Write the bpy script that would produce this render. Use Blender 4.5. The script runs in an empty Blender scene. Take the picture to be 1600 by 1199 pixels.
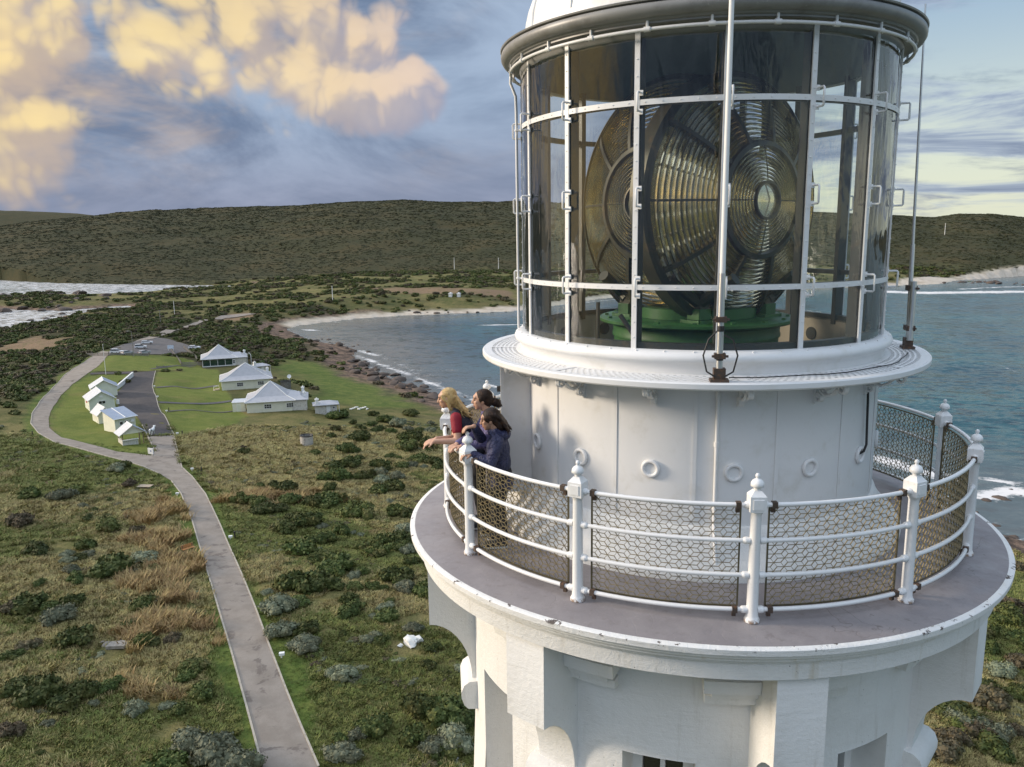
import bpy, bmesh, math, random
import numpy as np
from mathutils import Vector, Matrix
from math import sin, cos, pi, radians as R_

random.seed(7); rng = np.random.default_rng(7)
sc = bpy.context.scene
COL = sc.collection

# ------------------------------------------------------------------ camera
CD, CH, CYAW, CPITCH, CROLL, CF = 10.1112, 3.5026, -.225056, .183358, -.0136696, 1257.914
_cy, _sy, _cp, _sp = cos(CYAW), sin(CYAW), cos(CPITCH), sin(CPITCH)
FW = np.array([_sy*_cp, _cy*_cp, -_sp]); _rt = np.array([_cy, -_sy, 0]); _up = np.cross(_rt, FW)
RV = _rt*cos(CROLL) + _up*sin(CROLL); UV = -_rt*sin(CROLL) + _up*cos(CROLL)
CPOS = np.array([0, -CD, CH])
cam = bpy.data.objects.new('camera', bpy.data.cameras.new('camera')); COL.objects.link(cam)
cam.data.sensor_width = 36; cam.data.lens = 36*CF/1600; cam.data.clip_end = 20000; cam.data.clip_start = .1
cam.matrix_world = Matrix(((RV[0], UV[0], -FW[0], CPOS[0]), (RV[1], UV[1], -FW[1], CPOS[1]), (RV[2], UV[2], -FW[2], CPOS[2]), (0, 0, 0, 1)))
sc.camera = cam

def ray(u, v): return FW + RV*(u-800)/CF - UV*(v-599.5)/CF
def at_z(u, v, z):
    d = ray(u, v); t = (z-CPOS[2])/d[2]; return CPOS + d*t
def unit(a): a = np.asarray(a, float); return a/np.linalg.norm(a)

# ------------------------------------------------------------------ light
SUN_EL, SUN_AZ = R_(17), R_(-97)      # azimuth from +y towards +x: low in the west, left of the view
sun_dir = np.array([sin(SUN_AZ)*cos(SUN_EL), cos(SUN_AZ)*cos(SUN_EL), sin(SUN_EL)])
sl = bpy.data.lights.new('sun', 'SUN'); sl.energy = 2.2; sl.angle = R_(11); sl.color = (1.0, .85, .68)
so = bpy.data.objects.new('sun', sl); COL.objects.link(so)
so.rotation_euler = Vector(sun_dir).to_track_quat('Z', 'Y').to_euler()
sc.view_settings.view_transform = 'Standard'; sc.view_settings.look = 'None'
sc.view_settings.exposure = 0.72; sc.view_settings.gamma = 1.0; sc.view_settings.use_curve_mapping = False
sc.cycles.max_bounces = 10; sc.cycles.transparent_max_bounces = 24; sc.cycles.transmission_bounces = 10
sc.cycles.glossy_bounces = 5; sc.cycles.diffuse_bounces = 3
sc.cycles.caustics_reflective = False; sc.cycles.caustics_refractive = False
sc.cycles.sample_clamp_indirect = 6.0
sc.cycles.use_denoising = True

# node helpers
class NT:
    def __init__(s, tree): s.t = tree; s.n = tree.nodes; s.l = tree.links
    def node(s, typ, **kw):
        n = s.n.new(typ)
        for k, v in kw.items(): setattr(n, k, v)
        return n
    def put(s, sock, val):
        if isinstance(val, bpy.types.NodeSocket): s.l.new(val, sock)
        elif val is not None:
            if hasattr(sock, 'default_value'):
                dv = sock.default_value
                if hasattr(dv, '__len__'):
                    if not hasattr(val, '__len__'): val = [val]*len(dv)
                    if len(val) == 3 and len(dv) == 4: val = list(val)+[1]
                sock.default_value = val
    def math(s, op, a, b=None, c=None, clamp=False):
        n = s.node('ShaderNodeMath', operation=op, use_clamp=clamp); s.put(n.inputs[0], a)
        if b is not None: s.put(n.inputs[1], b)
        if c is not None: s.put(n.inputs[2], c)
        return n.outputs[0]
    def vmath(s, op, a, b=None):
        n = s.node('ShaderNodeVectorMath', operation=op); s.put(n.inputs[0], a)
        if b is not None:
            if op == 'SCALE': s.put(n.inputs[3], b)
            else: s.put(n.inputs[1], b)
        return n.outputs[1] if op in ('DOT_PRODUCT', 'DISTANCE', 'LENGTH') else n.outputs[0]
    def mix(s, f, a, b, mode='MIX'):
        n = s.node('ShaderNodeMix', data_type='RGBA', blend_type=mode); s.put(n.inputs[0], f); s.put(n.inputs[6], a); s.put(n.inputs[7], b)
        return n.outputs[2]
    def noise(s, vec, scale, detail=4, rough=.55, dist=0, lac=2.0):
        n = s.node('ShaderNodeTexNoise'); s.put(n.inputs['Vector'], vec); s.put(n.inputs['Scale'], scale)
        s.put(n.inputs['Detail'], detail); s.put(n.inputs['Roughness'], rough); s.put(n.inputs['Distortion'], dist)
        return n.outputs[0]
    def ramp(s, f, a, b, lo=0., hi=1., smooth=True):
        n = s.node('ShaderNodeMapRange', interpolation_type='SMOOTHSTEP' if smooth else 'LINEAR')
        s.put(n.inputs[0], f); s.put(n.inputs[1], a); s.put(n.inputs[2], b); s.put(n.inputs[3], lo); s.put(n.inputs[4], hi)
        return n.outputs[0]
    def scalev(s, vec, sv):
        return s.vmath('MULTIPLY', vec, sv)
    def attr(s, name):
        n = s.node('ShaderNodeAttribute', attribute_name=name); return n
    def sep(s, v):
        n = s.node('ShaderNodeSeparateXYZ'); s.put(n.inputs[0], v); return n.outputs

# ------------------------------------------------------------------ sky
SKY_STR = .1
w = bpy.data.worlds.new('World'); sc.world = w; w.use_nodes = True
nt = NT(w.node_tree); nt.n.clear()
def build_sky():
    K = .66/SKY_STR
    def c(r, g, b, k=1.0):      # sRGB bytes of the sky as seen -> scene value before the strength
        f = lambda x: ((x/255+.055)/1.055)**2.4 if x > 10 else x/255/12.92
        return (f(r)*K*k, f(g)*K*k, f(b)*K*k)
    tc = nt.node('ShaderNodeTexCoord').outputs['Generated']
    d = nt.vmath('NORMALIZE', tc)
    sx, sy_, sz = nt.sep(d)
    up_ = nt.math('MAXIMUM', sz, 0.0)
    sky = nt.node('ShaderNodeTexSky', sky_type='NISHITA', sun_disc=False, sun_elevation=SUN_EL, sun_rotation=SUN_AZ, altitude=60, air_density=1.1, dust_density=1.6, ozone_density=1.6)
    # azimuth towards the sun (0..1), used for how warm the clouds are
    hs = unit([sun_dir[0], sun_dir[1]+.35, 0])
    toward = nt.vmath('DOT_PRODUCT', d, tuple(hs))
    # clear part of the sky: Nishita washed by high thin cloud, paler and yellower at the horizon
    clear = nt.mix(.80, sky.outputs[0], nt.mix(nt.ramp(up_, .0, .30), c(230, 234, 212), c(146, 176, 206)))
    # cloud deck coordinates: flat layer seen in perspective
    den = nt.math('ADD', up_, .16)
    px = nt.math('DIVIDE', sx, den); py = nt.math('DIVIDE', sy_, den)
    cv = nt.node('ShaderNodeCombineXYZ'); nt.put(cv.inputs[0], px); nt.put(cv.inputs[1], py)
    P = cv.outputs[0]
    lo = nt.noise(nt.scalev(P, (.9, 1.0, 1)), .75, 3, .5)
    n1 = nt.noise(nt.scalev(P, (1.0, 1.5, 1)), 1.9, 8, .6, .35)
    n2 = nt.noise(nt.scalev(d, (1, 1, 2.2)), 7.0, 7, .6, .5)
    # coverage: the bank of cloud lies over the west and north, opening towards the east
    east = nt.vmath('DOT_PRODUCT', d, tuple(unit([1.0, .25, 0])))
    cover = nt.ramp(east, -.05, .62, .66, .0)
    dens = nt.math('ADD', nt.math('MULTIPLY', n1, .62), nt.math('MULTIPLY', n2, .30))
    dens = nt.math('ADD', dens, nt.math('MULTIPLY', lo, .22))
    dens = nt.math('ADD', dens, nt.math('MULTIPLY', cover, .55))
    m_deck = nt.ramp(dens, .60, .78)
    # colours in the deck
    shade = nt.noise(nt.vmath('ADD', nt.scalev(d, (1.0, 1.0, 2.6)), (.3, .1, .7)), 3.0, 6, .6, .6)
    slate = nt.mix(nt.ramp(shade, .36, .64), c(104, 122, 150), c(160, 178, 202))
    slate = nt.mix(nt.ramp(up_, .0, .17), nt.mix(nt.ramp(shade, .3, .7), c(114, 126, 150), c(150, 156, 178)), slate)
    warmn = nt.ramp(nt.noise(nt.scalev(d, (1.2, 1.2, 3)), 4.2, 5, .6, .3), .44, .72)
    warm = nt.math('MULTIPLY', warmn, nt.ramp(toward, .25, .98))
    warm = nt.math('MULTIPLY', warm, nt.ramp(up_, .03, .12))
    deck = nt.mix(nt.math('MULTIPLY', warm, .75), slate, c(214, 190, 168))
    # cloud around the low sun glows
    glow = nt.vmath('DOT_PRODUCT', d, tuple(unit(sun_dir*np.array([1, 1, .6]))))
    gl = nt.math('MULTIPLY', nt.ramp(glow, .78, .99), nt.ramp(nt.noise(nt.scalev(d, (1.6, 1.6, 3.2)), 3.2, 6, .6, .4), .30, .62, .25, 1))
    deck = nt.mix(gl, deck, c(255, 222, 158, 1.3))
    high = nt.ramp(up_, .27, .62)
    deck = nt.mix(nt.math('MULTIPLY', high, .85), deck, c(214, 222, 236, 1.95))    # cloud overhead, out of view, brightened to raise the ambient light
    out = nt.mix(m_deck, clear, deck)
    # heaped clouds catching the low sun
    puffs = [(30, 90, .075), (85, 80, .045), (60, 185, .05), (10, 200, .07), (265, 65, .07), (320, 100, .05), (225, 85, .04), (420, 95, .07), (480, 25, .07),
             (450, 120, .06), (570, 60, .045), (540, 145, .05), (615, 140, .045), (385, 60, .05), (330, 125, .04), (-90, 150, .12), (-200, 90, .14), (-330, 190, .1)]
    S_ = (1, 1, 1.15)
    def heap(dv, fine=True):
        s = None
        for u, v, r in puffs:
            q = nt.vmath('DISTANCE', nt.scalev(dv, S_), tuple(unit(ray(u, v))*np.array(S_)))
            b = nt.ramp(q, 0.0, r*1.7, 1, 0, smooth=False); s = b if s is None else nt.math('MAXIMUM', s, b)
        wv = nt.vmath('ADD', dv, nt.vmath('SCALE', nt.vmath('SUBTRACT', nt_col(dv, 6.0), (.5, .5, .5)), .06))
        bl = None
        for f_, am in ((6.5, .56), (14., .30), (31., .15), (70., .09)) if fine else ((6.5, .56), (14., .30), (31., .10)):
            n_ = nt.math('MULTIPLY', nt.math('ABSOLUTE', nt.math('SUBTRACT', nt.noise(nt.vmath('ADD', wv, (f_*.13, .7, f_*.05)), f_, 0, .5), .5)), am*4.2); bl = n_ if bl is None else nt.math('ADD', bl, n_)
        lowf = nt.math('MULTIPLY', nt.math('SUBTRACT', nt.noise(dv, 7., 2, .5), .5), .62)
        return s, nt.math('ADD', nt.math('ADD', s, lowf), nt.math('MULTIPLY', nt.math('SUBTRACT', bl, .52), .66))
    def nt_col(vec, sc_):
        n_ = nt.node('ShaderNodeTexNoise'); nt.put(n_.inputs['Vector'], vec); n_.inputs['Scale'].default_value = sc_; n_.inputs['Detail'].default_value = 3
        return n_.outputs['Color']
    s, pd = heap(d); toL = unit(-RV*.6+UV*.8)*.019
    _, pl_ = heap(nt.vmath('ADD', d, tuple(toL)), False)
    pm = nt.math('MULTIPLY', nt.ramp(pd, .30, .66), nt.ramp(s, .05, .30))
    lit = nt.ramp(nt.math('SUBTRACT', pd, pl_), -.09, .24)
    lit = nt.math('ADD', nt.math('MULTIPLY', lit, .78), nt.math('MULTIPLY', nt.ramp(pd, .5, 1.1), .22))
    vwest = nt.vmath('DOT_PRODUCT', d, tuple(unit(ray(-150, 120))))
    wgold = nt.ramp(vwest, .86, .985)
    puffc = nt.mix(lit, nt.mix(wgold, c(160, 158, 174), c(190, 172, 158)), nt.mix(wgold, c(238, 210, 184), c(254, 226, 160, 1.03)))
    out = nt.mix(nt.math('MULTIPLY', pm, .80), out, puffc)
    # low streaks of cloud in the open sky to the east
    stv = nt.scalev(d, (1, 1, 5.5))
    st = nt.noise(stv, 4.6, 7, .58, .5)
    stm = nt.math('MULTIPLY', nt.ramp(st, .50, .62), nt.ramp(east, .15, .5))
    stm = nt.math('MULTIPLY', stm, nt.ramp(up_, .62, .3))
    out = nt.mix(nt.math('MULTIPLY', stm, .85), out, nt.mix(nt.ramp(st, .54, .72), c(168, 182, 202), c(96, 114, 152)))
    # below the horizon: sea haze
    out = nt.mix(nt.ramp(sz, -.02, -.12), out, c(96, 108, 122))
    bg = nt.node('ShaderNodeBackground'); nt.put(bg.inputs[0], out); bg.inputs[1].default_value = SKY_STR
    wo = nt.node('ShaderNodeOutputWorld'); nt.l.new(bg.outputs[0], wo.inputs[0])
build_sky()

# ------------------------------------------------------------------ object helpers
def tag(o, label=None, cat=None, group=None, kind=None):
    if label: o['label'] = label
    if cat: o['category'] = cat
    if group: o['group'] = group
    if kind: o['kind'] = kind
    return o
def empty(name, loc=(0, 0, 0), rz=0.0):
    o = bpy.data.objects.new(name, None); COL.objects.link(o); o.location = loc; o.rotation_euler = (0, 0, rz); o.empty_display_size = .2
    return o
class MB:
    """collects simple shapes and links them as one mesh object"""
    def __init__(s): s.v = []; s.f = []; s.m = []
    def add(s, vs, fs, mi=0):
        k = len(s.v); s.v.extend([tuple(map(float, p)) for p in vs]); s.f.extend([tuple(i+k for i in f) for f in fs]); s.m.extend([mi]*len(fs))
    def box(s, c, size, rz=0, mi=0, M=None):
        hx, hy, hz = size[0]/2, size[1]/2, size[2]/2; vs = []
        for x, y, z in ((-hx, -hy, -hz), (hx, -hy, -hz), (hx, hy, -hz), (-hx, hy, -hz), (-hx, -hy, hz), (hx, -hy, hz), (hx, hy, hz), (-hx, hy, hz)):
            if M is not None: p = M @ Vector((x, y, z))
            else: p = Vector((x*cos(rz)-y*sin(rz), x*sin(rz)+y*cos(rz), z))
            vs.append((p[0]+c[0], p[1]+c[1], p[2]+c[2]))
        s.add(vs, [(0, 3, 2, 1), (4, 5, 6, 7), (0, 1, 5, 4), (1, 2, 6, 5), (2, 3, 7, 6), (3, 0, 4, 7)], mi)
    def tube(s, pts, r, n=8, mi=0, closed=False, caps=True):
        pts = [Vector(p) for p in pts]; N = len(pts); rs = r if hasattr(r, '__len__') else [r]*N; vs = []; up = None
        for i, p in enumerate(pts):
            a = pts[(i-1) % N] if (i > 0 or closed) else pts[i]; b = pts[(i+1) % N] if (i < N-1 or closed) else pts[i]
            t = (b-a).normalized()
            if up is None:
                up = Vector((0, 0, 1)) if abs(t.z) < .9 else Vector((1, 0, 0))
            x = (up - t*up.dot(t)); x = x.normalized() if x.length > 1e-6 else t.orthogonal().normalized(); y = t.cross(x); up = x
            for k in range(n):
                q = p + (x*cos(2*pi*k/n)+y*sin(2*pi*k/n))*rs[i]; vs.append(q)
        fs = []
        for i in range(N if closed else N-1):
            j = (i+1) % N
            for k in range(n): fs.append((i*n+k, i*n+(k+1) % n, j*n+(k+1) % n, j*n+k))
        if caps and not closed: fs += [tuple(range(n-1, -1, -1)), tuple((N-1)*n+k for k in range(n))]
        s.add(vs, fs, mi)
    def lathe(s, prof, n=96, a0=0., a1=2*pi, mi=0, closed_prof=False):
        """prof: (r, z) list turned about z; angle a: x = r sin a, y = -r cos a"""
        full = abs((a1-a0)-2*pi) < 1e-6; cols = n if full else n+1; m = len(prof); vs = []
        for i in range(cols):
            a = a0+(a1-a0)*i/n
            for r, z in prof: vs.append((r*sin(a), -r*cos(a), z))
        fs = []
        for i in range(n):
            j = (i+1) % cols
            for k in range(m if closed_prof else m-1):
                l = (k+1) % m; fs.append((i*m+k, j*m+k, j*m+l, i*m+l))
        if closed_prof and not full: fs += [tuple(range(m)), tuple((cols-1)*m+k for k in range(m-1, -1, -1))]
        s.add(vs, fs, mi)
    def ball(s, c, r, nu=10, nv=6, sz=1., mi=0, half=False):
        vs = []; fs = []
        for j in range(nv+1):
            t = pi*j/nv*(.5 if half else 1)
            for i in range(nu):
                a = 2*pi*i/nu; vs.append((c[0]+r*sin(t)*cos(a), c[1]+r*sin(t)*sin(a), c[2]+r*sz*cos(t)))
        for j in range(nv):
            for i in range(nu): fs.append((j*nu+i, (j+1)*nu+i, (j+1)*nu+(i+1) % nu, j*nu+(i+1) % nu))
        s.add(vs, fs, mi)
    def prism(s, poly, h0, h1, mi=0, M=None):
        """poly (x,y) extruded in z from h0 to h1, then moved by M"""
        n = len(poly); vs = [(x, y, h0) for x, y in poly]+[(x, y, h1) for x, y in poly]
        if M is not None: vs = [tuple(M @ Vector(p)) for p in vs]
        s.add(vs, [tuple(range(n-1, -1, -1)), tuple(range(n, 2*n))]+[(i, (i+1) % n, n+(i+1) % n, n+i) for i in range(n)], mi)
    def mesh(s, name, smooth=None):
        me = bpy.data.meshes.new(name); me.from_pydata(s.v, [], s.f)
        if any(s.m): me.polygons.foreach_set('material_index', s.m)
        bm = bmesh.new(); bm.from_mesh(me); bmesh.ops.recalc_face_normals(bm, faces=bm.faces) if len(bm.faces) < 60000 else None; bm.to_mesh(me); bm.free()
        if smooth is not None:
            me.shade_smooth()
            if smooth > 0: me.set_sharp_from_angle(angle=R_(smooth))
        me.update(); return me
    def build(s, name, mats, parent=None, smooth=None, loc=None):
        me = s.mesh(name, smooth)
        for m in (mats if isinstance(mats, (list, tuple)) else [mats]): me.materials.append(m)
        return link(name, me, parent, loc)
def link(name, me, parent=None, loc=None, rz=None):
    o = bpy.data.objects.new(name, me); COL.objects.link(o)
    if parent is not None: o.parent = parent
    if loc is not None: o.location = loc
    if rz is not None: o.rotation_euler = (0, 0, rz)
    return o
def copy_tree(o, parent=None):
    c = o.copy(); COL.objects.link(c); c.parent = parent
    for ch in list(o.children): copy_tree(ch, c)
    return c
def P3(R, a, z): return (R*sin(a), -R*cos(a), z)       # a in radians about the tower axis, 0 towards the camera
def arc(R, a0, a1, z, n): return [P3(R, a0+(a1-a0)*i/n, z) for i in range(n+1)]

# ------------------------------------------------------------------ materials
def mat(name, col, rough=.6, metal=0., bump=None, var=None, spec=.5, coord='Object'):
    """bump: (scale, strength, distance); var: (scale, colour2, lo, hi)"""
    m = bpy.data.materials.new(name); m.use_nodes = True; t = NT(m.node_tree); b = t.n['Principled BSDF']
    b.inputs['Roughness'].default_value = rough; b.inputs['Metallic'].default_value = metal; b.inputs['Specular IOR Level'].default_value = spec
    tc = t.node('ShaderNodeTexCoord').outputs[coord]; c = (*col, 1)
    if var:
        vs = var if isinstance(var, list) else [var]
        for sc_, c2, lo, hi in vs:
            c = t.mix(t.ramp(t.noise(tc, sc_, 6, .65, .2), lo, hi), c, c2)
    t.put(b.inputs['Base Color'], c)
    if bump:
        bs = bump if isinstance(bump, list) else [bump]; prev = None
        for sc_, st, di in bs:
            bn = t.node('ShaderNodeBump'); bn.inputs['Strength'].default_value = st; bn.inputs['Distance'].default_value = di
            t.put(bn.inputs['Height'], t.noise(tc, sc_, 5, .6)); 
            if prev is not None: t.l.new(prev, bn.inputs['Normal'])
            prev = bn.outputs[0]
        t.l.new(prev, b.inputs['Normal'])
    return m
M = {}
M['white_iron'] = mat('white_iron_paint', (.78, .78, .77), .42, bump=[(9, .10, .02), (60, .08, .004)], var=[(3.5, (.68, .67, .63), .50, .78), (24, (.52, .46, .37), .72, .84), (70, (.34, .20, .10), .755, .80)])
def railmat():
    m = mat('white_rail_paint', (.80, .80, .79), .36, bump=(70, .12, .004), var=[(30, (.72, .70, .66), .55, .75), (14, (.42, .28, .16), .74, .82)]); t = NT(m.node_tree); b = t.n['Principled BSDF']
    tc = t.node('ShaderNodeTexCoord').outputs['Object']; z = t.sep(tc)[2]; src = b.inputs['Base Color'].links[0].from_socket
    k = t.math('MULTIPLY', t.ramp(z, .085, .05), t.ramp(t.noise(tc, 26, 4, .6), .46, .56)); t.put(b.inputs['Base Color'], t.mix(t.math('MULTIPLY', k, .85), src, (.22, .12, .055, 1)))
    return m
M['white_rail'] = railmat()
M['dark_frame'] = mat('dark_bronze_frame', (.045, .045, .042), .45, bump=(30, .1, .004), var=(8, (.10, .075, .05), .5, .8))
M['inner_paint'] = mat('interior_ceiling_paint', (.16, .22, .21), .45, bump=(5, .1, .01), var=(2, (.11, .155, .155), .4, .7))
M['beige'] = mat('beige_inner_wall', (.55, .47, .36), .6, var=(6, (.42, .36, .28), .45, .8))
M['black'] = mat('black_rubber', (.02, .02, .02), .6)
M['cast_green'] = mat('green_cast_iron', (.045, .14, .035), .42, bump=(25, .12, .005), var=(5, (.03, .09, .025), .4, .75))
M['brass'] = mat('weathered_brass', (.20, .17, .10), .38, metal=.75, var=(10, (.10, .09, .065), .4, .7))
M['brass_wire'] = mat('dull_brass_wire', (.27, .215, .11), .5, metal=.15, var=(16, (.17, .14, .085), .4, .7))
M['wood_dark'] = mat('dark_floor_boards', (.11, .07, .05), .6, var=(12, (.05, .035, .03), .4, .7))
M['alu'] = mat('brushed_aluminium', (.62, .62, .60), .32, metal=.8, bump=(80, .05, .002))
M['steel_dark'] = mat('rusty_clamp', (.09, .065, .05), .6, metal=.3, var=(30, (.20, .10, .05), .5, .7))

def stucco():
    m = bpy.data.materials.new('white_stucco'); m.use_nodes = True; t = NT(m.node_tree); b = t.n['Principled BSDF']
    tc = t.node('ShaderNodeTexCoord').outputs['Object']
    c = t.mix(t.ramp(t.noise(tc, 1.7, 6, .65), .45, .8), (.78, .775, .75, 1), (.70, .69, .66, 1))
    drip = t.noise(t.scalev(tc, (7, 7, .55)), 1.0, 6, .7)
    c = t.mix(t.math('MULTIPLY', t.ramp(drip, .56, .80), .65), c, (.52, .49, .43, 1))
    sp = t.noise(tc, 34, 3, .6); c = t.mix(t.math('MULTIPLY', t.ramp(sp, .70, .73), t.ramp(t.noise(tc, 2.6, 3, .5), .50, .62)), c, (.10, .095, .09, 1))
    t.put(b.inputs['Base Color'], c); b.inputs['Roughness'].default_value = .72
    rows = t.noise(t.scalev(tc, (2.0, 2.0, 26)), 1.0, 3, .5)
    h = t.math('ADD', t.math('MULTIPLY', t.noise(tc, 16, 6, .65), .6), t.math('MULTIPLY', rows, .22))
    h = t.math('ADD', h, t.math('MULTIPLY', t.noise(tc, 75, 4, .6), .3))
    bn = t.node('ShaderNodeBump'); bn.inputs['Strength'].default_value = .55; bn.inputs['Distance'].default_value = .03
    t.put(bn.inputs['Height'], h); t.l.new(bn.outputs[0], b.inputs['Normal'])
    return m
M['stucco'] = stucco()
def lipmat():
    m = stucco(); m.name = 'chipped_cornice_stucco'; t = NT(m.node_tree); b = t.n['Principled BSDF']; tc = t.node('ShaderNodeTexCoord').outputs['Object']; z = t.sep(tc)[2]; src = b.inputs['Base Color'].links[0].from_socket
    k = t.math('MULTIPLY', t.ramp(z, -.035, -.008), t.ramp(t.noise(tc, 7, 6, .7), .585, .61)); c = t.mix(k, src, (.10, .08, .07, 1))
    k2 = t.math('MULTIPLY', t.ramp(t.noise(t.scalev(tc, (5, 5, .4)), 1., 4, .6), .60, .74), .6); c = t.mix(k2, c, (.56, .50, .38, 1))
    t.put(b.inputs['Base Color'], c); return m
M['lip'] = lipmat()
def deckmat():
    m = bpy.data.materials.new('worn_deck_membrane'); m.use_nodes = True; t = NT(m.node_tree); b = t.n['Principled BSDF']
    tc = t.node('ShaderNodeTexCoord').outputs['Object']
    c = t.mix(t.ramp(t.noise(tc, 1.4, 7, .65), .35, .68), (.225, .205, .21, 1), (.29, .265, .265, 1))
    c = t.mix(t.math('MULTIPLY', t.ramp(t.noise(tc, 9, 6, .7), .52, .75), .6), c, (.17, .145, .14, 1))
    c = t.mix(t.math('MULTIPLY', t.ramp(t.noise(tc, 60, 3, .6), .6, .75), .5), c, (.38, .34, .33, 1))
    # wandering cracks: thin iso-lines of a smooth noise
    cr = t.math('ABSOLUTE', t.math('SUBTRACT', t.noise(tc, 1.1, 4, .55, .4), .5))
    crm = t.ramp(t.noise(tc, .9, 3, .5), .50, .62); c = t.mix(t.math('MULTIPLY', t.math('MULTIPLY', t.ramp(cr, .0, .0045, 1, 0), crm), .6), c, (.10, .08, .075, 1))
    t.put(b.inputs['Base Color'], c); t.put(b.inputs['Roughness'], t.ramp(t.noise(tc, 5, 4, .6), .3, .7, .42, .68))
    bn = t.node('ShaderNodeBump'); bn.inputs['Strength'].default_value = .3; bn.inputs['Distance'].default_value = .01
    t.put(bn.inputs['Height'], t.math('ADD', t.noise(tc, 7, 6, .65), t.math('MULTIPLY', t.ramp(cr, 0, .01), .3))); t.l.new(bn.outputs[0], b.inputs['Normal'])
    return m
M['deck'] = deckmat()
def glassmat(name, tint, wave):
    m = bpy.data.materials.new(name); m.use_nodes = True; t = NT(m.node_tree); t.n.clear()
    tc = t.node('ShaderNodeTexCoord').outputs['Object']
    bn = t.node('ShaderNodeBump'); bn.inputs['Strength'].default_value = wave; bn.inputs['Distance'].default_value = .05
    t.put(bn.inputs['Height'], t.noise(t.scalev(tc, (2.6, 2.6, .7)), 1.6, 3, .5, .6))
    gl = t.node('ShaderNodeBsdfGlossy'); gl.inputs['Roughness'].default_value = .015; gl.inputs[0].default_value = (.95, .97, 1, 1); t.l.new(bn.outputs[0], gl.inputs['Normal'])
    tr = t.node('ShaderNodeBsdfTransparent'); tr.inputs[0].default_value = (*tint, 1)
    geo = t.node('ShaderNodeNewGeometry'); cs = t.math('ABSOLUTE', t.vmath('DOT_PRODUCT', geo.outputs['Incoming'], bn.outputs[0])); fr = t.math('ADD', t.math('MULTIPLY', t.math('POWER', t.math('SUBTRACT', 1.0, cs, clamp=True), 4.0), .90), .055)
    mx = t.node('ShaderNodeMixShader'); t.put(mx.inputs[0], fr); t.l.new(tr.outputs[0], mx.inputs[1]); t.l.new(gl.outputs[0], mx.inputs[2])
    o = t.node('ShaderNodeOutputMaterial'); t.l.new(mx.outputs[0], o.inputs[0])
    return m
M['pane'] = glassmat('lantern_glass', (.93, .955, .945), .35)
def prismmat():
    m = bpy.data.materials.new('prism_glass'); m.use_nodes = True; t = NT(m.node_tree); b = t.n['Principled BSDF']
    b.inputs['Base Color'].default_value = (.99, .97, .86, 1); b.inputs['Transmission Weight'].default_value = 1; b.inputs['Roughness'].default_value = .03; b.inputs['IOR'].default_value = 1.52
    tr = t.node('ShaderNodeBsdfTransparent'); tr.inputs[0].default_value = (.985, .97, .88, 1); gl = t.node('ShaderNodeBsdfGlossy'); gl.inputs[0].default_value = (1, .91, .64, 1); gl.inputs['Roughness'].default_value = .07
    m1 = t.node('ShaderNodeMixShader'); m1.inputs[0].default_value = .42; t.l.new(tr.outputs[0], m1.inputs[1]); t.l.new(b.outputs[0], m1.inputs[2])
    m2 = t.node('ShaderNodeMixShader'); m2.inputs[0].default_value = .45; t.l.new(m1.outputs[0], m2.inputs[1]); t.l.new(gl.outputs[0], m2.inputs[2]); t.l.new(m2.outputs[0], t.n['Material Output'].inputs[0])
    return m
M['prism'] = prismmat()
# ------------------------------------------------------------------ land: coast, height, masks
SEA = -50.0
def sea_pts(L): return [tuple(at_z(u, v, SEA)[:2]) for u, v in L]
north_bay = [(470, 509), (500, 505), (560, 498), (640, 493), (720, 490), (800, 487), (870, 478), (940, 467), (1030, 460), (1130, 456), (1300, 450), (1390, 447), (1470, 444), (1500, 438), (1545, 435), (1600, 431), (1700, 427), (1850, 424)]
south_bay = [(1950, 960), (1700, 890), (1600, 846), (1557, 832), (1500, 800), (1430, 770), (1340, 755), (1250, 752), (1150, 748), (1060, 735), (960, 705), (870, 680), (790, 655), (740, 637), (690, 619), (650, 606), (610, 592), (580, 577), (563, 566), (552, 556), (560, 548), (540, 541), (500, 535), (478, 529), (458, 520), (448, 515)]
west_up = [(405, 447), (300, 446), (200, 445), (100, 443), (0, 438), (-150, 433)]
west_low = [(-300, 640), (-90, 540), (-30, 520), (0, 516), (40, 511), (80, 502), (100, 494), (150, 489), (205, 481), (200, 478), (160, 481), (120, 484), (60, 486), (0, 483), (-60, 481), (-62, 468), (0, 466), (60, 463), (100, 459), (125, 463), (180, 462), (250, 457), (330, 452)]
_wu = sea_pts(west_up); _wl = sea_pts(west_low)
LAND = np.array(sea_pts(south_bay) + sea_pts(north_bay) + [(3000, 2500), (6000, 9000), (-9000, 9000), (-9000, 3000), (-2500, 1250)] + _wu[::-1][0:] + _wl[::-1] + [(-420, 60), (-300, -60), (-150, -140), (-20, -110), (55, -60), (85, 20)])

def pip(px, py, poly):
    poly = np.asarray(poly, float); inside = np.zeros(px.shape, bool); n = len(poly); j = n-1
    for i in range(n):
        xi, yi = poly[i]; xj, yj = poly[j]
        if yi != yj:
            c = ((yi > py) != (yj > py)) & (px < (xj-xi)*(py-yi)/(yj-yi)+xi); inside ^= c
        j = i
    return inside
def pdist(px, py, poly, closed=True):
    poly = np.asarray(poly, float); d2 = np.full(px.shape, 1e18); n = len(poly)
    for i in range(n if closed else n-1):
        ax, ay = poly[i]; bx, by = poly[(i+1) % n]; dx, dy = bx-ax, by-ay; L = dx*dx+dy*dy+1e-9
        t = np.clip(((px-ax)*dx+(py-ay)*dy)/L, 0, 1); e = (px-ax-t*dx)**2+(py-ay-t*dy)**2
        np.minimum(d2, e, out=d2)
    return np.sqrt(d2)
def sstep(x, a, b): t = np.clip((x-a)/(b-a), 0, 1); return t*t*(3-2*t)
_perm = rng.random((256, 256))
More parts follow.
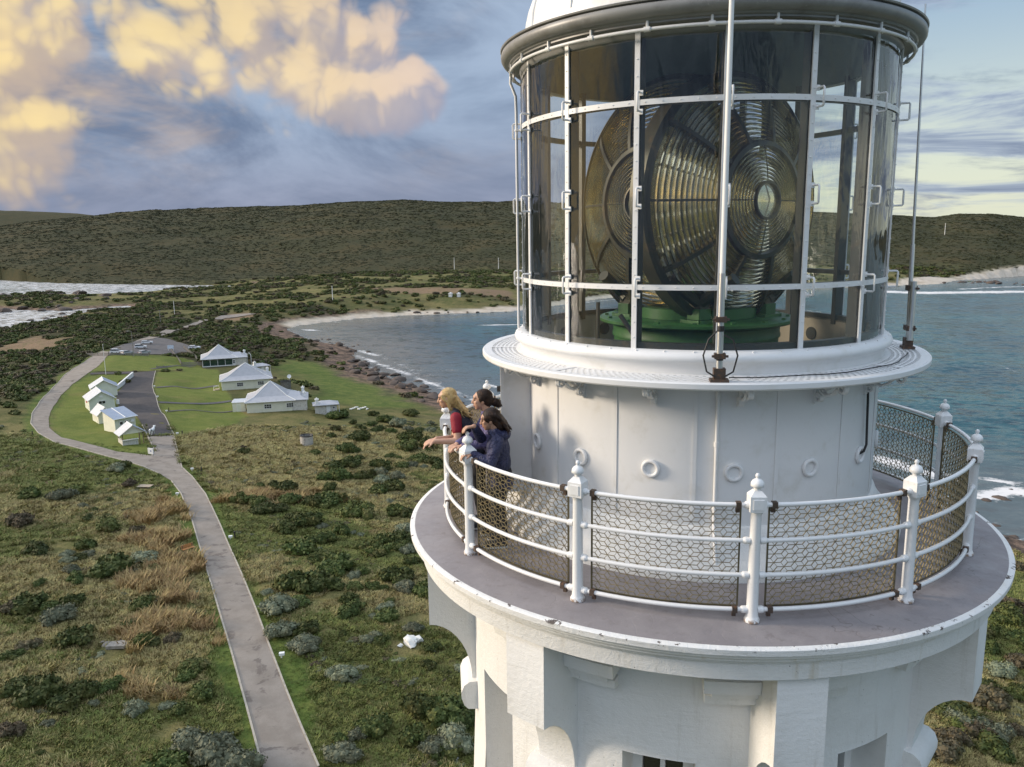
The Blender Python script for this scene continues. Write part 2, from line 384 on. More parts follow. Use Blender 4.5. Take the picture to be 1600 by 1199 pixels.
def vnoise(x, y):
    xi = np.floor(x).astype(int); yi = np.floor(y).astype(int); fx = x-xi; fy = y-yi; fx = fx*fx*(3-2*fx); fy = fy*fy*(3-2*fy)
    a = _perm[xi & 255, yi & 255]; b = _perm[(xi+1) & 255, yi & 255]; c = _perm[xi & 255, (yi+1) & 255]; d = _perm[(xi+1) & 255, (yi+1) & 255]
    return (a*(1-fx)+b*fx)*(1-fy)+(c*(1-fx)+d*fx)*fy
def fbm(x, y, o=4):
    s = 0; a = .5; t = 0
    for k in range(o): s = s+a*vnoise(x*2**k+17.3*k, y*2**k+9.1*k); t += a; a *= .5
    return s/t
YH = lambda u: 366.2-.01367*(u-800)
_hx = np.array([-400, -200, 0, 90, 170, 250, 350, 480, 550, 640, 700, 800, 860, 1000, 1150, 1280, 1390, 1452, 1487, 1540, 1599, 1700, 1900])
_hy = np.array([372, 367, 359, 348, 341, 335, 332, 327, 322.5, 320.5, 321, 322, 323, 327, 332, 337, 342.5, 345, 341, 341, 347, 352, 356])
_base_u = np.array([-300, 0, 400, 800, 1100, 1400, 1600, 1900]); _base_r = np.array([1250, 1180, 1120, 1000, 980, 960, 960, 1000])
def view_u(x, y):
    q0 = x*_rt[0]+(y+CD)*_rt[1]; q1 = x*_sy+(y+CD)*_cy
    return 800+CF*q0/np.maximum(q1, 1e-3)*1.0, q1
PADS = []
def height(x, y):
    x = np.asarray(x, float); y = np.asarray(y, float)
    d = pdist(x, y, LAND); ins = pip(x, y, LAND); r = np.hypot(x, y+CD)
    u, q1 = view_u(x, y); front = q1 > 1
    pl = 19*np.tanh(d/125.)
    far = sstep(r, 330, 620); pl = pl*(1-far)+far*np.minimum(pl, np.interp(view_u(x, y)[0], [360, 560], [3.5, 9.0]))
    pl += (fbm(x/22, y/22)-.5)*1.1*np.clip(d/40, 0, 1)*sstep(r, 16, 40)*(1+2.2*sstep(r, 250, 500))
    h = pl
    uu = np.where(front, u, np.where(x < 0, -400, 1900)); uu = np.clip(uu, -400, 1900)
    rb = np.interp(uu, _base_u, _base_r); hy = np.interp(uu, _hx, _hy); rc = 2250+180*np.sin(uu/260.)
    hc = (CH-SEA)+rc*(YH(uu)-hy)/CF
    t = np.clip((r-rb)/(rc-rb), 0, 1); s = np.sin(t*pi/2)**1.15
    gull = (fbm(x/190+3, y/190, 5)-.5)*26*np.sin(t*pi)**.8+(fbm(x/60, y/60, 3)-.5)*6*np.clip(t*6, 0, 1)*np.clip((1-t)*8, .35, 1)
    hill = (hc-6)*s+gull*np.where(r > rb, 1, 0)
    beyond = np.clip((r-rc)/900., 0, 1); hill = hill-beyond*18
    # a second, farther ridge in the west
    far2 = np.interp(uu, [-400, -100, 0, 60, 130, 230, 330], [336, 337.5, 339, 339.5, 341, 349, 360])
    h2 = (CH-SEA)+4300*(YH(uu)-far2)/CF; hill = np.where(r > 3200, hill+(h2-hill)*sstep(r, 3200, 4250)*(uu < 330), hill)
    h = np.where(r > rb, np.minimum(h, 9)+np.maximum(hill, 0)*1.0, h)
    for pxy, pz, r0, r1 in PADS:
        w_ = sstep(np.hypot(x-pxy[0], y-pxy[1]), r1, r0); h = h*(1-w_)+(pz-SEA)*w_
    return SEA+np.where(ins, h+.15, -np.minimum(1.2+d*.06, 7))
def height1(x, y): return float(height(np.array([x]), np.array([y]))[0])
_gc = {}
def ground_at(u, v):
    """where the line of sight of a point of the photograph meets the land"""
    if (u, v) in _gc: return _gc[(u, v)]
    d = ray(u, v); t = np.concatenate([np.linspace(20, 400, 700), np.linspace(401, 3000, 1200)])/np.linalg.norm(d[:2])
    X = CPOS[0]+d[0]*t; Y = CPOS[1]+d[1]*t; Z = CPOS[2]+d[2]*t; e = Z-height(X, Y)
    k = np.argmax(e < 0); k = max(k, 1); f = e[k-1]/(e[k-1]-e[k]+1e-9)
    p = (X[k-1]+(X[k]-X[k-1])*f, Y[k-1]+(Y[k]-Y[k-1])*f, Z[k-1]+(Z[k]-Z[k-1])*f); _gc[(u, v)] = p
    return p
def gpoly(L): return [ground_at(u, v)[:2] for u, v in L]

_pads = [((ground_at(u, v)), r0, r1) for u, v, r0, r1 in ((420, 634, 11, 22), (372, 601, 11, 20), (343, 567, 12, 20), (512, 640, 4, 9), (170, 628, 9, 18), (195, 660, 8, 14))]
for p, r0, r1 in _pads: PADS.append(((p[0], p[1]), p[2], r0, r1))
_gc.clear()
# ways and worked ground, as outlines on the land
track_l = [(410, 1199), (384, 1100), (359, 1010), (335, 930), (317, 870), (299, 810), (283, 772), (268, 752), (248, 740), (225, 730), (165, 713), (86, 692), (60, 677), (48, 662), (50, 647), (62, 628), (78, 612), (112, 578), (142, 559), (160, 549)]
track_r = [(498, 1199), (460, 1110), (421, 1010), (395, 940), (370, 880), (346, 825), (321, 772), (300, 745), (286, 732), (262, 722), (240, 713), (182, 706), (96, 684), (77, 669), (76, 654), (83, 636), (94, 620), (114, 600), (140, 582), (166, 558), (176, 551)]
TL = gpoly([(430, 1290)]+track_l); TR = gpoly([(540, 1290)]+track_r)
TRACK = TL+TR[::-1]
YARD = gpoly([(208, 583), (243, 580), (238, 604), (247, 634), (272, 679), (231, 682), (222, 664), (215, 652), (186, 636), (181, 616)])
FORE = gpoly([(229, 683), (272, 680), (276, 700), (285, 733), (262, 726), (236, 713), (240, 702)])
LINKP = gpoly([(142, 583), (207, 581), (207, 584.5), (160, 585), (140, 586)])
CARPARK = gpoly([(206, 536), (236, 528), (262, 530), (297, 541), (295, 551), (226, 555), (186, 550), (171, 546)])
AWAY = gpoly([(210, 535), (262, 515), (312, 501), (318, 502.5), (275, 517), (240, 530)])
AWAY2 = gpoly([(318, 500), (345, 494), (400, 488), (400, 491), (352, 498), (322, 503)])
LAWN_A = gpoly([(142, 580), (168, 556), (255, 555.5), (301, 563), (318, 576), (330, 580), (240, 579), (206, 580)])
LAWN_B = gpoly([(86, 652), (85, 643), (112, 605), (138, 588), (160, 586), (206, 586), (183, 612), (183, 640), (215, 655), (222, 672), (228, 684), (238, 704), (236, 711), (182, 704), (100, 683), (79, 668)])
LAWN_C = gpoly([(244, 582), (340, 577), (350, 605), (372, 640), (388, 650), (368, 664), (320, 674), (276, 683), (249, 634), (240, 604)])
LAWN_D = gpoly([(425, 578), (470, 590), (500, 622), (560, 640), (680, 640), (640, 612), (560, 588), (500, 566), (440, 560)])
LOTS = [TRACK, YARD, FORE, CARPARK, LINKP]
DIRT = [gpoly(p) for p in ([(328, 500), (352, 490), (392, 487), (408, 490), (392, 499), (350, 504)], [(-20, 548), (10, 535), (60, 524), (112, 528), (104, 540), (40, 552)], [(460, 520), (520, 528), (556, 545), (600, 566), (640, 592), (610, 590), (540, 556), (480, 536)],
        [(560, 585), (585, 590), (584, 602), (560, 598)], [(60, 742), (88, 738), (90, 750), (66, 756)], [(80, 664), (150, 660), (148, 676), (96, 676)], [(800, 456), (640, 450), (560, 452), (640, 460), (800, 468)])]
SANDP = [gpoly(p) for p in ([(380, 640), (398, 646), (372, 640)], [(1390, 446), (1410, 436), (1450, 431), (1500, 437), (1500, 445)], [(470, 507), (480, 498), (500, 501), (560, 494), (600, 490), (620, 495)], [(600, 491), (640, 484), (720, 487), (800, 477), (820, 487), (700, 492)])]
NB = np.array(sea_pts(north_bay))
def masks(x, y):
    d = pdist(x, y, LAND); r = np.hypot(x, y+CD); u, q1 = view_u(x, y)
    wob = (fbm(x/9, y/9, 4)-.5)*10
    lawn = np.zeros_like(x)
    near = (r < 420)
    for P in (LAWN_A, LAWN_B, LAWN_C):
        lawn = np.maximum(lawn, np.where(near, sstep(np.where(pip(x, y, P), 1, -1)*pdist(x, y, P)+.0, -.4, .6), 0))
    fresh = np.where(pip(x, y, LAWN_D), 1, -1)*pdist(x, y, LAWN_D)+wob*1.4; fresh = sstep(fresh, -4, 6)
    verge = sstep(1.7+2.2*sstep(r, 110, 60)*(x < -30)+1.2*sstep(r, 95, 120)-pdist(x, y, TRACK)+wob*.35, 0, 2.6)*near*(1-pip(x, y, TRACK))
    sand = sstep(15-pdist(x, y, NB, closed=False)+wob*.8, 0, 8)*(r > 400)
    for P in SANDP: sand = np.maximum(sand, sstep(np.where(pip(x, y, P), 1, -1)*pdist(x, y, P)+wob*.8, -1, 3))
    rock = sstep(24-d+wob*1.6, 0, 12)*(r < 360); rock = np.maximum(rock, sstep(26-d+wob, 0, 12)*(r >= 360)*(u < 600)*(u > 400)); rock = np.maximum(rock, sstep(12-d+wob*.6, 0, 6)*(u < 230)*(r < 880))
    dirt = np.zeros_like(x)
    for P in DIRT: dirt = np.maximum(dirt, sstep(np.where(pip(x, y, P), 1, -1)*pdist(x, y, P)+wob*1.3, -2, 4))
    big = fbm(x/34+5, y/34+8, 4)
    scrub = sstep(r, 190, 300)*sstep(big, .36, .50)
    west = sstep(-x, 140, 185)*sstep(y, 90, 130)*(1-sstep(r, 520, 700))          # thick scrub west of the loop road
    scrub = np.maximum(scrub, west*sstep(big, .18, .34))
    scrub = np.maximum(scrub, sstep(r, 960, 1080))
    plain = sstep(r, 480, 560)*(1-sstep(r, 900, 1010))
    scrub = scrub*(1-.65*plain*sstep(fbm(x/80, y/40, 3), .40, .58))
    scrub = np.where(r < 185, np.maximum(scrub*0, west*sstep(big, .2, .36)), scrub)
    clear = np.clip(lawn+fresh+verge, 0, 1)
    scrub = scrub*(1-clear)*(1-sand)*(1-dirt)*(1-.8*rock)
    green = np.clip(verge+fresh*.9, 0, 1)
    return dict(lawn=lawn, green=green, scrub=scrub, sand=sand, rock=rock*(1-sand), dirt=dirt*(1-lawn), d=d, r=r)

# ---- ground mesh
def polar_angles():
    fine = np.arange(-60, 34.01, .21); rest = np.arange(34, 300, 5.0)[1:]
    return np.radians(np.concatenate([fine, rest]))
A_ = polar_angles(); rr = [11.0]
while rr[-1] < 7000: rr.append(rr[-1]*(1.0085 if rr[-1] < 340 else 1.011 if rr[-1] < 2700 else 1.04))
RR = np.array(rr)
def polar_mesh(name, angs, rads, zfun, centre=True):
    Rg, Ag = np.meshgrid(rads, angs, indexing='ij'); X = Rg*np.sin(Ag); Y = Rg*np.cos(Ag); Z = zfun(X.ravel(), Y.ravel())
    V = np.stack([X.ravel(), Y.ravel(), Z], -1); nr, na = Rg.shape; i = np.arange(nr-1)[:, None]*na; j = np.arange(na)[None, :]; j2 = (j+1) % na
    F = np.stack([(i+j).ravel(), (i+na+j).ravel(), (i+na+j2).ravel(), (i+j2).ravel()], -1)
    me = bpy.data.meshes.new(name)
    nv = len(V); V2 = V
    nf = len(F); me.vertices.add(nv); me.vertices.foreach_set('co', V2.ravel()); me.loops.add(nf*4); me.loops.foreach_set('vertex_index', F[:, ::-1].ravel().astype(np.int32))
    me.polygons.add(nf); me.polygons.foreach_set('loop_start', np.arange(0, nf*4, 4, dtype=np.int32)); me.update(calc_edges=True); me.shade_smooth()
    if centre:
        bm = bmesh.new(); bm.from_mesh(me); bm.verts.ensure_lookup_table(); ring = [bm.verts[k] for k in range(na)]; bm.faces.new(ring); bmesh.ops.recalc_face_normals(bm, faces=[bm.faces[-1]] if False else []); bm.to_mesh(me); bm.free()
    return me, V
def add_attr(me, name, vals):
    a = me.attributes.new(name, 'FLOAT', 'POINT'); a.data.foreach_set('value', np.ascontiguousarray(vals, dtype=np.float32))
gme, GV = polar_mesh('ground', A_, RR, height)
GM = masks(GV[:, 0], GV[:, 1])
for k in ('lawn', 'green', 'scrub', 'sand', 'rock', 'dirt'): add_attr(gme, k, GM[k])
dry_patch = [gpoly(p) for p in ([(225, 800), (262, 760), (300, 850), (320, 930), (330, 1010), (300, 1060), (240, 1050), (215, 900)], [(300, 700), (380, 690), (640, 660), (690, 700), (640, 760), (520, 780), (400, 800), (330, 770)])]
dv = np.zeros(len(GV))
for P in dry_patch: dv = np.maximum(dv, np.where(GM['r'] < 250, sstep(np.where(pip(GV[:, 0], GV[:, 1], P), 1, -1)*pdist(GV[:, 0], GV[:, 1], P)+(fbm(GV[:, 0]/5, GV[:, 1]/5)-.5)*14, -3, 4), 0))
add_attr(gme, 'dry', dv)
def groundmat():
    m = bpy.data.materials.new('coastal_ground'); m.use_nodes = True; t = NT(m.node_tree); b = t.n['Principled BSDF']; b.inputs['Roughness'].default_value = .95; b.inputs['Specular IOR Level'].default_value = .15
    tc = t.node('ShaderNodeTexCoord').outputs['Object']; A = lambda n: t.attr(n).outputs['Fac']
    n1 = t.noise(tc, .055, 5, .6, .5); n2 = t.noise(tc, .31, 6, .65, .3); n3 = t.noise(tc, 1.7, 5, .65); n4 = t.noise(tc, 7., 3, .6)
    streak = t.noise(t.scalev(tc, (.35, 1.5, 1)), 1.0, 5, .65, .8)
    grass = t.mix(t.ramp(t.math('ADD', t.math('MULTIPLY', n1, .6), t.math('MULTIPLY', n2, .5)), .44, .66), (.092, .105, .030, 1), (.215, .18, .072, 1))
    grass = t.mix(t.math('MULTIPLY', A('dry'), .75), grass, t.mix(t.ramp(n2, .35, .65), (.20, .15, .06, 1), (.31, .24, .105, 1)))
    grass = t.mix(t.math('MULTIPLY', t.ramp(n3, .50, .74), .5), grass, (.085, .08, .03, 1))
    grass = t.mix(t.math('MULTIPLY', t.ramp(streak, .55, .75), .5), grass, (.23, .19, .10, 1))
    grass = t.mix(t.math('MULTIPLY', t.ramp(n4, .48, .66), .6), grass, (.055, .052, .02, 1))
    grn = t.mix(t.ramp(n2, .35, .65), (.075, .12, .024, 1), (.13, .165, .035, 1)); grn = t.mix(t.ramp(n3, .5, .75), grn, (.06, .085, .022, 1))
    c = t.mix(t.math('MULTIPLY', A('green'), .9), grass, grn)
    scr = t.mix(t.ramp(n3, .38, .66), (.030, .032, .014, 1), (.066, .062, .026, 1)); scr = t.mix(t.ramp(t.noise(tc, .011, 5, .65, .4), .44, .64), scr, (.064, .053, .022, 1))
    scr = t.mix(t.ramp(t.noise(tc, .16, 4, .65), .5, .7), scr, (.034, .041, .018, 1))
    c = t.mix(A('scrub'), c, scr)
    lw = t.mix(t.ramp(n2, .3, .7), (.115, .145, .030, 1), (.16, .18, .042, 1)); lw = t.mix(t.math('MULTIPLY', t.ramp(t.noise(tc, .12, 5, .6), .52, .72), .7), lw, (.19, .17, .055, 1)); lw = t.mix(t.math('MULTIPLY', t.ramp(n3, .5, .75), .4), lw, (.075, .11, .022, 1))
    c = t.mix(A('lawn'), c, lw)
    dt = t.mix(t.ramp(n3, .35, .7), (.17, .115, .07, 1), (.27, .185, .115, 1)); c = t.mix(t.math('MULTIPLY', A('dirt'), t.ramp(n2, .3, .5)), c, dt)
    rk = t.mix(t.ramp(n2, .38, .64), (.09, .065, .05, 1), (.27, .18, .125, 1)); rk = t.mix(t.ramp(n3, .5, .7), rk, (.04, .035, .03, 1)); c = t.mix(A('rock'), c, rk)
    sd = t.mix(t.ramp(n2, .3, .7), (.50, .42, .33, 1), (.60, .53, .44, 1)); sd = t.mix(t.ramp(n1, .5, .66), sd, (.40, .33, .25, 1)); c = t.mix(A('sand'), c, sd)
    t.put(b.inputs['Base Color'], c)
    bn = t.node('ShaderNodeBump'); bn.inputs['Strength'].default_value = .8; bn.inputs['Distance'].default_value = .35
    t.put(bn.inputs['Height'], t.math('ADD', t.math('MULTIPLY', n3, .6), t.math('ADD', t.math('MULTIPLY', n4, .3), t.math('MULTIPLY', streak, .4)))); t.l.new(bn.outputs[0], b.inputs['Normal'])
    return m
gme.materials.append(groundmat()); ground = link('ground', gme); ground['kind'] = 'structure'

# ---- sea
sr = [40.0]
while sr[-1] < 16000: sr.append(sr[-1]*(1.012 if sr[-1] < 1400 else 1.05))
SA = np.radians(np.concatenate([np.arange(-62, 36.01, .33), np.arange(36, 298, 4.)[1:]]))
sme, SV = polar_mesh('sea', SA, np.array(sr), lambda x, y: np.full(len(x), SEA)+0*x)
sd_ = pdist(SV[:, 0], SV[:, 1], LAND); su, sq = view_u(SV[:, 0], SV[:, 1]); srr = np.hypot(SV[:, 0], SV[:, 1]+CD)
surf = np.zeros(len(SV))
def blob(pts, wdt, k):
    P = np.array(sea_pts(pts)); dd = pdist(SV[:, 0], SV[:, 1], P, closed=False); return np.clip(1-dd/wdt, 0, 1)*k
surf = np.maximum(surf, sstep(9-sd_, 0, 9)*.46)
surf = np.maximum(surf, np.where((SV[:, 0] < -200) & (su < 430), sstep(230-sd_, 0, 150)*.64, 0))
for pts, wd, k in [([(1390, 456), (1440, 458), (1500, 457), (1600, 456)], 34, 1.0), ([(1500, 452), (1560, 449), (1640, 447)], 12, .9), ([(1540, 775), (1580, 765), (1640, 780)], 7, 1.05), ([(1520, 745), (1560, 752), (1640, 760)], 4, .8), ([(1370, 715), (1430, 735), (1500, 752)], 7, .95),
                   ([(745, 508), (780, 508), (815, 507)], 5, 1.0), ([(765, 516), (785, 515)], 3, .7), ([(615, 527), (640, 526)], 3, .65), ([(560, 548), (575, 552), (590, 556)], 6, .8), ([(600, 558), (640, 578), (690, 600)], 11, .50), ([(650, 590), (700, 610), (760, 632)], 6, .72), ([(560, 556), (600, 572), (640, 586)], 6, .74), ([(690, 578), (710, 578)], 5, .7),
                   ([(480, 507), (560, 501), (700, 493), (790, 489)], 4, .6), ([(470, 515), (500, 517)], 7, .75), ([(760, 600), (780, 606)], 4, .8), ([(1515, 560), (1560, 570), (1600, 585)], 6, .5), ([(860, 478), (940, 470), (1000, 466)], 7, .8)]:
    surf = np.maximum(surf, blob(pts, wd, k))
add_attr(sme, 'surf', surf); add_attr(sme, 'shore', sd_)
def seamat():
    m = bpy.data.materials.new('sea_water'); m.use_nodes = True; t = NT(m.node_tree); b = t.n['Principled BSDF']
    tc = t.node('ShaderNodeTexCoord').outputs['Object']; A = lambda n: t.attr(n).outputs['Fac']
    sw = t.scalev(tc, (.55, 1.0, 1)); n0 = t.noise(sw, .045, 4, .55, .3); n1 = t.noise(sw, .22, 6, .62, .4); n2 = t.noise(sw, .8, 5, .62); n5 = t.noise(tc, .012, 4, .55)
    deep = t.mix(t.ramp(n5, .40, .64), (.008, .048, .062, 1), (.014, .082, .090, 1)); deep = t.mix(t.ramp(n1, .48, .66), deep, (.004, .018, .026, 1))
    shal = t.ramp(A('shore'), 10, 75, 1, 0); c = t.mix(t.math('MULTIPLY', shal, .6), deep, (.15, .155, .145, 1))
    fn = t.math('ADD', t.math('MULTIPLY', t.noise(t.scalev(tc, (.7, 1.2, 1)), .16, 7, .68, .8), .65), t.math('MULTIPLY', t.noise(tc, .9, 5, .65), .35))
    foam = t.ramp(t.math('ADD', fn, t.math('MULTIPLY', A('surf'), .50)), .74, .92)
    foam = t.math('MULTIPLY', foam, t.ramp(A('surf'), .05, .3))
    caps = t.math('MULTIPLY', t.ramp(t.noise(sw, .5, 6, .7, .6), .735, .76), t.ramp(n0, .45, .6))
    foam = t.math('MAXIMUM', foam, t.math('MULTIPLY', caps, .7))
    c = t.mix(foam, c, (.70, .68, .66, 1)); t.put(b.inputs['Base Color'], c); t.put(b.inputs['Roughness'], t.ramp(foam, 0, 1, .20, .8)); b.inputs['Specular IOR Level'].default_value = .36; b.inputs['IOR'].default_value = 1.33
    # wave slopes straight from the noise vectors, so that they hold at any distance
    def slope(vec, scale, det):
        n = t.node('ShaderNodeTexNoise'); t.put(n.inputs['Vector'], vec); n.inputs['Scale'].default_value = scale; n.inputs['Detail'].default_value = det; n.inputs['Roughness'].default_value = .6
        return t.vmath('SUBTRACT', n.outputs['Color'], (.5, .5, .5))
    sl_ = t.vmath('ADD', t.vmath('SCALE', slope(sw, .10, 3), .42), t.vmath('ADD', t.vmath('SCALE', slope(sw, .33, 4), .55), t.vmath('SCALE', slope(sw, 1.1, 3), .40)))
    calm = t.ramp(A('shore'), 0, 120, .55, 1.0)
    sl_ = t.vmath('MULTIPLY', t.vmath('SCALE', sl_, calm), (1, 1, 0)); nn = t.vmath('NORMALIZE', t.vmath('ADD', sl_, (0, 0, 1))); t.l.new(nn, b.inputs['Normal'])
    return m
sme.materials.append(seamat()); sea = link('sea', sme); sea['kind'] = 'structure'

# ---- roads and yards as sheets that follow the ground
from mathutils.geometry import delaunay_2d_cdt
def sheet(name, poly, m, lift=.05, step=2.5, kerb=None):
    poly = [Vector(p) for p in poly]; n = len(poly); bpts = []
    for i in range(n):
        a, b_ = poly[i], poly[(i+1) % n]; k = max(1, int((b_-a).length/step))
        for q in range(k): bpts.append(a+(b_-a)*q/k)
    xs = [p.x for p in bpts]; ys = [p.y for p in bpts]; gx, gy = np.meshgrid(np.arange(min(xs), max(xs), step), np.arange(min(ys), max(ys), step)); gx = gx.ravel(); gy = gy.ravel()
    pl = [(p.x, p.y) for p in bpts]; ok = pip(gx, gy, pl) & (pdist(gx, gy, pl) > step*.45)
    pts = bpts+[Vector((a, b_)) for a, b_ in zip(gx[ok], gy[ok])]; nb = len(bpts)
    r = delaunay_2d_cdt(pts, [(i, (i+1) % nb) for i in range(nb)], [list(range(nb))], 1, 1e-4)
    V = np.array([(v.x, v.y) for v in r[0]]); Z = height(V[:, 0], V[:, 1])+lift
    me = bpy.data.meshes.new(name); me.from_pydata(np.column_stack([V, Z]).tolist(), [], [tuple(f) for f in r[2]])
    me.update(); 
    if len(me.polygons) and me.polygons[0].normal.z < 0: me.flip_normals()
    me.materials.append(m); me.shade_smooth(); o = link(name, me); o['kind'] = 'structure'; return o
def roadmat(name, a, b2, patch, edge):
    m = bpy.data.materials.new(name); m.use_nodes = True; t = NT(m.node_tree); b = t.n['Principled BSDF']; b.inputs['Roughness'].default_value = .85
    tc = t.node('ShaderNodeTexCoord').outputs['Object']
    c = t.mix(t.ramp(t.noise(tc, .5, 6, .65), .35, .68), (*a, 1), (*b2, 1)); c = t.mix(t.math('MULTIPLY', t.ramp(t.noise(tc, 9, 4, .7), .5, .75), .5), c, tuple(x*.72 for x in a)+(1,))
    pm = t.math('MULTIPLY', t.ramp(t.noise(tc, .42, 5, .6, .5), .57, .63), t.ramp(t.noise(tc, 2.2, 4, .6), .36, .5)); c = t.mix(t.math('MULTIPLY', pm, edge), c, (*patch, 1))
    t.put(b.inputs['Base Color'], c)
    bn = t.node('ShaderNodeBump'); bn.inputs['Strength'].default_value = .4; bn.inputs['Distance'].default_value = .03; t.put(bn.inputs['Height'], t.noise(tc, 6, 5, .7)); t.l.new(bn.outputs[0], b.inputs['Normal'])
    return m
M['track'] = roadmat('worn_grey_seal', (.225, .190, .155), (.285, .245, .205), (.115, .092, .078), .7)
M['asphalt'] = roadmat('dark_asphalt', (.050, .042, .040), (.072, .060, .056), (.035, .03, .03), .8)
M['carpark'] = roadmat('carpark_asphalt', (.085, .078, .078), (.12, .11, .105), (.06, .05, .05), .6)
M['kerb'] = mat('pale_concrete_kerb', (.42, .38, .31), .8, var=(2, (.30, .27, .22), .4, .7))
sheet('road', TRACK, M['track'], .06, 2.2); sheet('forecourt', FORE, M['track'], .075, 2.5); sheet('yard', YARD, M['asphalt'], .09, 3)
sheet('car_park', CARPARK, M['carpark'], .12, 4); sheet('link_path', LINKP, M['asphalt'], .10, 3); sheet('access_road', AWAY, M['track'], .22, 5); sheet('access_road', AWAY2, M['track'], .3, 6)
for a, b_, wd in (((244, 606), (338, 603), .8), ((248, 629.5), (362, 627), .8), ((262, 643.5), (376, 641), .5), ((236, 577), (300, 574), .7), ((56, 659), (139, 643), 0)):
    if wd == 0: continue
    p = Vector(ground_at(*a)[:2]); q = Vector(ground_at(*b_)[:2]); nrm = (q-p).normalized(); nn = Vector((-nrm.y, nrm.x))*wd
    sheet('garden_path', [p-nn, q-nn, q+nn, p+nn], M['carpark'], .11, 2)
# kerbs: real steps along the track and the yard
def kerb(pts, wd=.16, hgt=.13, name='kerb'):
    mb = MB(); P = []
    for a, b_ in zip(pts[:-1], pts[1:]):
        L = math.dist(a, b_); k = max(1, int(L/2.5))
        for q in range(k): P.append((a[0]+(b_[0]-a[0])*q/k, a[1]+(b_[1]-a[1])*q/k))
    P.append(pts[-1]); P = np.array(P); Z = height(P[:, 0], P[:, 1])
    T = np.gradient(P, axis=0); T /= np.linalg.norm(T, axis=1)[:, None]+1e-9; Nn = np.column_stack([-T[:, 1], T[:, 0]])*wd/2
    vs = []; fs = []
    for i in range(len(P)):
        l = P[i]-Nn[i]; r_ = P[i]+Nn[i]
        vs += [(l[0], l[1], Z[i]-.1), (l[0], l[1], Z[i]+hgt), (r_[0], r_[1], Z[i]+hgt), (r_[0], r_[1], Z[i]-.1)]
    for i in range(len(P)-1):
        for k in range(3): fs.append((i*4+k, (i+1)*4+k, (i+1)*4+k+1, i*4+k+1))
    mb.add(vs, fs); o = mb.build(name, M['kerb']); o['kind'] = 'structure'; return o
kerb(TL[1:9]); kerb(TR[1:10]); kerb(TL[9:]); kerb(gpoly([(243, 580), (238, 604), (247, 634), (272, 679), (276, 700), (285, 733)])); kerb(gpoly([(222, 664), (231, 682), (240, 700), (238, 713)]))
# ------------------------------------------------------------------ buildings
def stripes(name, col, col2, scale, axis, strength=.5, rough=.5):
    m = bpy.data.materials.new(name); m.use_nodes = True; t = NT(m.node_tree); b = t.n['Principled BSDF']; b.inputs['Roughness'].default_value = rough
    tc = t.node('ShaderNodeTexCoord').outputs['Object']; w_ = t.node('ShaderNodeTexWave', wave_type='BANDS', bands_direction=axis); t.put(w_.inputs['Vector'], tc); w_.inputs['Scale'].default_value = scale
    c = t.mix(t.ramp(t.noise(tc, .9, 5, .65), .35, .75), (*col, 1), (*col2, 1)); t.put(b.inputs['Base Color'], c)
    bn = t.node('ShaderNodeBump'); bn.inputs['Strength'].default_value = strength; bn.inputs['Distance'].default_value = .04; t.l.new(w_.outputs[1], bn.inputs['Height']); t.l.new(bn.outputs[0], b.inputs['Normal'])
    return m
M['cream_board'] = stripes('cream_weatherboard', (.77, .76, .62), (.70, .69, .56), 2.6, 'Z')
M['pale_board'] = stripes('pale_green_weatherboard', (.74, .77, .66), (.67, .70, .60), 2.6, 'Z')
M['iron_roof'] = stripes('grey_corrugated_iron', (.42, .42, .44), (.36, .365, .385), 3.2, 'X', .35, .42)
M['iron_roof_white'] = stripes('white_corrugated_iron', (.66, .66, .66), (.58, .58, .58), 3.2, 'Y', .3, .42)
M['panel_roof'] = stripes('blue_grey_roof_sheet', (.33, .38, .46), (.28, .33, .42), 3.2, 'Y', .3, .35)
M['stone'] = mat('whitewashed_rubble_stone', (.62, .60, .54), .85, bump=(3.5, .8, .12), var=[(3.2, (.33, .30, .26), .50, .66), (9, (.70, .68, .62), .5, .7)])
M['trim'] = mat('white_trim', (.80, .80, .78), .5, var=(4, (.70, .70, .67), .5, .8))
M['dark_glass'] = mat('dark_window_glass', (.02, .025, .028), .08, spec=.8)
M['green_glass'] = mat('veranda_glass', (.02, .05, .04), .06, spec=.8, var=(.8, (.06, .10, .08), .5, .7))
M['timber'] = mat('weathered_timber', (.20, .15, .10), .8, var=(4, (.11, .085, .06), .4, .7))
M['grey_timber'] = mat('grey_fence_timber', (.25, .235, .215), .85, var=(3, (.16, .15, .14), .4, .7))
M['pale_slab'] = mat('pale_paving', (.52, .42, .30), .85, var=(1.5, (.42, .33, .23), .4, .7))

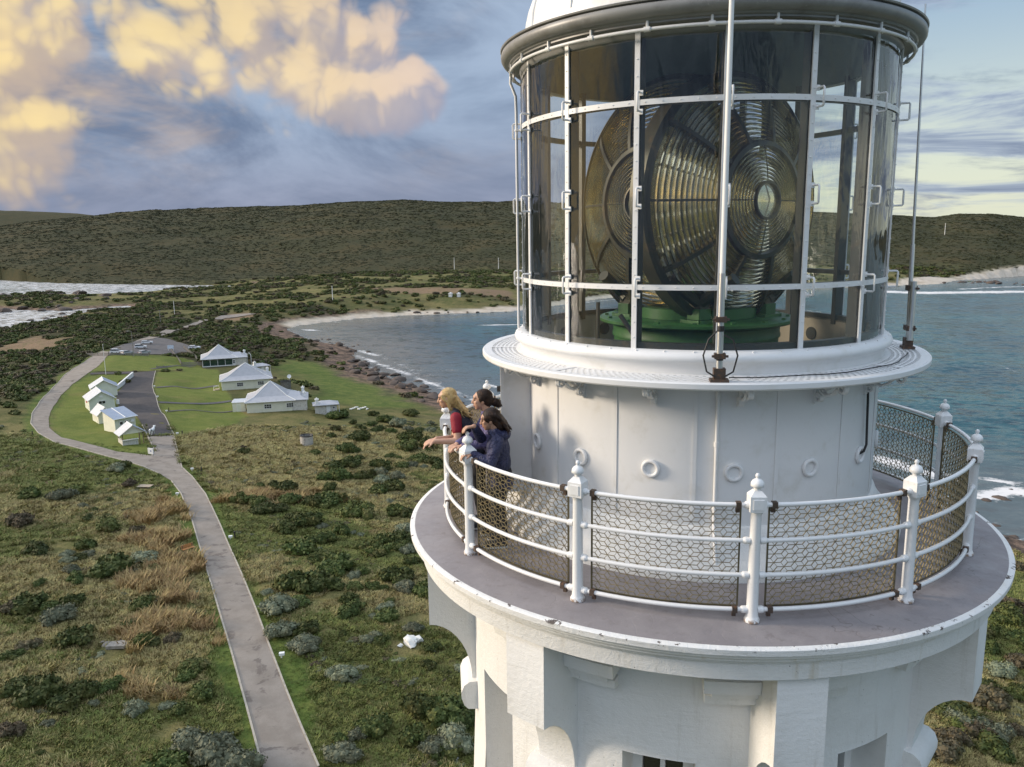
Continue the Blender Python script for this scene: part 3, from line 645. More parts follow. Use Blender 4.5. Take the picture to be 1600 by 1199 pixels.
def site(px_l, px_r, name, label, cat, group=None, sink=0.0):
    a = ground_at(*px_l); b_ = ground_at(*px_r); z = (a[2]+b_[2])/2-sink; a = at_z(*px_l, z); b_ = at_z(*px_r, z)
    o = empty(name, (a[0], a[1], z), math.atan2(b_[1]-a[1], b_[0]-a[0])); tag(o, label, cat, group); return o, math.dist(a[:2], b_[:2])
def wall_block(x0, x1, y0, y1, h, m, parent, name='wall'):
    mb = MB(); mb.box(((x0+x1)/2, (y0+y1)/2, h/2-.6), (x1-x0, y1-y0, h+1.2)); return mb.build(name, m, parent)
def window(parent, x, z, w_, h, face='front', y=0., cols=2, rows=2, nm='window'):
    """a white frame with glazing bars, its dark pane set back as a sub-part"""
    f = MB(); g = MB(); M_ = Matrix.Identity(4) if face == 'front' else Matrix.Rotation(-pi/2, 4, 'Z')
    def bx(mb, cx, cz, sx, sz, dy, th): c = M_ @ Vector((cx, dy, cz)); mb.box((c[0]+(x if face == 'front' else y), c[1]+(y if face == 'front' else x), c[2]+z), (sx, th, sz), rz=0 if face == 'front' else -pi/2)
    t_ = .10
    for s in (-1, 1): bx(f, s*w_/2, 0, t_, h+t_, -.04, .12); bx(f, 0, s*h/2, w_+t_, t_, -.043, .12)
    for k in range(1, cols): bx(f, -w_/2+w_*k/cols, 0, .07, h, -.035, .06)
    for k in range(1, rows): bx(f, 0, -h/2+h*k/rows, w_, .06, -.037, .06)
    bx(g, 0, 0, w_-.02, h-.02, -.006, .02)
    o = f.build(nm, M['trim'], parent); g.build('pane', M['dark_glass'], o); return o
def door(parent, x, w_, h, m, y=0.):
    d = MB(); d.box((x, y-.03, h/2), (w_, .08, h)); o = d.build('door', m, parent); f = MB()
    for s in (-1, 1): f.box((x+s*(w_/2+.05), y-.045, h/2), (.1, .1, h))
    f.box((x, y-.046, h+.05), (w_+.2, .1, .1)); f.build('door_frame', M['trim'], o); return o
def hip_roof(x0, x1, y0, y1, ze, zm, za, inset, ov=.45, ridge=0.):
    mb = MB(); X0, X1, Y0, Y1 = x0-ov, x1+ov, y0-ov, y1+ov; cx, cy = (x0+x1)/2, (y0+y1)/2
    i0, i1, j0, j1 = X0+inset, X1-inset, Y0+inset, Y1-inset
    v = [(X0, Y0, ze), (X1, Y0, ze), (X1, Y1, ze), (X0, Y1, ze), (i0, j0, zm), (i1, j0, zm), (i1, j1, zm), (i0, j1, zm), (cx-ridge, cy, za), (cx+ridge, cy, za),
         (X0, Y0, ze-.16), (X1, Y0, ze-.16), (X1, Y1, ze-.16), (X0, Y1, ze-.16)]
    f = [(0, 1, 5, 4), (1, 2, 6, 5), (2, 3, 7, 6), (3, 0, 4, 7), (4, 5, 9, 8), (5, 6, 9), (6, 7, 8, 9), (7, 4, 8), (10, 11, 1, 0), (11, 12, 2, 1), (12, 13, 3, 2), (13, 10, 0, 3), (13, 12, 11, 10)]
    if ridge == 0: f[4] = (4, 5, 8); f[5] = (5, 6, 8); f[6] = (6, 7, 8)
    mb.add(v, f); return mb
def ridge_caps(pts_list, r=.09):
    mb = MB()
    for a, b_ in pts_list: mb.tube([a, b_], r, 6)
    return mb
def chimney(parent, x, y, z0, h, s=.7, m=None):
    mb = MB(); mb.box((x, y, z0+h/2), (s, s, h)); mb.box((x, y, z0+h+.06), (s+.22, s+.22, .14)); mb.tube([(x, y, z0+h+.13), (x, y, z0+h+.5)], .16, 8); return mb.build('chimney', m or M['trim'], parent)

def cottage(px_l, px_r, label, glazed=False, stone_frac=.75):
    t, L = site(px_l, px_r, 'keepers_cottage', label, 'cottage', "lighthouse keepers' cottages in a row"); sx = L*stone_frac; dp = L*.80; H_ = 2.75
    if not glazed:
        wall_block(0, sx, 0, dp, H_, M['cream_board'], t)
        for k in (.38, .78) if stone_frac < .9 else (.40, .86): window(t, L*k*.92, 1.55, 1.75, 1.1, cols=3)
        for yy in (2.0, 5.0):
            f = MB(); f.box((-.04, yy, 1.5), (.12, 1.1, 1.2)); o = f.build('window', M['trim'], t); g = MB(); g.box((-.105, yy, 1.5), (.03, .9, 1.0)); g.build('pane', M['dark_glass'], o)
    else:
        wall_block(1.6, sx, 1.8, dp, H_, M['cream_board'], t)
        gl = MB(); gl.box((sx*.5-.4, .02, 1.3), (sx-1.3, .05, 2.0)); gl.build('glass_wall', M['green_glass'], t); gl = MB(); gl.box((.02, dp*.35, 1.3), (.05, dp*.7, 2.0)); gl.build('glass_wall', M['green_glass'], t)
        for k in range(5):
            p = MB(); p.box((.06+(sx-1.0)*k/4, -.03, 1.35), (.14, .14, 2.7)); p.build('post', M['trim'], t)
        for k in (1, 2):
            p = MB(); p.box((-.03, dp*.35*k, 1.35), (.14, .14, 2.7)); p.build('post', M['trim'], t)
        b_ = MB(); b_.box((sx*.5-.4, -.02, .16), (sx-1.0, .14, .4)); b_.box((-.02, dp*.35, .163), (.14, dp*.7, .4)); b_.build('base_rail', M['trim'], t)
        window(t, sx-.5, 1.45, 1.0, 1.3, y=1.78, cols=3)
        w2 = MB(); w2.box((sx-.5, .9, 1.2), (.95, 1.7, 2.4)); w2.build('porch', M['trim'], t); window(t, sx-.5, 1.4, .75, 1.2, y=.04, cols=2)
    if stone_frac < .95: wall_block(sx, L, .06, dp*.8, H_-.05, M['stone'], t, 'stone_wing')
    rf = hip_roof(0, sx+.6, 0, dp, H_+.12, H_+1.05, H_+4.35, 2.3).build('roof', M['iron_roof'], t)
    cx, cy = (sx+.6)/2, dp/2
    c = [(-.45, -.45), (sx+1.05, -.45), (sx+1.05, dp+.45), (-.45, dp+.45)]; ii = [(1.85, 1.85), (sx-1.25, 1.85), (sx-1.25, dp-1.85), (1.85, dp-1.85)]
    ridge_caps([((c[k][0], c[k][1], H_+.14), (ii[k][0], ii[k][1], H_+1.08)) for k in range(4)]+[((ii[k][0], ii[k][1], H_+1.08), (cx, cy, H_+4.4)) for k in range(4)]).build('ridge_cap', M['trim'], rf)
    if stone_frac < .95: hip_roof(sx-2.4, L, .1, dp*.8, H_+.10, H_+.62, H_+1.5, 1.7, ridge=1.2).build('wing_roof', M['iron_roof'], t)
    gut = MB(); gut.box(((sx+.6)/2, -.52, H_+.06), (sx+1.2, .1, .12)); gut.box((-.52, dp/2, H_+.062), (.1, dp+.9, .12)); gut.build('gutter', M['trim'], t)
    return t, L, dp
c3, L3, d3 = cottage((386, 646.5), (480, 640.6), 'nearest white keepers cottage with pyramid roof, two dark windows and whitewashed stone end')
chimney(c3, L3-.9, d3*.55, 3.3, 1.5); chimney(c3, L3-.5, d3*.25, 3.1, 1.0, .6)
k_ = MB(); k_.box((-2.1, 4.1, 1.0), (3.2, 2.6, 3.0)); k_.build('porch', M['cream_board'], c3); r_ = MB(); r_.add([(-3.9, 2.6, 2.5), (0, 2.6, 2.5), (0, 5.6, 2.5), (-3.9, 5.6, 2.5), (-3.3, 4.1, 3.25), (0, 4.1, 3.25)], [(0, 1, 5, 4), (2, 3, 4, 5), (3, 0, 4), (0, 3, 2, 1), (1, 2, 5)]); r_.build('porch_roof', M['iron_roof_white'], c3)
dr = door(c3, -2.1, .9, 1.95, M['pale_board'], 2.8)
c2, L2, d2 = cottage((347, 611), (424, 605.5), 'middle white keepers cottage half hidden behind the nearest one, cream walls and plain pyramid roof', stone_frac=.97)
chimney(c2, L2-.5, d2*.8, 3.2, 1.3)
st = MB(); st.box((-1.3, 1.6, .15), (1.2, 1.4, .5)); st.box((-2.2, 1.6, 0), (.6, 1.4, .3)); st.build('steps', M['pale_slab'], c2); hr = MB()
for yy in (.9, 2.3): hr.tube([(-.8, yy, .4), (-.8, yy, 1.4), (-2.3, yy, 1.1), (-2.3, yy, .1)], .05, 6)
hr.build('handrail', M['trim'], c2)
c1, L1, d1 = cottage((317, 574.5), (386, 570), 'farthest keepers cottage with glazed veranda wrapped round its front corner', glazed=True, stone_frac=.74)
chimney(c1, L1-.4, d1*.6, 3.0, 1.2); hr = MB(); hr.tube([(L1+.3, 1, 0), (L1+.3, 1, 3.6), (L1+1.1, 1, 3.9), (L1+1.6, 1, 3.2), (L1+1.6, 1, 0)], .07, 6); hr.tube([(L1+.3, 3, 0), (L1+.3, 3, 3.6), (L1+1.1, 3, 3.9), (L1+1.6, 3, 3.2), (L1+1.6, 3, 0)], .07, 6); hr.build('stair_rail', M['trim'], c1)

def privy(px_l, px_r, label):
    t, L = site(px_l, px_r, 'stone_outhouse', label, 'outhouse', 'stone outhouses behind the cottages', -.55); dp = L*.62
    wall_block(0, L, 0, dp, 2.1, M['stone'], t); b_ = MB(); b_.box((.4, -.04, .9), (.9, .12, 2.6)); b_.build('chimney_breast', M['stone'], t)
    hip_roof(0, L, 0, dp, 2.2, 2.5, 3.0, .9, .6, L*.2).build('roof', M['iron_roof'], t); chimney(t, .5, .5, 2.3, 1.3, .8, M['trim'])
    o = MB(); o.box((L+.5, -.4, 1.0), (.12, .12, 2.2)); o.build('post', M['trim'], t); door(t, L*.6, .8, 1.8, M['trim']); window(t, L*.85, 1.3, .5, .5, cols=1, rows=1)
    return t
privy((493, 646.5), (527, 644), 'small stone outhouse with chimney standing right of the nearest cottage')
privy((397, 583), (420, 580.5), 'small pale outhouse with round chimney pot behind the middle cottage')

def round_tank(px, r, h, m, name, label, rim=None, px_dy=0):
    x, y, z = ground_at(*px); t = empty(name, (x, y+r, z)); tag(t, label, 'water tank'); b_ = MB(); b_.lathe([(r, -.5), (r, h), (r-.14, h), (r-.14, h-.5), (0.01, h-.5)], 40); b_.build('tank_wall', m, t, 40)
    s = MB()
    for k in range(20): a = 2*pi*k/20; s.box((r*sin(a), -r*cos(a), h/2), (.10, .05, h), rz=a)
    s.build('stave', m, t)
    if rim: q = MB(); q.lathe([(r+.06, h-.14), (r+.06, h+.05), (r-.16, h+.05), (r-.16, h-.14)], 40, closed_prof=True); q.build('rim', rim, t, 40); w_ = MB(); w_.lathe([(r-.15, h-.3), (.01, h-.3)], 40); w_.build('water', M['dark_glass'], t)
    return t
M['tank_conc'] = mat('streaked_concrete', (.50, .47, .42), .85, bump=(6, .4, .03), var=[(2.4, (.20, .18, .16), .5, .68), (9, (.62, .60, .56), .55, .75)])
M['tank_dark'] = mat('dark_tank_iron', (.16, .15, .13), .7, var=(3, (.30, .29, .27), .5, .7)); M['rim_dark'] = mat('dark_rim', (.05, .045, .04), .7)
round_tank((475, 697), 1.32, 2.0, M['tank_conc'], 'water_tank', 'round streaked concrete water tank alone in the dry grass', M['rim_dark'])
round_tank((443, 608), 1.5, 2.2, M['tank_dark'], 'water_tank', 'dark open round tank behind the nearest cottage roof', M['rim_dark'])
x, y, z = ground_at(441, 612); t = empty('satellite_dish', (x-.6, y+6, z)); tag(t, 'white satellite dish on a mast behind the nearest cottage', 'satellite dish'); b_ = MB(); b_.tube([(0, 0, 0), (0, 0, 3.4)], .05, 6); b_.build('mast', M['trim'], t); b_ = MB(); b_.lathe([(.02, 0), (.35, .06), (.6, .2), (.62, .2), (.36, .03), (.02, -.04)], 20); d_ = b_.build('dish', M['trim'], t, 40); d_.location = (0, -.1, 3.5); d_.rotation_euler = (R_(65), 0, R_(20))

def shed(px_l, px_r, label, eave, apex, dp, mwall, left_m, right_m, wins=(), name='shed', windows_y=0.):
    t, L = site(px_l, px_r, name, label, 'shed', 'sheds between the loop road and the yard')
    mb = MB(); e, a = eave, apex; mb.add([(0, 0, -.8), (L, 0, -.8), (L, 0, e), (L/2, 0, a), (0, 0, e), (0, dp, -.8), (L, dp, -.8), (L, dp, e), (L/2, dp, a), (0, dp, e)],
                                         [(0, 1, 2, 3, 4), (6, 5, 9, 8, 7), (0, 4, 9, 5), (1, 6, 7, 2), (4, 3, 8, 9), (2, 7, 8, 3)]); mb.build('wall', mwall, t)
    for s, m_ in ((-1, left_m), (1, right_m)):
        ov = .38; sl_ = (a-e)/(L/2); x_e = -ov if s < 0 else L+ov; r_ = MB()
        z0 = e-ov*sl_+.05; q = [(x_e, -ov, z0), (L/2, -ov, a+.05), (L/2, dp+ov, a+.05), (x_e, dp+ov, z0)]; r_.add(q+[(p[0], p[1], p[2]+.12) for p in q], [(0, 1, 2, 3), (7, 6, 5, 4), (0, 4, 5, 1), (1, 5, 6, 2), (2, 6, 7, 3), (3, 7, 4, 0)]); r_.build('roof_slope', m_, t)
        b_ = MB(); b_.tube([(x_e, -ov-.02, z0+.05), (L/2, -ov-.02, a+.11)], .085, 5); b_.build('barge_board', M['trim'], t)
    rc = MB(); rc.tube([(L/2, -ov, a+.18), (L/2, dp+ov, a+.18)], .09, 6); rc.build('ridge_cap', M['trim'], t)
    for wx, wz, ww, wh in wins: window(t, L*wx, wz, ww, wh, cols=2, rows=1)
    return t, L
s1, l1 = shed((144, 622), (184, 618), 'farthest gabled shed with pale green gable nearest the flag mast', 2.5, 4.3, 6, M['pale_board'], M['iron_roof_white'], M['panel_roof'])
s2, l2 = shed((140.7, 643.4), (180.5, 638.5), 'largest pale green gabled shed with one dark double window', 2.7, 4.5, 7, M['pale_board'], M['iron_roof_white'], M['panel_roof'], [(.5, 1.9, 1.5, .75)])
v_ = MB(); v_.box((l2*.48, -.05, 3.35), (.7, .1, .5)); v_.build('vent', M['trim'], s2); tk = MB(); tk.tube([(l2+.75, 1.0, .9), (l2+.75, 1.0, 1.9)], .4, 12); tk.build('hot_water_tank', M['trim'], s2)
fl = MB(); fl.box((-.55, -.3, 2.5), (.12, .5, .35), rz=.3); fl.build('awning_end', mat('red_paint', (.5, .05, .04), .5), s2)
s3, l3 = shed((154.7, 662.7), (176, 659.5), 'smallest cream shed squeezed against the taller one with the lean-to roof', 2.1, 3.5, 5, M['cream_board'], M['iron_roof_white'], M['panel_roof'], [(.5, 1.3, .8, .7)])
t, L = site((181, 677), (213, 670.5), 'shed', 'tall cream shed with lean-to roof of two blue grey sheets', 'shed', 'sheds between the loop road and the yard'); dp = 5.0
mb = MB(); mb.add([(0, 0, -.8), (L, 0, -.8), (L, 0, 3.0), (0, 0, 3.0), (0, dp, -.8), (L, dp, -.8), (L, dp, 4.2), (0, dp, 4.2)], [(0, 1, 2, 3), (5, 4, 7, 6), (0, 3, 7, 4), (1, 5, 6, 2), (3, 2, 6, 7)]); mb.build('wall', M['cream_board'], t)
for a, b_ in ((-.35, L*.47), (L*.5, L+.35)):
    r_ = MB(); q = [(a, -.45, 2.95), (b_, -.45, 2.95), (b_, dp+.3, 4.32), (a, dp+.3, 4.32)]; r_.add(q+[(p[0], p[1], p[2]+.12) for p in q], [(3, 2, 1, 0), (4, 5, 6, 7), (0, 1, 5, 4), (1, 2, 6, 5), (2, 3, 7, 6), (3, 0, 4, 7)]); r_.build('roof_sheet', M['panel_roof'], t)
r_ = MB(); r_.add([(L*.465, -.5, 3.1), (L*.505, -.5, 3.1), (L*.505, dp+.3, 4.5), (L*.465, dp+.3, 4.5)], [(0, 1, 2, 3)]); 
bb = MB(); bb.tube([(L*.485, -.46, 3.12), (L*.485, dp+.3, 4.48)], .10, 5); bb.tube([(-.4, -.47, 3.0), (L+.4, -.47, 3.0)], .10, 5); bb.build('roof_trim', M['trim'], t)
for wx in (.30, .55): window(t, L*wx, 1.9, .75, .75, cols=1, rows=1)
ac = MB(); ac.box((L*.82, -.2, 2.1), (.7, .35, .5)); ac.build('air_conditioner', M['trim'], t); tk = MB(); tk.tube([(L*.2, -.5, .55), (L*.55, -.5, .55)], .42, 12); tk.build('gas_tank', mat('sage_paint', (.42, .45, .38), .5), t)
t, L = site((192, 698), (226, 692.5), 'kiosk', 'open timber kiosk with gabled roof over a low whitewashed stone wall', 'kiosk')
wall_block(0, L*.72, 0, .35, 1.15, M['stone'], t, 'stone_wall'); wall_block(0, .35, .36, 3.4, 1.15, M['stone'], t, 'stone_wall')
for x_, y_ in ((.1, .1), (L-.1, .15), (L-.1, 3.3), (.1, 3.3), (L*.8, .15)):
    p = MB(); p.box((x_, y_, 1.2), (.16, .16, 2.5)); p.build('post', M['timber'], t)
ct = MB(); ct.box((L*.36, -.06, 1.2), (L*.74, .5, .1)); ct.build('counter', M['trim'], t)
g = MB(); g.add([(-.2, 0, 2.35), (L+.2, 0, 2.35), (L/2, 0, 3.9)], [(0, 1, 2)]); g.add([(-.2, .12, 2.35), (L+.2, .12, 2.35), (L/2, .12, 3.9)], [(2, 1, 0)]); g.build('gable', M['cream_board'], t)
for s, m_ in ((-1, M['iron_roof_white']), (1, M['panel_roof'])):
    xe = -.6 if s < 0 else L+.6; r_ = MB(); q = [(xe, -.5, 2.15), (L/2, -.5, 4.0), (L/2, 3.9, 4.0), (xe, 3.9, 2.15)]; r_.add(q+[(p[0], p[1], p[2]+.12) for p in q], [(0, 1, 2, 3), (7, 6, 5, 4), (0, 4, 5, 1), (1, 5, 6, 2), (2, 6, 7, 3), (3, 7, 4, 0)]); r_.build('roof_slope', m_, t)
rc = MB(); rc.tube([(L/2, -.5, 4.13), (L/2, 3.9, 4.13)], .1, 6); rc.build('ridge_cap', M['trim'], t)
# low white wall beside the yard
a = ground_at(181.5, 609.5); b_ = ground_at(208, 588.5); t = empty('garden_wall', a, math.atan2(b_[1]-a[1], b_[0]-a[0])); tag(t, 'low white wall running along the edge of the dark yard', 'wall'); Lw = math.dist(a[:2], b_[:2]); w_ = MB(); w_.box((Lw/2, 0, .3), (Lw, .35, 1.2)); w_.build('wall', M['trim'], t); w_ = MB(); w_.box((Lw/2, 0, .96), (Lw+.1, .5, .1)); w_.build('coping', M['trim'], t)

# ---- fences
def fence(pxs, label, h=1.15, m=M['grey_timber']):
    P = [ground_at(*p) for p in pxs]; t = empty('picket_fence', P[0]); tag(t, label, 'fence', 'picket fences by the car park'); pal = MB(); rl = MB(); o = Vector(P[0]); np_ = 0
    for a, b_ in zip(P[:-1], P[1:]):
        a = Vector(a); b_ = Vector(b_); L = (b_-a).length; n = max(1, int(L/2.6)); rz = math.atan2(b_.y-a.y, b_.x-a.x)
        for k in range(n+1):
            p = a+(b_-a)*k/n-o; q = MB(); q.box((p.x, p.y, p.z+h*.5), (.14, .14, h+.5)); q.build('post', m, t)
        for zz in (.35, h-.2): rl.tube([(a-o)+Vector((0, .06, zz)), (b_-o)+Vector((0, .06, zz))], .05, 4)
        k = 0
        for k in range(int(L/.26)):
            p = a+(b_-a)*(k*.26/L)-o; pal.box((p.x, p.y-.04, p.z+h/2), (.15, .03, h), rz=rz)
    rl.build('rail', m, t); q = pal.build('paling', m, t); q['kind'] = 'stuff'; return t
fence([(136, 557), (170, 556), (232, 557)], 'long grey picket fence between the far lawn and the car park')
fence([(268, 549), (284, 571), (322, 571)], 'grey picket fence with a corner beside the far cottage path')
fence([(287, 544), (308, 562)], 'short picket fence running to the glazed cottage')
fence([(245, 575.5), (306, 573)], 'low dark fence across the lawn in front of the glazed cottage', .7)

# ---- cars
def carpaint(name, c): return mat(name, c, .25, spec=.6)
PAINT = {'white': carpaint('white_car_paint', (.78, .79, .80)), 'silver': carpaint('silver_car_paint', (.45, .46, .48))}
M['tyre'] = mat('tyre_rubber', (.02, .02, .02), .8); M['lamp_glass'] = mat('headlamp_glass', (.75, .76, .78), .15); M['tail'] = mat('tail_lamp', (.35, .02, .02), .3)
def car(px, deg, paint, label, kind='suv'):
    x, y, z = ground_at(*px); t = empty('parked_car', (x, y, z+.14), R_(deg)); tag(t, label, 'car', 'cars parked in the car park')
    Mx = Matrix(((1, 0, 0, 0), (0, 0, 1, 0), (0, 1, 0, 0), (0, 0, 0, 1)))
    hgt = 1.72 if kind == 'suv' else 1.48
    b_ = MB(); b_.prism([(-2.2, .35), (2.2, .35), (2.26, .75), (2.1, .98), (1.1, 1.05), (-2.15, 1.08), (-2.25, .7)], -.88, .88, 0, Mx)
    b_.prism([(-1.95, hgt-.12), (-1.8, hgt), (-.1, hgt), (.15, hgt-.1)], -.70, .70, 0, Mx); body = b_.build('body', paint, t)
    g = MB(); g.add([(-2.05, -.8, 1.07), (1.05, -.8, 1.05), (1.05, .8, 1.05), (-2.05, .8, 1.07), (-1.9, -.67, hgt-.1), (.14, -.67, hgt-.1), (.14, .67, hgt-.1), (-1.9, .67, hgt-.1)], [(0, 1, 5, 4), (1, 2, 6, 5), (2, 3, 7, 6), (3, 0, 4, 7)]); g.build('windows', M['dark_glass'], t)
    for wx in (-1.4, 1.4):
        for s in (-1, 1):
            w_ = MB(); w_.tube([(wx, s*.70, .34), (wx, s*.90, .34)], .34, 14); o = w_.build('wheel', M['tyre'], t); r_ = MB(); r_.tube([(wx, s*.895, .34), (wx, s*.915, .34)], .2, 10); r_.build('rim', M['alu'], o)
    for s in (-1, 1):
        h_ = MB(); h_.box((2.2, s*.62, .8), (.1, .34, .16)); h_.build('headlight', M['lamp_glass'], t); h_ = MB(); h_.box((-2.21, s*.72, .85), (.08, .2, .28)); h_.build('tail_light', M['tail'], t)
    return t
car((220, 545), 38, PAINT['white'], 'white off-road car parked nearest the lamp post'); car((230, 538), 36, PAINT['white'], 'white car parked farthest back beside the access road', 'sedan')
car((226, 554), 80, PAINT['silver'], 'silver car seen end-on behind the picket fence', 'sedan'); car((304, 546), 12, PAINT['white'], 'white estate car parked just left of the glazed cottage roof', 'sedan')
car((183, 553), 15, PAINT['white'], 'white van-like car half hidden behind the left end of the picket fence'); car((199, 554.5), 75, PAINT['silver'], 'silver car behind the picket fence between the white car and the lamp post', 'sedan')
x, y, z = ground_at(267, 549); t = empty('notice_board', (x, y, z), R_(15)); tag(t, 'pale blue notice board on two posts at the car park entrance', 'sign'); b_ = MB(); b_.box((0, 0, 1.7), (2.4, .1, 1.4)); b_.build('panel', mat('pale_blue_sign', (.55, .66, .78), .5, var=(1.5, (.7, .75, .8), .45, .6)), t)
for s in (-1, 1): b_ = MB(); b_.box((s*1.0, .1, .9), (.12, .12, 1.9)); b_.build('post', M['trim'], t)

# ---- poles and masts
def pole(px, h, r, label, cat, arm=0, m=None, name='utility_pole', group=None, yard=False):
    x, y, z = ground_at(*px); t = empty(name, (x, y, z)); tag(t, label, cat, group); b_ = MB(); b_.tube([(0, 0, -.3), (0, 0, h)], [r, r*.7], 8); b_.build('pole', m or M['trim'], t, 40)
    if arm: b_ = MB(); b_.box((0, 0, h-.4), (arm, .14, .14)); b_.build('crossarm', M['grey_timber'], t)
    if yard: b_ = MB(); b_.ball((0, 0, h+.08), .12, 8, 5); b_.build('truck', M['trim'], t)
    return t
pole((165.5, 585.5), 9.2, .08, 'tall thin white flag mast on the lawn behind the sheds', 'flag mast', yard=True, name='flag_mast')
lp = pole((209, 557.5), 9.2, .12, 'grey lamp post with bent arm beside the car park fence', 'lamp post', m=M['grey_timber'], name='lamp_post'); b_ = MB(); b_.tube([(0, 0, 9.1), (-.6, 0, 9.3), (-1.5, 0, 9.3)], .07, 6); b_.build('arm', M['grey_timber'], lp); b_ = MB(); b_.box((-1.5, 0, 9.25), (.8, .35, .16)); b_.build('lamp_head', M['alu'], lp)
pole((273, 493), 9.5, .20, 'pale power pole standing in dark scrub above the access road', 'power pole', 1.6, group='power poles across the isthmus'); pole((251, 507), 8, .18, 'grey power pole in the scrub left of the access road', 'power pole', 1.6, M['grey_timber'], group='power poles across the isthmus')
pole((520, 471), 11, .28, 'lone white pole on the open grassy isthmus', 'power pole', 0, group='power poles across the isthmus'); pole((710, 421), 15, .4, 'white pole on the lower slope of the hill, left of the tower', 'power pole', 0, group='power poles across the isthmus'); pole((779, 422), 15, .4, 'white pole on the hill slope closest to the lantern', 'power pole', 0, group='power poles across the isthmus')
pole((1476, 367), 17, .45, 'white pole high on the dark hill beyond the right bay', 'power pole', 0, group='power poles across the isthmus')
for k, (px, lab) in enumerate([((704, 464), 'left of two white huts on the plain above the beach'), ((717, 464), 'right of two white huts on the plain above the beach')]):
    x, y, z = ground_at(*px); t = empty('hut', (x, y, z)); tag(t, lab, 'hut', 'white huts above the beach'); b_ = MB(); b_.box((0, 0, 1.2), (2.4, 2.4, 2.8)); b_.build('wall', M['trim'], t); hip_roof(-1.2, 1.2, -1.2, 1.2, 2.6, 2.9, 3.4, .6, .3).build('roof', M['iron_roof_white'], t)

# ---- small things along the track
x, y, z = ground_at(297, 862); t = empty('bench', (x-.2, y, z), R_(62)); tag(t, 'small orange timber bench on the grass verge left of the road', 'bench'); M['orange_wood'] = mat('orange_timber', (.50, .23, .08), .6, var=(5, (.38, .17, .06), .4, .7))
for k in range(4): b_ = MB(); b_.box((0, -.18+.13*k, .46), (1.6, .11, .04)); b_.build('seat_slat', M['orange_wood'], t)
for k in range(3): b_ = MB(); b_.box((0, .33+.02*k, .58+.14*k), (1.6, .04, .11)); b_.build('back_slat', M['orange_wood'], t)
for s in (-1, 1): b_ = MB(); b_.box((s*.65, -.12, .22), (.08, .08, .44)); b_.box((s*.65, .3, .45), (.08, .08, .9)); b_.box((s*.65, .09, .423), (.06, .5, .05)); b_.build('leg', M['timber'], t)
x, y, z = ground_at(236, 711); t = empty('sign_board', (x, y, z), R_(-8)); tag(t, 'white square sign on the grass at the road junction', 'sign'); b_ = MB(); b_.box((0, 0, .75), (1.25, .18, 1.15)); b_.build('board', M['trim'], t); b_ = MB(); b_.box((.1, -.093, .8), (.34, .01, .25)); b_.build('printed_mark', mat('sign_blue', (.12, .18, .32), .5), t)
for s in (-1, 1): b_ = MB(); b_.box((s*.45, 0, .1), (.1, .1, .4)); b_.build('post', M['timber'], t)
# black and white cow figure
x, y, z = ground_at(238, 680); t = empty('cow_statue', (x, y, z+.1), R_(100)); tag(t, 'black and white cow statue standing on the dark yard by the kiosk', 'statue')
M['cow'] = mat('painted_cow', (.80, .80, .78), .4, var=(1.3, (.03, .03, .03), .56, .58))
b_ = MB(); b_.tube([(-.95, 0, 1.05), (-.6, 0, 1.05), (0, 0, .98), (.6, 0, 1.08), (.85, 0, 1.15)], [.22, .36, .4, .36, .24], 12); b_.tube([(.7, 0, 1.15), (1.05, 0, 1.5), (1.25, 0, 1.6)], [.26, .19, .17], 10); b_.tube([(1.15, 0, 1.62), (1.4, 0, 1.48), (1.62, 0, 1.36)], [.18, .16, .11], 10)
for lx in (-.65, .6):
    for s in (-1, 1): b_.tube([(lx, s*.2, .95), (lx+(.08 if lx < 0 else 0), s*.2, .5), (lx, s*.2, 0)], [.14, .085, .08], 8)
for s in (-1, 1): b_.tube([(1.2, s*.12, 1.7), (1.22, s*.3, 1.72)], [.05, .07], 6)
b_.tube([(-.95, 0, 1.2), (-1.12, 0, 1.0), (-1.12, 0, .5)], [.05, .035, .06], 6); b_.build('body', M['cow'], t, 60)
x, y, z = ground_at(227, 762); t = empty('plank_stack', (x, y, z), R_(8)); tag(t, 'pale plank slab lying in the grass left of the road bend', 'plank')
for k in range(3): b_ = MB(); b_.box((0, -.42+.42*k, .28+.01*k), (2.3, .38, .09)); b_.build('plank', M['pale_slab'], t)
for s in (-1, 1): b_ = MB(); b_.box((s*.8, 0, .1), (.14, 1.1, .26)); b_.build('bearer', M['grey_timber'], t)
# broken concrete slab with rubble in the left field
x, y, z = ground_at(184, 1012); t = empty('concrete_slab', (x, y, z), R_(14)); tag(t, 'broken grey concrete slab among rubble in the left field', 'slab'); M['old_conc'] = mat('old_concrete', (.33, .30, .26), .9, bump=(5, .5, .05), var=(3, (.20, .18, .15), .4, .7))
b_ = MB(); b_.prism([(-.9, -.55), (.85, -.5), (1.05, .5), (.2, .62), (-.8, .45)], .12, .42); b_.build('slab', M['old_conc'], t)
def rock_mesh(name, m, seed, flat=.7, sub=3, amp=.38):
    r0 = random.Random(seed); bm = bmesh.new(); bmesh.ops.create_icosphere(bm, subdivisions=sub, radius=1); ph = [(Vector((r0.uniform(-1, 1), r0.uniform(-1, 1), r0.uniform(-1, 1))).normalized(), r0.uniform(.55, 1.0)) for _ in range(11)]
    for v in bm.verts:
        d = v.co.normalized(); k = 1.0
        for n_, h_ in ph:
            q = d.dot(n_)
            if q*k > h_*.93: k = min(k, h_*.93/q)
        from mathutils import noise as mn
        k *= 1+.16*mn.noise(d*2.6+Vector((seed, 0, 0)))+.08*mn.noise(d*7+Vector((0, seed, 0)))
        v.co = d*k; v.co.z *= flat
    me = bpy.data.meshes.new(name); bm.to_mesh(me); bm.free(); me.shade_smooth(); me.set_sharp_from_angle(angle=R_(38)); me.materials.append(m); return me
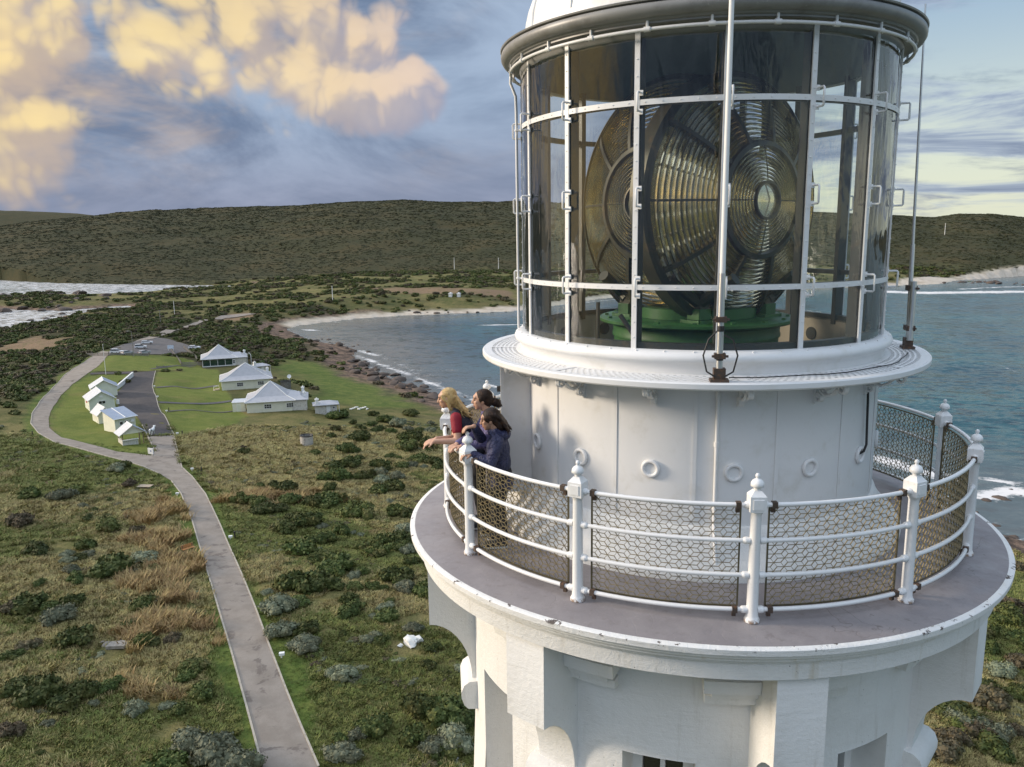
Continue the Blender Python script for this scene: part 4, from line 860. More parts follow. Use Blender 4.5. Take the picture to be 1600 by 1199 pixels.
M['white_rock'] = mat('lime_white_rock', (.74, .72, .66), .85, bump=(5, .5, .06), var=(3, (.36, .31, .24), .58, .72))
M['rubble'] = mat('rubble_stone', (.27, .24, .20), .9, bump=(5, .5, .06), var=(2, (.14, .12, .10), .4, .7))
M['shore_rock'] = mat('dark_shore_rock', (.085, .062, .048), .8, bump=(1.2, .7, .2), var=[(.5, (.20, .13, .085), .52, .68), (.9, (.03, .027, .025), .5, .7)])
WR = [rock_mesh('white_rock', M['white_rock'], k) for k in range(3)]
for (u, v, s, k, lab) in [(641, 1006, .85, 0, 'large white painted rock on grass left of the tower'), (625, 1010, .32, 1, 'small white rock close beside the large white one'), (711, 1187, .24, 2, 'small white rock at the foot of the tower'), (652, 1001, .6, 1, 'white rock touching the right side of the largest white one')]:
    x, y, z = ground_at(u, v); o = link('white_rock', WR[k], None, (x, y, z+s*.3), random.random()*6); o.scale = (s*1.25, s, s); tag(o, lab, 'rock', 'white rocks by the tower')
RB = [rock_mesh('rubble_stone', M['rubble'], 20+k, .7, 2) for k in range(3)]
for k in range(7):
    x, y, z = ground_at(160+k*6, 1008+((k*7) % 5)*2-3); s = .22+.06*((k*3) % 4); o = link('rubble_stone', RB[k % 3], None, (x, y, z+.1), k); o.scale = (s*1.3, s, s)
    tag(o, 'grey rubble stone lying round the broken concrete slab', 'stone', 'rubble round the broken slab')
# little path lights: white uplighters and dark bollards along the verge
def bollard(px, white, label):
    x, y, z = ground_at(*px); t = empty('path_light', (x, y, z)); tag(t, label, 'path light', 'lights along the road verge'); b_ = MB()
    if white: b_.tube([(0, 0, 0), (0, 0, .28)], .07, 8); b_.build('stem', M['trim'], t); b_ = MB(); b_.box((.05, 0, .42), (.5, .34, .24), rz=.4); b_.build('lamp_head', M['trim'], t)
    else: b_.tube([(0, 0, 0), (0, 0, .8)], .10, 8); b_.build('stem', M['black'], t); b_ = MB(); b_.tube([(0, 0, .78), (0, 0, .95)], .13, 8); b_.build('lamp_head', M['black'], t)
for px, wh, lab in [((300, 736), 1, 'white spotlight on the verge just below the road junction'), ((315, 738), 0, 'dark bollard just right of the spotlight below the road junction'), ((360, 843), 1, 'white spotlight halfway up the right verge of the road'), ((367, 841), 0, 'dark bollard next to the spotlight halfway up the road'),
                    ((277, 680), 1, 'white spotlight at the near corner of the dark yard'), ((285, 680), 0, 'dark bollard near the corner of the dark yard'), ((241, 605.5), 1, 'white spotlight at the start of the farthest garden path'), ((246, 622), 1, 'white spotlight beside the middle garden path'), ((260, 644.5), 1, 'white spotlight at the start of the nearest garden path'),
                    ((264, 643), 0, 'dark bollard at the start of the nearest garden path'), ((440, 1028), 1, 'white spotlight on the road edge nearest the tower'), ((277, 775), 1, 'low blue white marker at the left edge of the road bend'), ((51, 681), 0, 'dark bollard at the sharp outer bend of the loop road')]: bollard(px, wh, lab)
# rocks of the shore, one by one
SR = [rock_mesh('shore_rock', M['shore_rock'], 40+k, .55, 2) for k in range(7)]
bays = [([(800, 660), (740, 640), (690, 622), (650, 608), (610, 594), (580, 580), (560, 568)], 78, .9, 3.4, 'brown boulder on the near rocky shore of the bay', 'boulders along the near bay shore', 10), ([(560, 552), (540, 543), (500, 536), (470, 527)], 26, .9, 2.6, 'dark rock at the inner corner of the bay', 'rocks at the inner corner of the bay', 9),
        ([(1380, 744), (1440, 770), (1520, 800), (1560, 826), (1600, 846)], 34, .35, 1.3, 'dark wave-washed rock on the shore right of the tower', 'rocks on the right shore', 9), ([(0, 472), (60, 468), (110, 464), (140, 470), (100, 484), (30, 486)], 34, 2, 6, 'rust brown rock on the headland between the two surf beaches', 'rocks of the western headland', 22),
        ([(640, 491), (680, 491), (740, 489), (790, 488)], 12, .8, 2.4, 'low dark rock along the far beach', 'rocks along the far beach', 6), ([(1480, 443), (1520, 441), (1560, 442), (1600, 446)], 14, 2, 5, 'dark reef rock off the right beach', 'reef rocks off the right beach', 12), ([(1540, 779), (1580, 773), (1600, 777)], 6, .7, 1.8, 'dark rock awash in the surf right of the railing', 'rocks awash in the surf', 5), ([(10, 512), (60, 497), (130, 490), (190, 484)], 14, 1.2, 3.2, 'dark rock at the edge of the near surf beach', 'rocks of the near surf beach', 12)]
for line, n, s0, s1_, lab, grp, wd in bays:
    P = np.array([at_z(u, v, SEA)[:2] for u, v in line])
    for k in range(n):
        f = (k+random.random())/n*(len(P)-1); i = min(int(f), len(P)-2); p = P[i]+(P[i+1]-P[i])*(f-i)+rng.normal(0, wd*.42, 2); z = max(height1(p[0], p[1]), SEA-.4); s = s0+(s1_-s0)*random.random()**2
        o = link('shore_rock', SR[k % 7], None, (p[0], p[1], z+s*.12), random.random()*6); o.scale = (s*random.uniform(.9, 1.5), s*random.uniform(.7, 1.1), s*random.uniform(.7, 1.1)); tag(o, lab, 'rock', grp)
# heap of pale stones right of the outhouse
for k in range(9):
    x, y, z = ground_at(548+k*3.2, 640-((k*5) % 4)); o = link('white_rock', WR[k % 3], None, (x, y, z+.1), k); o.scale = (.55, .45, .4); tag(o, 'pale stone in the heap right of the stone outhouse', 'stone', 'heap of pale stones by the outhouse')
# ------------------------------------------------------------------ vegetation
def leafmat(name, a, b2, c3):
    m = bpy.data.materials.new(name); m.use_nodes = True; t = NT(m.node_tree); b = t.n['Principled BSDF']; b.inputs['Roughness'].default_value = .7; b.inputs['Specular IOR Level'].default_value = .25
    oi = t.node('ShaderNodeObjectInfo'); geo = t.node('ShaderNodeNewGeometry'); tc = t.node('ShaderNodeTexCoord').outputs['Object']
    c = t.mix(geo.outputs['Random Per Island'], (*a, 1), (*b2, 1)); c = t.mix(t.ramp(t.noise(tc, 1.6, 4, .6), .45, .7), c, (*c3, 1))
    hv = t.node('ShaderNodeHueSaturation'); t.put(hv.inputs['Value'], t.ramp(oi.outputs['Random'], 0, 1, .72, 1.28, False)); t.put(hv.inputs['Hue'], t.ramp(oi.outputs['Random'], 0, 1, .485, .512, False)); t.put(hv.inputs['Color'], c); t.put(b.inputs['Base Color'], hv.outputs[0])
    return m
M['leaf_dark'] = leafmat('dark_green_leaves', (.036, .055, .014), (.078, .098, .024), (.11, .11, .032))
M['leaf_grey'] = leafmat('grey_green_leaves', (.10, .115, .070), (.18, .195, .125), (.15, .145, .08))
M['leaf_olive'] = leafmat('olive_leaves', (.060, .075, .018), (.10, .115, .03), (.13, .115, .045))
M['leaf_hill'] = leafmat('hill_scrub_leaves', (.036, .043, .016), (.052, .055, .020), (.062, .057, .022))
M['leaf_brown'] = leafmat('brown_scrub_leaves', (.075, .060, .032), (.12, .095, .055), (.06, .06, .028))
M['stem'] = mat('woody_stems', (.07, .052, .036), .9)
def cards_mesh(name, m, seed, n_lobe, n_card, size, spread=1.0, flat=.62, core=True):
    """a shrub: leaf sprays spread over and through a heap of rounded lobes"""
    r0 = np.random.default_rng(seed); lob = []
    for k in range(n_lobe):
        a = r0.uniform(0, 2*pi); q = np.sqrt(r0.uniform(0, 1))*.72*spread; rad = r0.uniform(.26, .46)*(1.05-.35*q); lob.append((q*cos(a), q*sin(a), (.12+.50*(1-q*q))*flat*r0.uniform(.7, 1.15), rad))
    lob.append((0, 0, .28*flat, .5)); V = []; F = []
    w_ = np.array([l[3]**2 for l in lob]); w_ /= w_.sum(); idx = r0.choice(len(lob), n_card, p=w_)
    for k in idx:
        cx, cy, cz, rad = lob[k]; d = r0.normal(size=3); d[2] = abs(d[2])*.9+r0.uniform(-.35, .1); d /= np.linalg.norm(d); p = np.array([cx, cy, cz])+d*rad*np.array([1, 1, .85])*r0.uniform(.80, 1.08)
        if p[2] < 0: p[2] = abs(p[2])*.3
        n_ = d+r0.normal(size=3)*.55; n_ /= np.linalg.norm(n_); t1 = np.cross(n_, r0.normal(size=3)); t1 /= np.linalg.norm(t1); t2 = np.cross(n_, t1); s = size*r0.uniform(.6, 1.35)
        b = len(V); V += [p-t1*s*.5, p+t2*s*.42+n_*s*.1, p+t1*s*.62+d*s*.25, p-t2*s*.42+n_*s*.1]; F += [(b, b+1, b+2), (b, b+2, b+3)]
    if core:
        for cx, cy, cz, rad in lob:
            b = len(V); nu, nv = 7, 4
            for j in range(nv+1):
                for i in range(nu):
                    th = pi*.62*j/nv; ph = 2*pi*i/nu; q = rad*.80*(1+.1*r0.normal()); V.append(np.array([cx+q*sin(th)*cos(ph), cy+q*sin(th)*sin(ph), max(-.05, cz+q*.85*cos(th))]))
            for j in range(nv):
                for i in range(nu): F.append((b+j*nu+i, b+(j+1)*nu+i, b+(j+1)*nu+(i+1) % nu, b+j*nu+(i+1) % nu))
    me = bpy.data.meshes.new(name); me.from_pydata([tuple(p) for p in V], [], F); me.materials.append(m); me.update(); return me
KIND = {}
for kd, m_, nl, nc, sz in (('d', 'leaf_dark', 12, 900, .15), ('g', 'leaf_grey', 15, 1000, .11), ('o', 'leaf_olive', 11, 800, .14), ('b', 'leaf_brown', 10, 700, .13)):
    KIND[kd] = [cards_mesh('shrub_foliage', M[m_], 100+ord(kd)*7+k, nl+k*2, nc, sz) for k in range(4)]
def stems_mesh():
    mb = MB(); r0 = random.Random(5)
    for k in range(7): a = r0.uniform(0, 6.28); mb.tube([(0, 0, -.15), (.22*cos(a), .22*sin(a), .12), (.5*cos(a), .5*sin(a), .3)], [.05, .035, .02], 5)
    me = mb.mesh('shrub_stem'); me.materials.append(M['stem']); return me
STEMS = stems_mesh()
zA = lambda L, ox, oy, s: [(ox+x*s, oy+y*s, w_*s, k) for x, y, w_, k in L]
SPOTS = zA([(510, 470, 100, 'd'), (560, 425, 120, 'd'), (650, 545, 200, 'd'), (610, 695, 170, 'd'), (730, 640, 130, 'd'), (740, 715, 100, 'o'), (600, 880, 210, 'd'), (700, 880, 180, 'd'), (800, 780, 190, 'd'), (840, 580, 110, 'd'), (920, 500, 170, 'o'), (760, 445, 120, 'd'), (770, 360, 90, 'd'), (755, 308, 110, 'd'), (800, 245, 110, 'd'), (870, 240, 120, 'd'),
            (890, 220, 100, 'd'), (920, 300, 80, 'o'), (860, 160, 100, 'd'), (700, 170, 60, 'd'), (780, 80, 60, 'd'), (880, 90, 60, 'g'), (960, 80, 60, 'd'), (1040, 240, 100, 'd'), (1120, 360, 140, 'd'), (1040, 375, 110, 'd'), (1040, 275, 80, 'g'), (1130, 300, 100, 'g'), (1160, 240, 90, 'd'), (1200, 100, 130, 'd'), (1240, 210, 110, 'd'), (1320, 225, 90, 'd'), (1130, 485, 120, 'd'), (1190, 500, 110, 'd'),
            (1050, 640, 130, 'd'), (1140, 650, 150, 'd'), (1030, 695, 140, 'o'), (1110, 830, 175, 'd'), (1190, 690, 100, 'g'), (1265, 920, 120, 'd'), (1265, 735, 60, 'o'), (500, 1000, 190, 'g'), (450, 900, 70, 'g'), (520, 1120, 190, 'g'), (640, 1110, 150, 'd'), (640, 1205, 140, 'g'), (330, 165, 70, 'd'), (480, 335, 70, 'd'), (420, 340, 60, 'd'), (1010, 1025, 60, 'g'), (945, 595, 45, 'g'), (905, 585, 40, 'g'), (320, 430, 120, 'o'),
            (400, 445, 110, 'o'), (1320, 325, 40, 'd'), (650, 288, 30, 'd'), (1180, 392, 40, 'g'), (1270, 330, 40, 'd'), (560, 200, 30, 'd'), (940, 40, 60, 'd'), (1100, 60, 60, 'd'), (1000, 20, 60, 'd')], 280, 660, .3)
SPOTS += zA([(130, 400, 110, 'd'), (400, 480, 150, 'd'), (280, 505, 85, 'd'), (250, 600, 95, 'd'), (205, 660, 130, 'g'), (260, 740, 150, 'd'), (65, 620, 150, 'd'), (145, 518, 50, 'd'), (315, 382, 75, 'd'), (60, 295, 100, 'b'), (410, 915, 95, 'd'), (490, 1005, 100, 'g'), (525, 742, 85, 'd'), (130, 960, 170, 'd'), (200, 985, 150, 'd'), (285, 945, 120, 'd'), (60, 930, 130, 'd'), (320, 412, 55, 'g'), (245, 412, 55, 'g'), (250, 435, 55, 'g'),
             (450, 75, 62, 'd'), (405, 203, 32, 'd'), (350, 238, 30, 'd'), (690, 1150, 170, 'g'), (790, 1190, 190, 'g'), (880, 1230, 180, 'g'), (170, 1050, 55, 'g'), (20, 800, 90, 'd'), (600, 1230, 150, 'd')], 0, 700, .416)
SPOTS += zA([(1500, 640, 150, 'g'), (1420, 715, 130, 'd'), (1450, 790, 190, 'b'), (1270, 890, 130, 'o'), (1390, 930, 160, 'b'), (1570, 930, 110, 'b'), (1420, 1030, 90, 'o'), (1330, 740, 90, 'd'), (1570, 720, 90, 'd'), (1200, 1000, 90, 'b'), (1500, 1060, 120, 'd'), (1590, 560, 90, 'b')], 1100, 860, .3125)
SPOTS += [(700, 1132, 75, 'd'), (668, 1120, 50, 'd'), (709, 1174, 66, 'g'), (720, 1050, 26, 'g'), (470, 1016, 48, 'g'), (668, 932, 42, 'd'), (528, 1192, 60, 'g'), (640, 1160, 50, 'd'), (520, 655, 26, 'd'), (535, 653, 36, 'd'), (582, 650, 16, 'd'), (550, 663, 14, 'd'), (600, 660, 24, 'd'), (640, 650, 26, 'd'), (620, 668, 30, 'g'), (560, 690, 34, 'd'), (590, 676, 24, 'd'), (636, 690, 40, 'd'), (664, 700, 36, 'd'),
          (1588, 893, 30, 'b'), (1570, 975, 40, 'd'), (1500, 1130, 60, 'd'), (1470, 1185, 60, 'b'), (1560, 1180, 60, 'd')]
rs = random.Random(21)
def scatter(poly_px, n, wlo, whi, kinds, back=0):
    us = [p[0] for p in poly_px]; vs = [p[1] for p in poly_px]; k = 0; c = 0
    while c < n and k < n*60:
        k += 1; u = rs.uniform(min(us), max(us)); v = rs.uniform(min(vs), max(vs))
        if pip(np.array([u]), np.array([v]), poly_px)[0]: SPOTS.append((u, v, rs.uniform(wlo, whi), rs.choice(kinds))); c += 1
scatter([(390, 790), (640, 700), (690, 760), (640, 900), (700, 1060), (470, 990), (440, 880)], 62, 16, 44, 'dddog')
scatter([(500, 660), (690, 650), (690, 740), (560, 760), (480, 720)], 26, 9, 24, 'ddgo')
scatter([(0, 720), (200, 740), (270, 860), (330, 1060), (370, 1199), (0, 1199)], 36, 16, 46, 'ddgob')
scatter([(1440, 1199), (1530, 900), (1600, 900), (1600, 1199)], 20, 22, 56, 'dbog')
scatter([(480, 1199), (440, 1040), (560, 1040), (740, 1100), (740, 1199)], 14, 22, 60, 'ddg')
LMK = [('round concrete tank in the grass', 475, 690), ('orange bench', 297, 857), ('large white rock', 640, 1003), ('broken concrete slab', 180, 1008), ('stone outhouse', 510, 642), ('white junction sign', 236, 708), ('bottom end of the road', 440, 1190), ('left edge of the gallery floor', 650, 840), ('pale plank slab', 227, 760), ('spotlight halfway up the road', 360, 843), ('left foot of the tower', 745, 1160), ('lower left picture corner', 20, 1180), ('right shore by the gallery floor', 1585, 850), ('lower right of the tower', 1450, 1180), ('bend of the right field path', 1580, 950), ('women at the railing', 690, 690)]
ORD = ['', 'second ', 'third ', 'fourth ', 'fifth ', 'sixth ', 'seventh ', 'eighth ', 'ninth ', 'tenth ', 'eleventh ', 'twelfth ', 'thirteenth ', 'fourteenth ', 'fifteenth ', 'sixteenth ', 'seventeenth ', 'eighteenth ', 'nineteenth ', 'twentieth ']
KN = {'d': 'dark green rounded', 'g': 'grey green cushion-like', 'o': 'olive green', 'b': 'brownish sparse'}
placed = []
for u, v, wp, kd in SPOTS:
    x, y, z = ground_at(round(u, 1), round(v, 1)); P = np.array([x, y, z])-CPOS; wd = wp*(P@FW)/CF
    if any(pip(np.array([x]), np.array([y]), L)[0] for L in LOTS) or min(pdist(np.array([x]), np.array([y]), L)[0] for L in LOTS[:1]) < .9: continue
    if height1(x, y) < SEA+.3: continue
    lm = min(LMK, key=lambda q: (q[1]-u)**2+((q[2]-v)*1.6)**2); placed.append([u, v, x, y, z, wd, kd, lm, (lm[1]-u)**2+(lm[2]-v)**2])
cnt = {}
for p in sorted(placed, key=lambda q: q[8]):
    u, v, x, y, z, wd, kd, lm, _ = p; wd = min(wd*1.12, 5.6); rad = wd/2; key = (KN[kd], lm[0]); c = cnt.get(key, 0); cnt[key] = c+1
    t = empty('coastal_shrub', (x, y+rad*.35, z), rs.uniform(0, 6.28)); hk = rs.uniform(.9, 1.25); t.scale = (rad*rs.uniform(.95, 1.2), rad*rs.uniform(.9, 1.1), rad*hk)
    tag(t, f"{KN[kd]} shrub, {ORD[min(c, 19)]}nearest such to the {lm[0]}", 'shrub', 'coastal shrubs in the grass round the tower'); link('foliage', rs.choice(KIND[kd]), t)
    if wd > 2.2: link('stem', STEMS, t)
SH = np.array([(p[2], p[3], p[5]) for p in placed])

# ---- grass and low scrub nobody could count: points that carry instanced clumps
def tuft(name, m, seed, n=26, h=.42, wd=.30, lean=.5, bw=.035):
    r0 = random.Random(seed); V = []; F = []; la = r0.uniform(0, 6.28)
    for k in range(n):
        a = r0.uniform(0, 2*pi); q = wd*math.sqrt(r0.random()); bx_, by_ = q*cos(a), q*sin(a); hh = h*r0.uniform(.55, 1.1); l = lean*r0.uniform(.4, 1.2)*hh; da = a*.4+la*.6+r0.uniform(-.7, .7); dx, dy = cos(da), sin(da); sx_, sy_ = -dy*bw, dx*bw; b = len(V)
        V += [(bx_-sx_, by_-sy_, -.05), (bx_+sx_, by_+sy_, -.05), (bx_+dx*l*.35-sx_*.8, by_+dy*l*.35-sy_*.8, hh*.6), (bx_+dx*l*.35+sx_*.8, by_+dy*l*.35+sy_*.8, hh*.6), (bx_+dx*l, by_+dy*l, hh)]; F += [(b, b+1, b+3, b+2), (b+2, b+3, b+4)]
    me = bpy.data.meshes.new(name); me.from_pydata(V, [], F); me.materials.append(m); me.update(); return me
M['verge'] = leafmat('verge_grass', (.085, .135, .026), (.125, .165, .036), (.17, .165, .055)); M['grass_dry'] = leafmat('dry_grass', (.29, .235, .095), (.38, .32, .145), (.24, .215, .08)); M['grass_green'] = leafmat('green_grass', (.125, .15, .036), (.17, .19, .05), (.22, .205, .075)); M['grass_red'] = leafmat('tall_russet_grass', (.30, .205, .085), (.40, .29, .135), (.25, .19, .075))
SRC = bpy.data.collections.new('clump_sources')
def source(me):
    o = bpy.data.objects.new(me.name, me); return o
def cover(name, label_kind, pts, rots, scl, meshes):
    """one object whose points carry copies of one of the meshes"""
    obs = []
    for k, me_s in enumerate(meshes):
        sel = np.arange(len(pts)) % len(meshes) == k; P = pts[sel]; me = bpy.data.meshes.new(name+'_points'); me.vertices.add(len(P)); me.vertices.foreach_set('co', P.ravel()); a = me.attributes.new('rot', 'FLOAT_VECTOR', 'POINT'); rv = np.zeros((len(P), 3)); rv[:, 2] = rots[sel]; a.data.foreach_set('vector', rv.ravel()); a = me.attributes.new('scl', 'FLOAT_VECTOR', 'POINT'); a.data.foreach_set('vector', scl[sel].ravel()); me.update()
        o = link(name, me); o['kind'] = 'stuff'
        ng = bpy.data.node_groups.new('clumps', 'GeometryNodeTree'); ng.interface.new_socket('Geometry', in_out='INPUT', socket_type='NodeSocketGeometry'); ng.interface.new_socket('Geometry', in_out='OUTPUT', socket_type='NodeSocketGeometry')
        N = ng.nodes; gi = N.new('NodeGroupInput'); go = N.new('NodeGroupOutput'); ip = N.new('GeometryNodeInstanceOnPoints'); m2p = N.new('GeometryNodeMeshToPoints'); oi = N.new('GeometryNodeObjectInfo'); oi.inputs['Object'].default_value = source(me_s); oi.inputs['As Instance'].default_value = True
        ar = N.new('GeometryNodeInputNamedAttribute'); ar.data_type = 'FLOAT_VECTOR'; ar.inputs[0].default_value = 'rot'; asx = N.new('GeometryNodeInputNamedAttribute'); asx.data_type = 'FLOAT_VECTOR'; asx.inputs[0].default_value = 'scl'; e2r = N.new('FunctionNodeEulerToRotation')
        L = ng.links; L.new(gi.outputs[0], m2p.inputs[0]); L.new(m2p.outputs[0], ip.inputs['Points']); L.new(oi.outputs['Geometry'], ip.inputs['Instance']); L.new(ar.outputs[0], e2r.inputs[0]); L.new(e2r.outputs[0], ip.inputs['Rotation']); L.new(asx.outputs[0], ip.inputs['Scale']); L.new(ip.outputs[0], go.inputs[0])
        md = o.modifiers.new('clumps', 'NODES'); md.node_group = ng; obs.append(o)
    return obs
def wedge(n, r0, r1, power=2.0, a0=-58, a1=30):
    a = np.radians(rng.uniform(a0, a1, n)); r = (r0**power+(r1**power-r0**power)*rng.random(n))**(1/power); return r*np.sin(a), r*np.cos(a)-0.0
def place(x, y, keep, sxy, sz, sink=0.0):
    x, y, sxy, sz = x[keep], y[keep], sxy[keep], sz[keep]; z = height(x, y)-sink; return np.column_stack([x, y, z]), rng.uniform(0, 6.28, len(x)), np.column_stack([sxy, sxy, sz])
# near grass
x, y = wedge(120000, 26, 185, 1.2); mk = masks(x, y); offroad = ~np.any([pip(x, y, L) for L in LOTS], axis=0) & (pdist(x, y, TRACK) > .5)
dryv = np.zeros(len(x))
for P in dry_patch: dryv = np.maximum(dryv, sstep(np.where(pip(x, y, P), 1, -1)*pdist(x, y, P)+(fbm(x/5, y/5)-.5)*14, -3, 4))
KEEP = [ground_at(u, v)[:2] for u, v in ((297, 862), (184, 1014), (227, 763), (636, 1008), (236, 712), (300, 737), (360, 844), (475, 698), (440, 1029))]
for p in KEEP: offroad &= np.hypot(x-p[0], y-p[1]+.8) > 1.9
kp = offroad & (mk['lawn'] < .4) & (mk['d'] > 8) & (mk['dirt'] < .6); sel = fbm(x/14+3, y/14, 3)+.35*dryv+rng.normal(0, .07, len(x))-.35*mk['green']; dens = fbm(x/4, y/4+9, 3) > .27
size = rng.uniform(.6, 1.25, len(x))*(1+np.hypot(x, y)/190)
west_tall = dryv*(x < -22)*(np.hypot(x+0, y) < 125)
isred = (west_tall > .5) & (fbm(x/6, y/6+4, 3) > .42)
k1 = kp & dens & (sel > .52) & ~isred; k2 = kp & dens & (sel <= .52) & (mk['green'] < .6); k3 = kp & isred
cover('dry_grass', '', *place(x, y, k1, size, size*.85), [tuft('dry_tuft', M['grass_dry'], k, 30, .26, .48, .9, .024) for k in range(3)])
cover('green_grass', '', *place(x, y, k2, size, size*.8), [tuft('green_tuft', M['grass_green'], 10+k, 30, .24, .48, .9, .026) for k in range(3)])
cover('tall_grass', '', *place(x, y, k3, size*1.2, size*1.25), [tuft('tall_tuft', M['grass_red'], 20+k, 34, .52, .45, 1.0, .024) for k in range(2)])
x, y = wedge(90000, 26, 170, 1.1); mk = masks(x, y); td = pdist(x, y, TRACK); kp = (mk['green'] > .25) & (td > .12) & (td < 7) & (~np.any([pip(x, y, L) for L in LOTS], axis=0)); size = rng.uniform(.35, .7, len(x))
cover('verge_grass', '', *place(x, y, kp, size, size*.75), [tuft('verge_tuft', M['verge'], 40+k, 22, .24, .48, .9, .026) for k in range(2)])
# low heath between the grass, near
x, y = wedge(11000, 28, 200, 1.3); mk = masks(x, y); offroad = ~np.any([pip(x, y, L) for L in LOTS], axis=0) & (pdist(x, y, TRACK) > 1.6); hv = fbm(x/11+31, y/11+7, 4); s_ = rng.uniform(.2, .55, len(x))*(1+np.hypot(x, y)/300)
kp = offroad & (mk['lawn'] < .1) & (mk['green'] < .4) & (mk['d'] > 14) & (hv > .555); LOWK = [cards_mesh('heath_clump', M[m_], 300+k, 5, 120, .26, 1.0, .5) for k, m_ in enumerate(('leaf_dark', 'leaf_olive', 'leaf_grey', 'leaf_brown'))]
cover('low_heath', '', *place(x, y, kp, s_*1.25, s_*.75), LOWK)
# scrub of the middle distance and of the hill
x, y = wedge(46000, 130, 1000, 1.35, -62, 36); mk = masks(x, y); s_ = rng.uniform(1.0, 2.6, len(x))*(.75+np.hypot(x, y)/900)
kp = (rng.random(len(x)) < mk['scrub']*1.1-.1) & (mk['d'] > 7) & (~np.any([pip(x, y, L) for L in LOTS], axis=0)) & (pdist(x, y, TRACK) > 2.5) & (pdist(x, y, AWAY) > 2) & (pdist(x, y, CARPARK) > 2.0)
blds = [o for o in COL.objects if o.get('category') in ('cottage', 'outhouse', 'shed', 'kiosk', 'water tank', 'car')]
for o in blds: kp &= np.hypot(x-o.location.x-(4 if o['category'] == 'cottage' else 1), y-o.location.y-(5 if o['category'] == 'cottage' else 1)) > (13 if o['category'] == 'cottage' else 5)
MIDK = [cards_mesh('scrub_clump', M[m_], 330+k, 6, 130, .34, 1.0, .55) for k, m_ in enumerate(('leaf_dark', 'leaf_dark', 'leaf_olive', 'leaf_brown'))]
cover('coastal_scrub', '', *place(x, y, kp, s_, s_*.8, .1), MIDK)
x, y = wedge(130000, 930, 2700, 1.0, -60, 34); mk = masks(x, y); s_ = rng.uniform(1.2, 2.9, len(x))*(.6+np.hypot(x, y)/2200)
kp = (mk['scrub'] > .5) & ((mk['d'] > 4) | (height(x, y) > SEA+2.5)) & (fbm(x/45, y/45, 3)+rng.normal(0, .12, len(x)) > .30); HILK = [cards_mesh('hill_clump', M[m_], 360+k, 5, 66, .44, 1.0, .45) for k, m_ in enumerate(('leaf_hill', 'leaf_hill', 'leaf_hill', 'leaf_hill'))]
cover('hill_scrub', '', *place(x, y, kp, s_, s_*.40, .3), HILK)
# ------------------------------------------------------------------ the lighthouse
BASE = height1(0, 0)
LH = empty('lighthouse', (0, 0, BASE)); tag(LH, 'white stone lighthouse tower with glazed lantern room and railed gallery', 'lighthouse')
def part(mb, name, m, smooth=40, parent=None, rz=None):
    if parent is None: return link_(mb.mesh(name, smooth), name, m, LH, (0, 0, -BASE), rz)
    return link_(mb.mesh(name, smooth), name, m, parent, (0, 0, 0), rz)
def link_(me, name, m, parent, loc, rz):
    if not isinstance(me, str) and len(me.materials) == 0:
        for q in (m if isinstance(m, (list, tuple)) else [m]): me.materials.append(q)
    return link(name, me, parent, loc, rz)
def ring_copy(src, a):
    """a copy of a part (and its sub-parts) turned about the tower axis"""
    c = src.copy(); COL.objects.link(c); c.parent = src.parent; c.rotation_euler = (0, 0, a)
    for ch in list(src.children): d = ch.copy(); COL.objects.link(d); d.parent = c
    return c
D_ = R_(22.5); B0 = R_(6.19)                    # sixteen glazing bars
# shaft with window openings
WIN = [R_(-4.9+45*k) for k in range(8)]; HW = R_(7.4)
def shaft_r(z): return 2.80 if z > -2.6 else 2.80+(-2.6-z)*.045
def build_shaft():
    mb = MB(); az = sorted(set([round(a % (2*pi), 5) for c in WIN for a in np.linspace(c-HW, c+HW, 5)]+[round(a % (2*pi), 5) for c in WIN for a in np.linspace(c+HW, c+R_(45)-HW, 9)])); n = len(az)
    zs = [-.30, -.9, -1.64, -2.0, -2.6, -3.6, -6, -9, -13, -17, -21, -25, -28, BASE-1.]
    V = [P3(shaft_r(z), a, z) for z in zs for a in az]; F = []
    for j in range(len(zs)-1):
        for i in range(n):
            i2 = (i+1) % n; mid = (az[i]+((az[i2]-az[i]) % (2*pi))/2); inw = any(abs((mid-c+pi) % (2*pi)-pi) < HW*.98 for c in WIN)
            if inw and (zs[j] <= -1.63 and zs[j+1] >= -3.65): continue
            F.append((j*n+i, j*n+i2, (j+1)*n+i2, (j+1)*n+i))
    mb.add(V, F); return mb
part(build_shaft(), 'tower_wall', M['stucco'], 30)
# window reveals, frames and dark glass
wr = MB(); ro, ri, zt, zb = 2.803, 2.42, -1.64, -3.6; A5 = np.linspace(-HW, HW, 5)
for z in (zt, zb):
    for a, b_ in zip(A5[:-1], A5[1:]): wr.add([P3(ro, a, z), P3(ro, b_, z), P3(ri, b_, z), P3(ri, a, z)], [(0, 1, 2, 3)])
for a in (-HW, HW): wr.add([P3(ro, a, zt), P3(ri, a, zt), P3(ri, a, zb), P3(ro, a, zb)], [(0, 1, 2, 3)])
W0 = part(wr, 'window', M['stucco'], 20, rz=WIN[0])
wf = MB(); wid = 2*ri*sin(HW)
for s in (-1, 1): wf.box((s*(wid/2-.05), -ri+.06, (zt+zb)/2), (.1, .08, zt-zb)); wf.box((0, -ri+.062, zt-.05 if s > 0 else zb+.05), (wid, .08, .1))
wf.box((0, -ri+.064, (zt+zb)/2), (.05, .06, zt-zb)); part(wf, 'frame', M['trim'], 30, W0); wp_ = MB(); wp_.box((0, -ri+.12, (zt+zb)/2), (wid, .02, zt-zb)); part(wp_, 'pane', M['dark_glass'], 30, W0)
for a in WIN[1:]: ring_copy(W0, a)
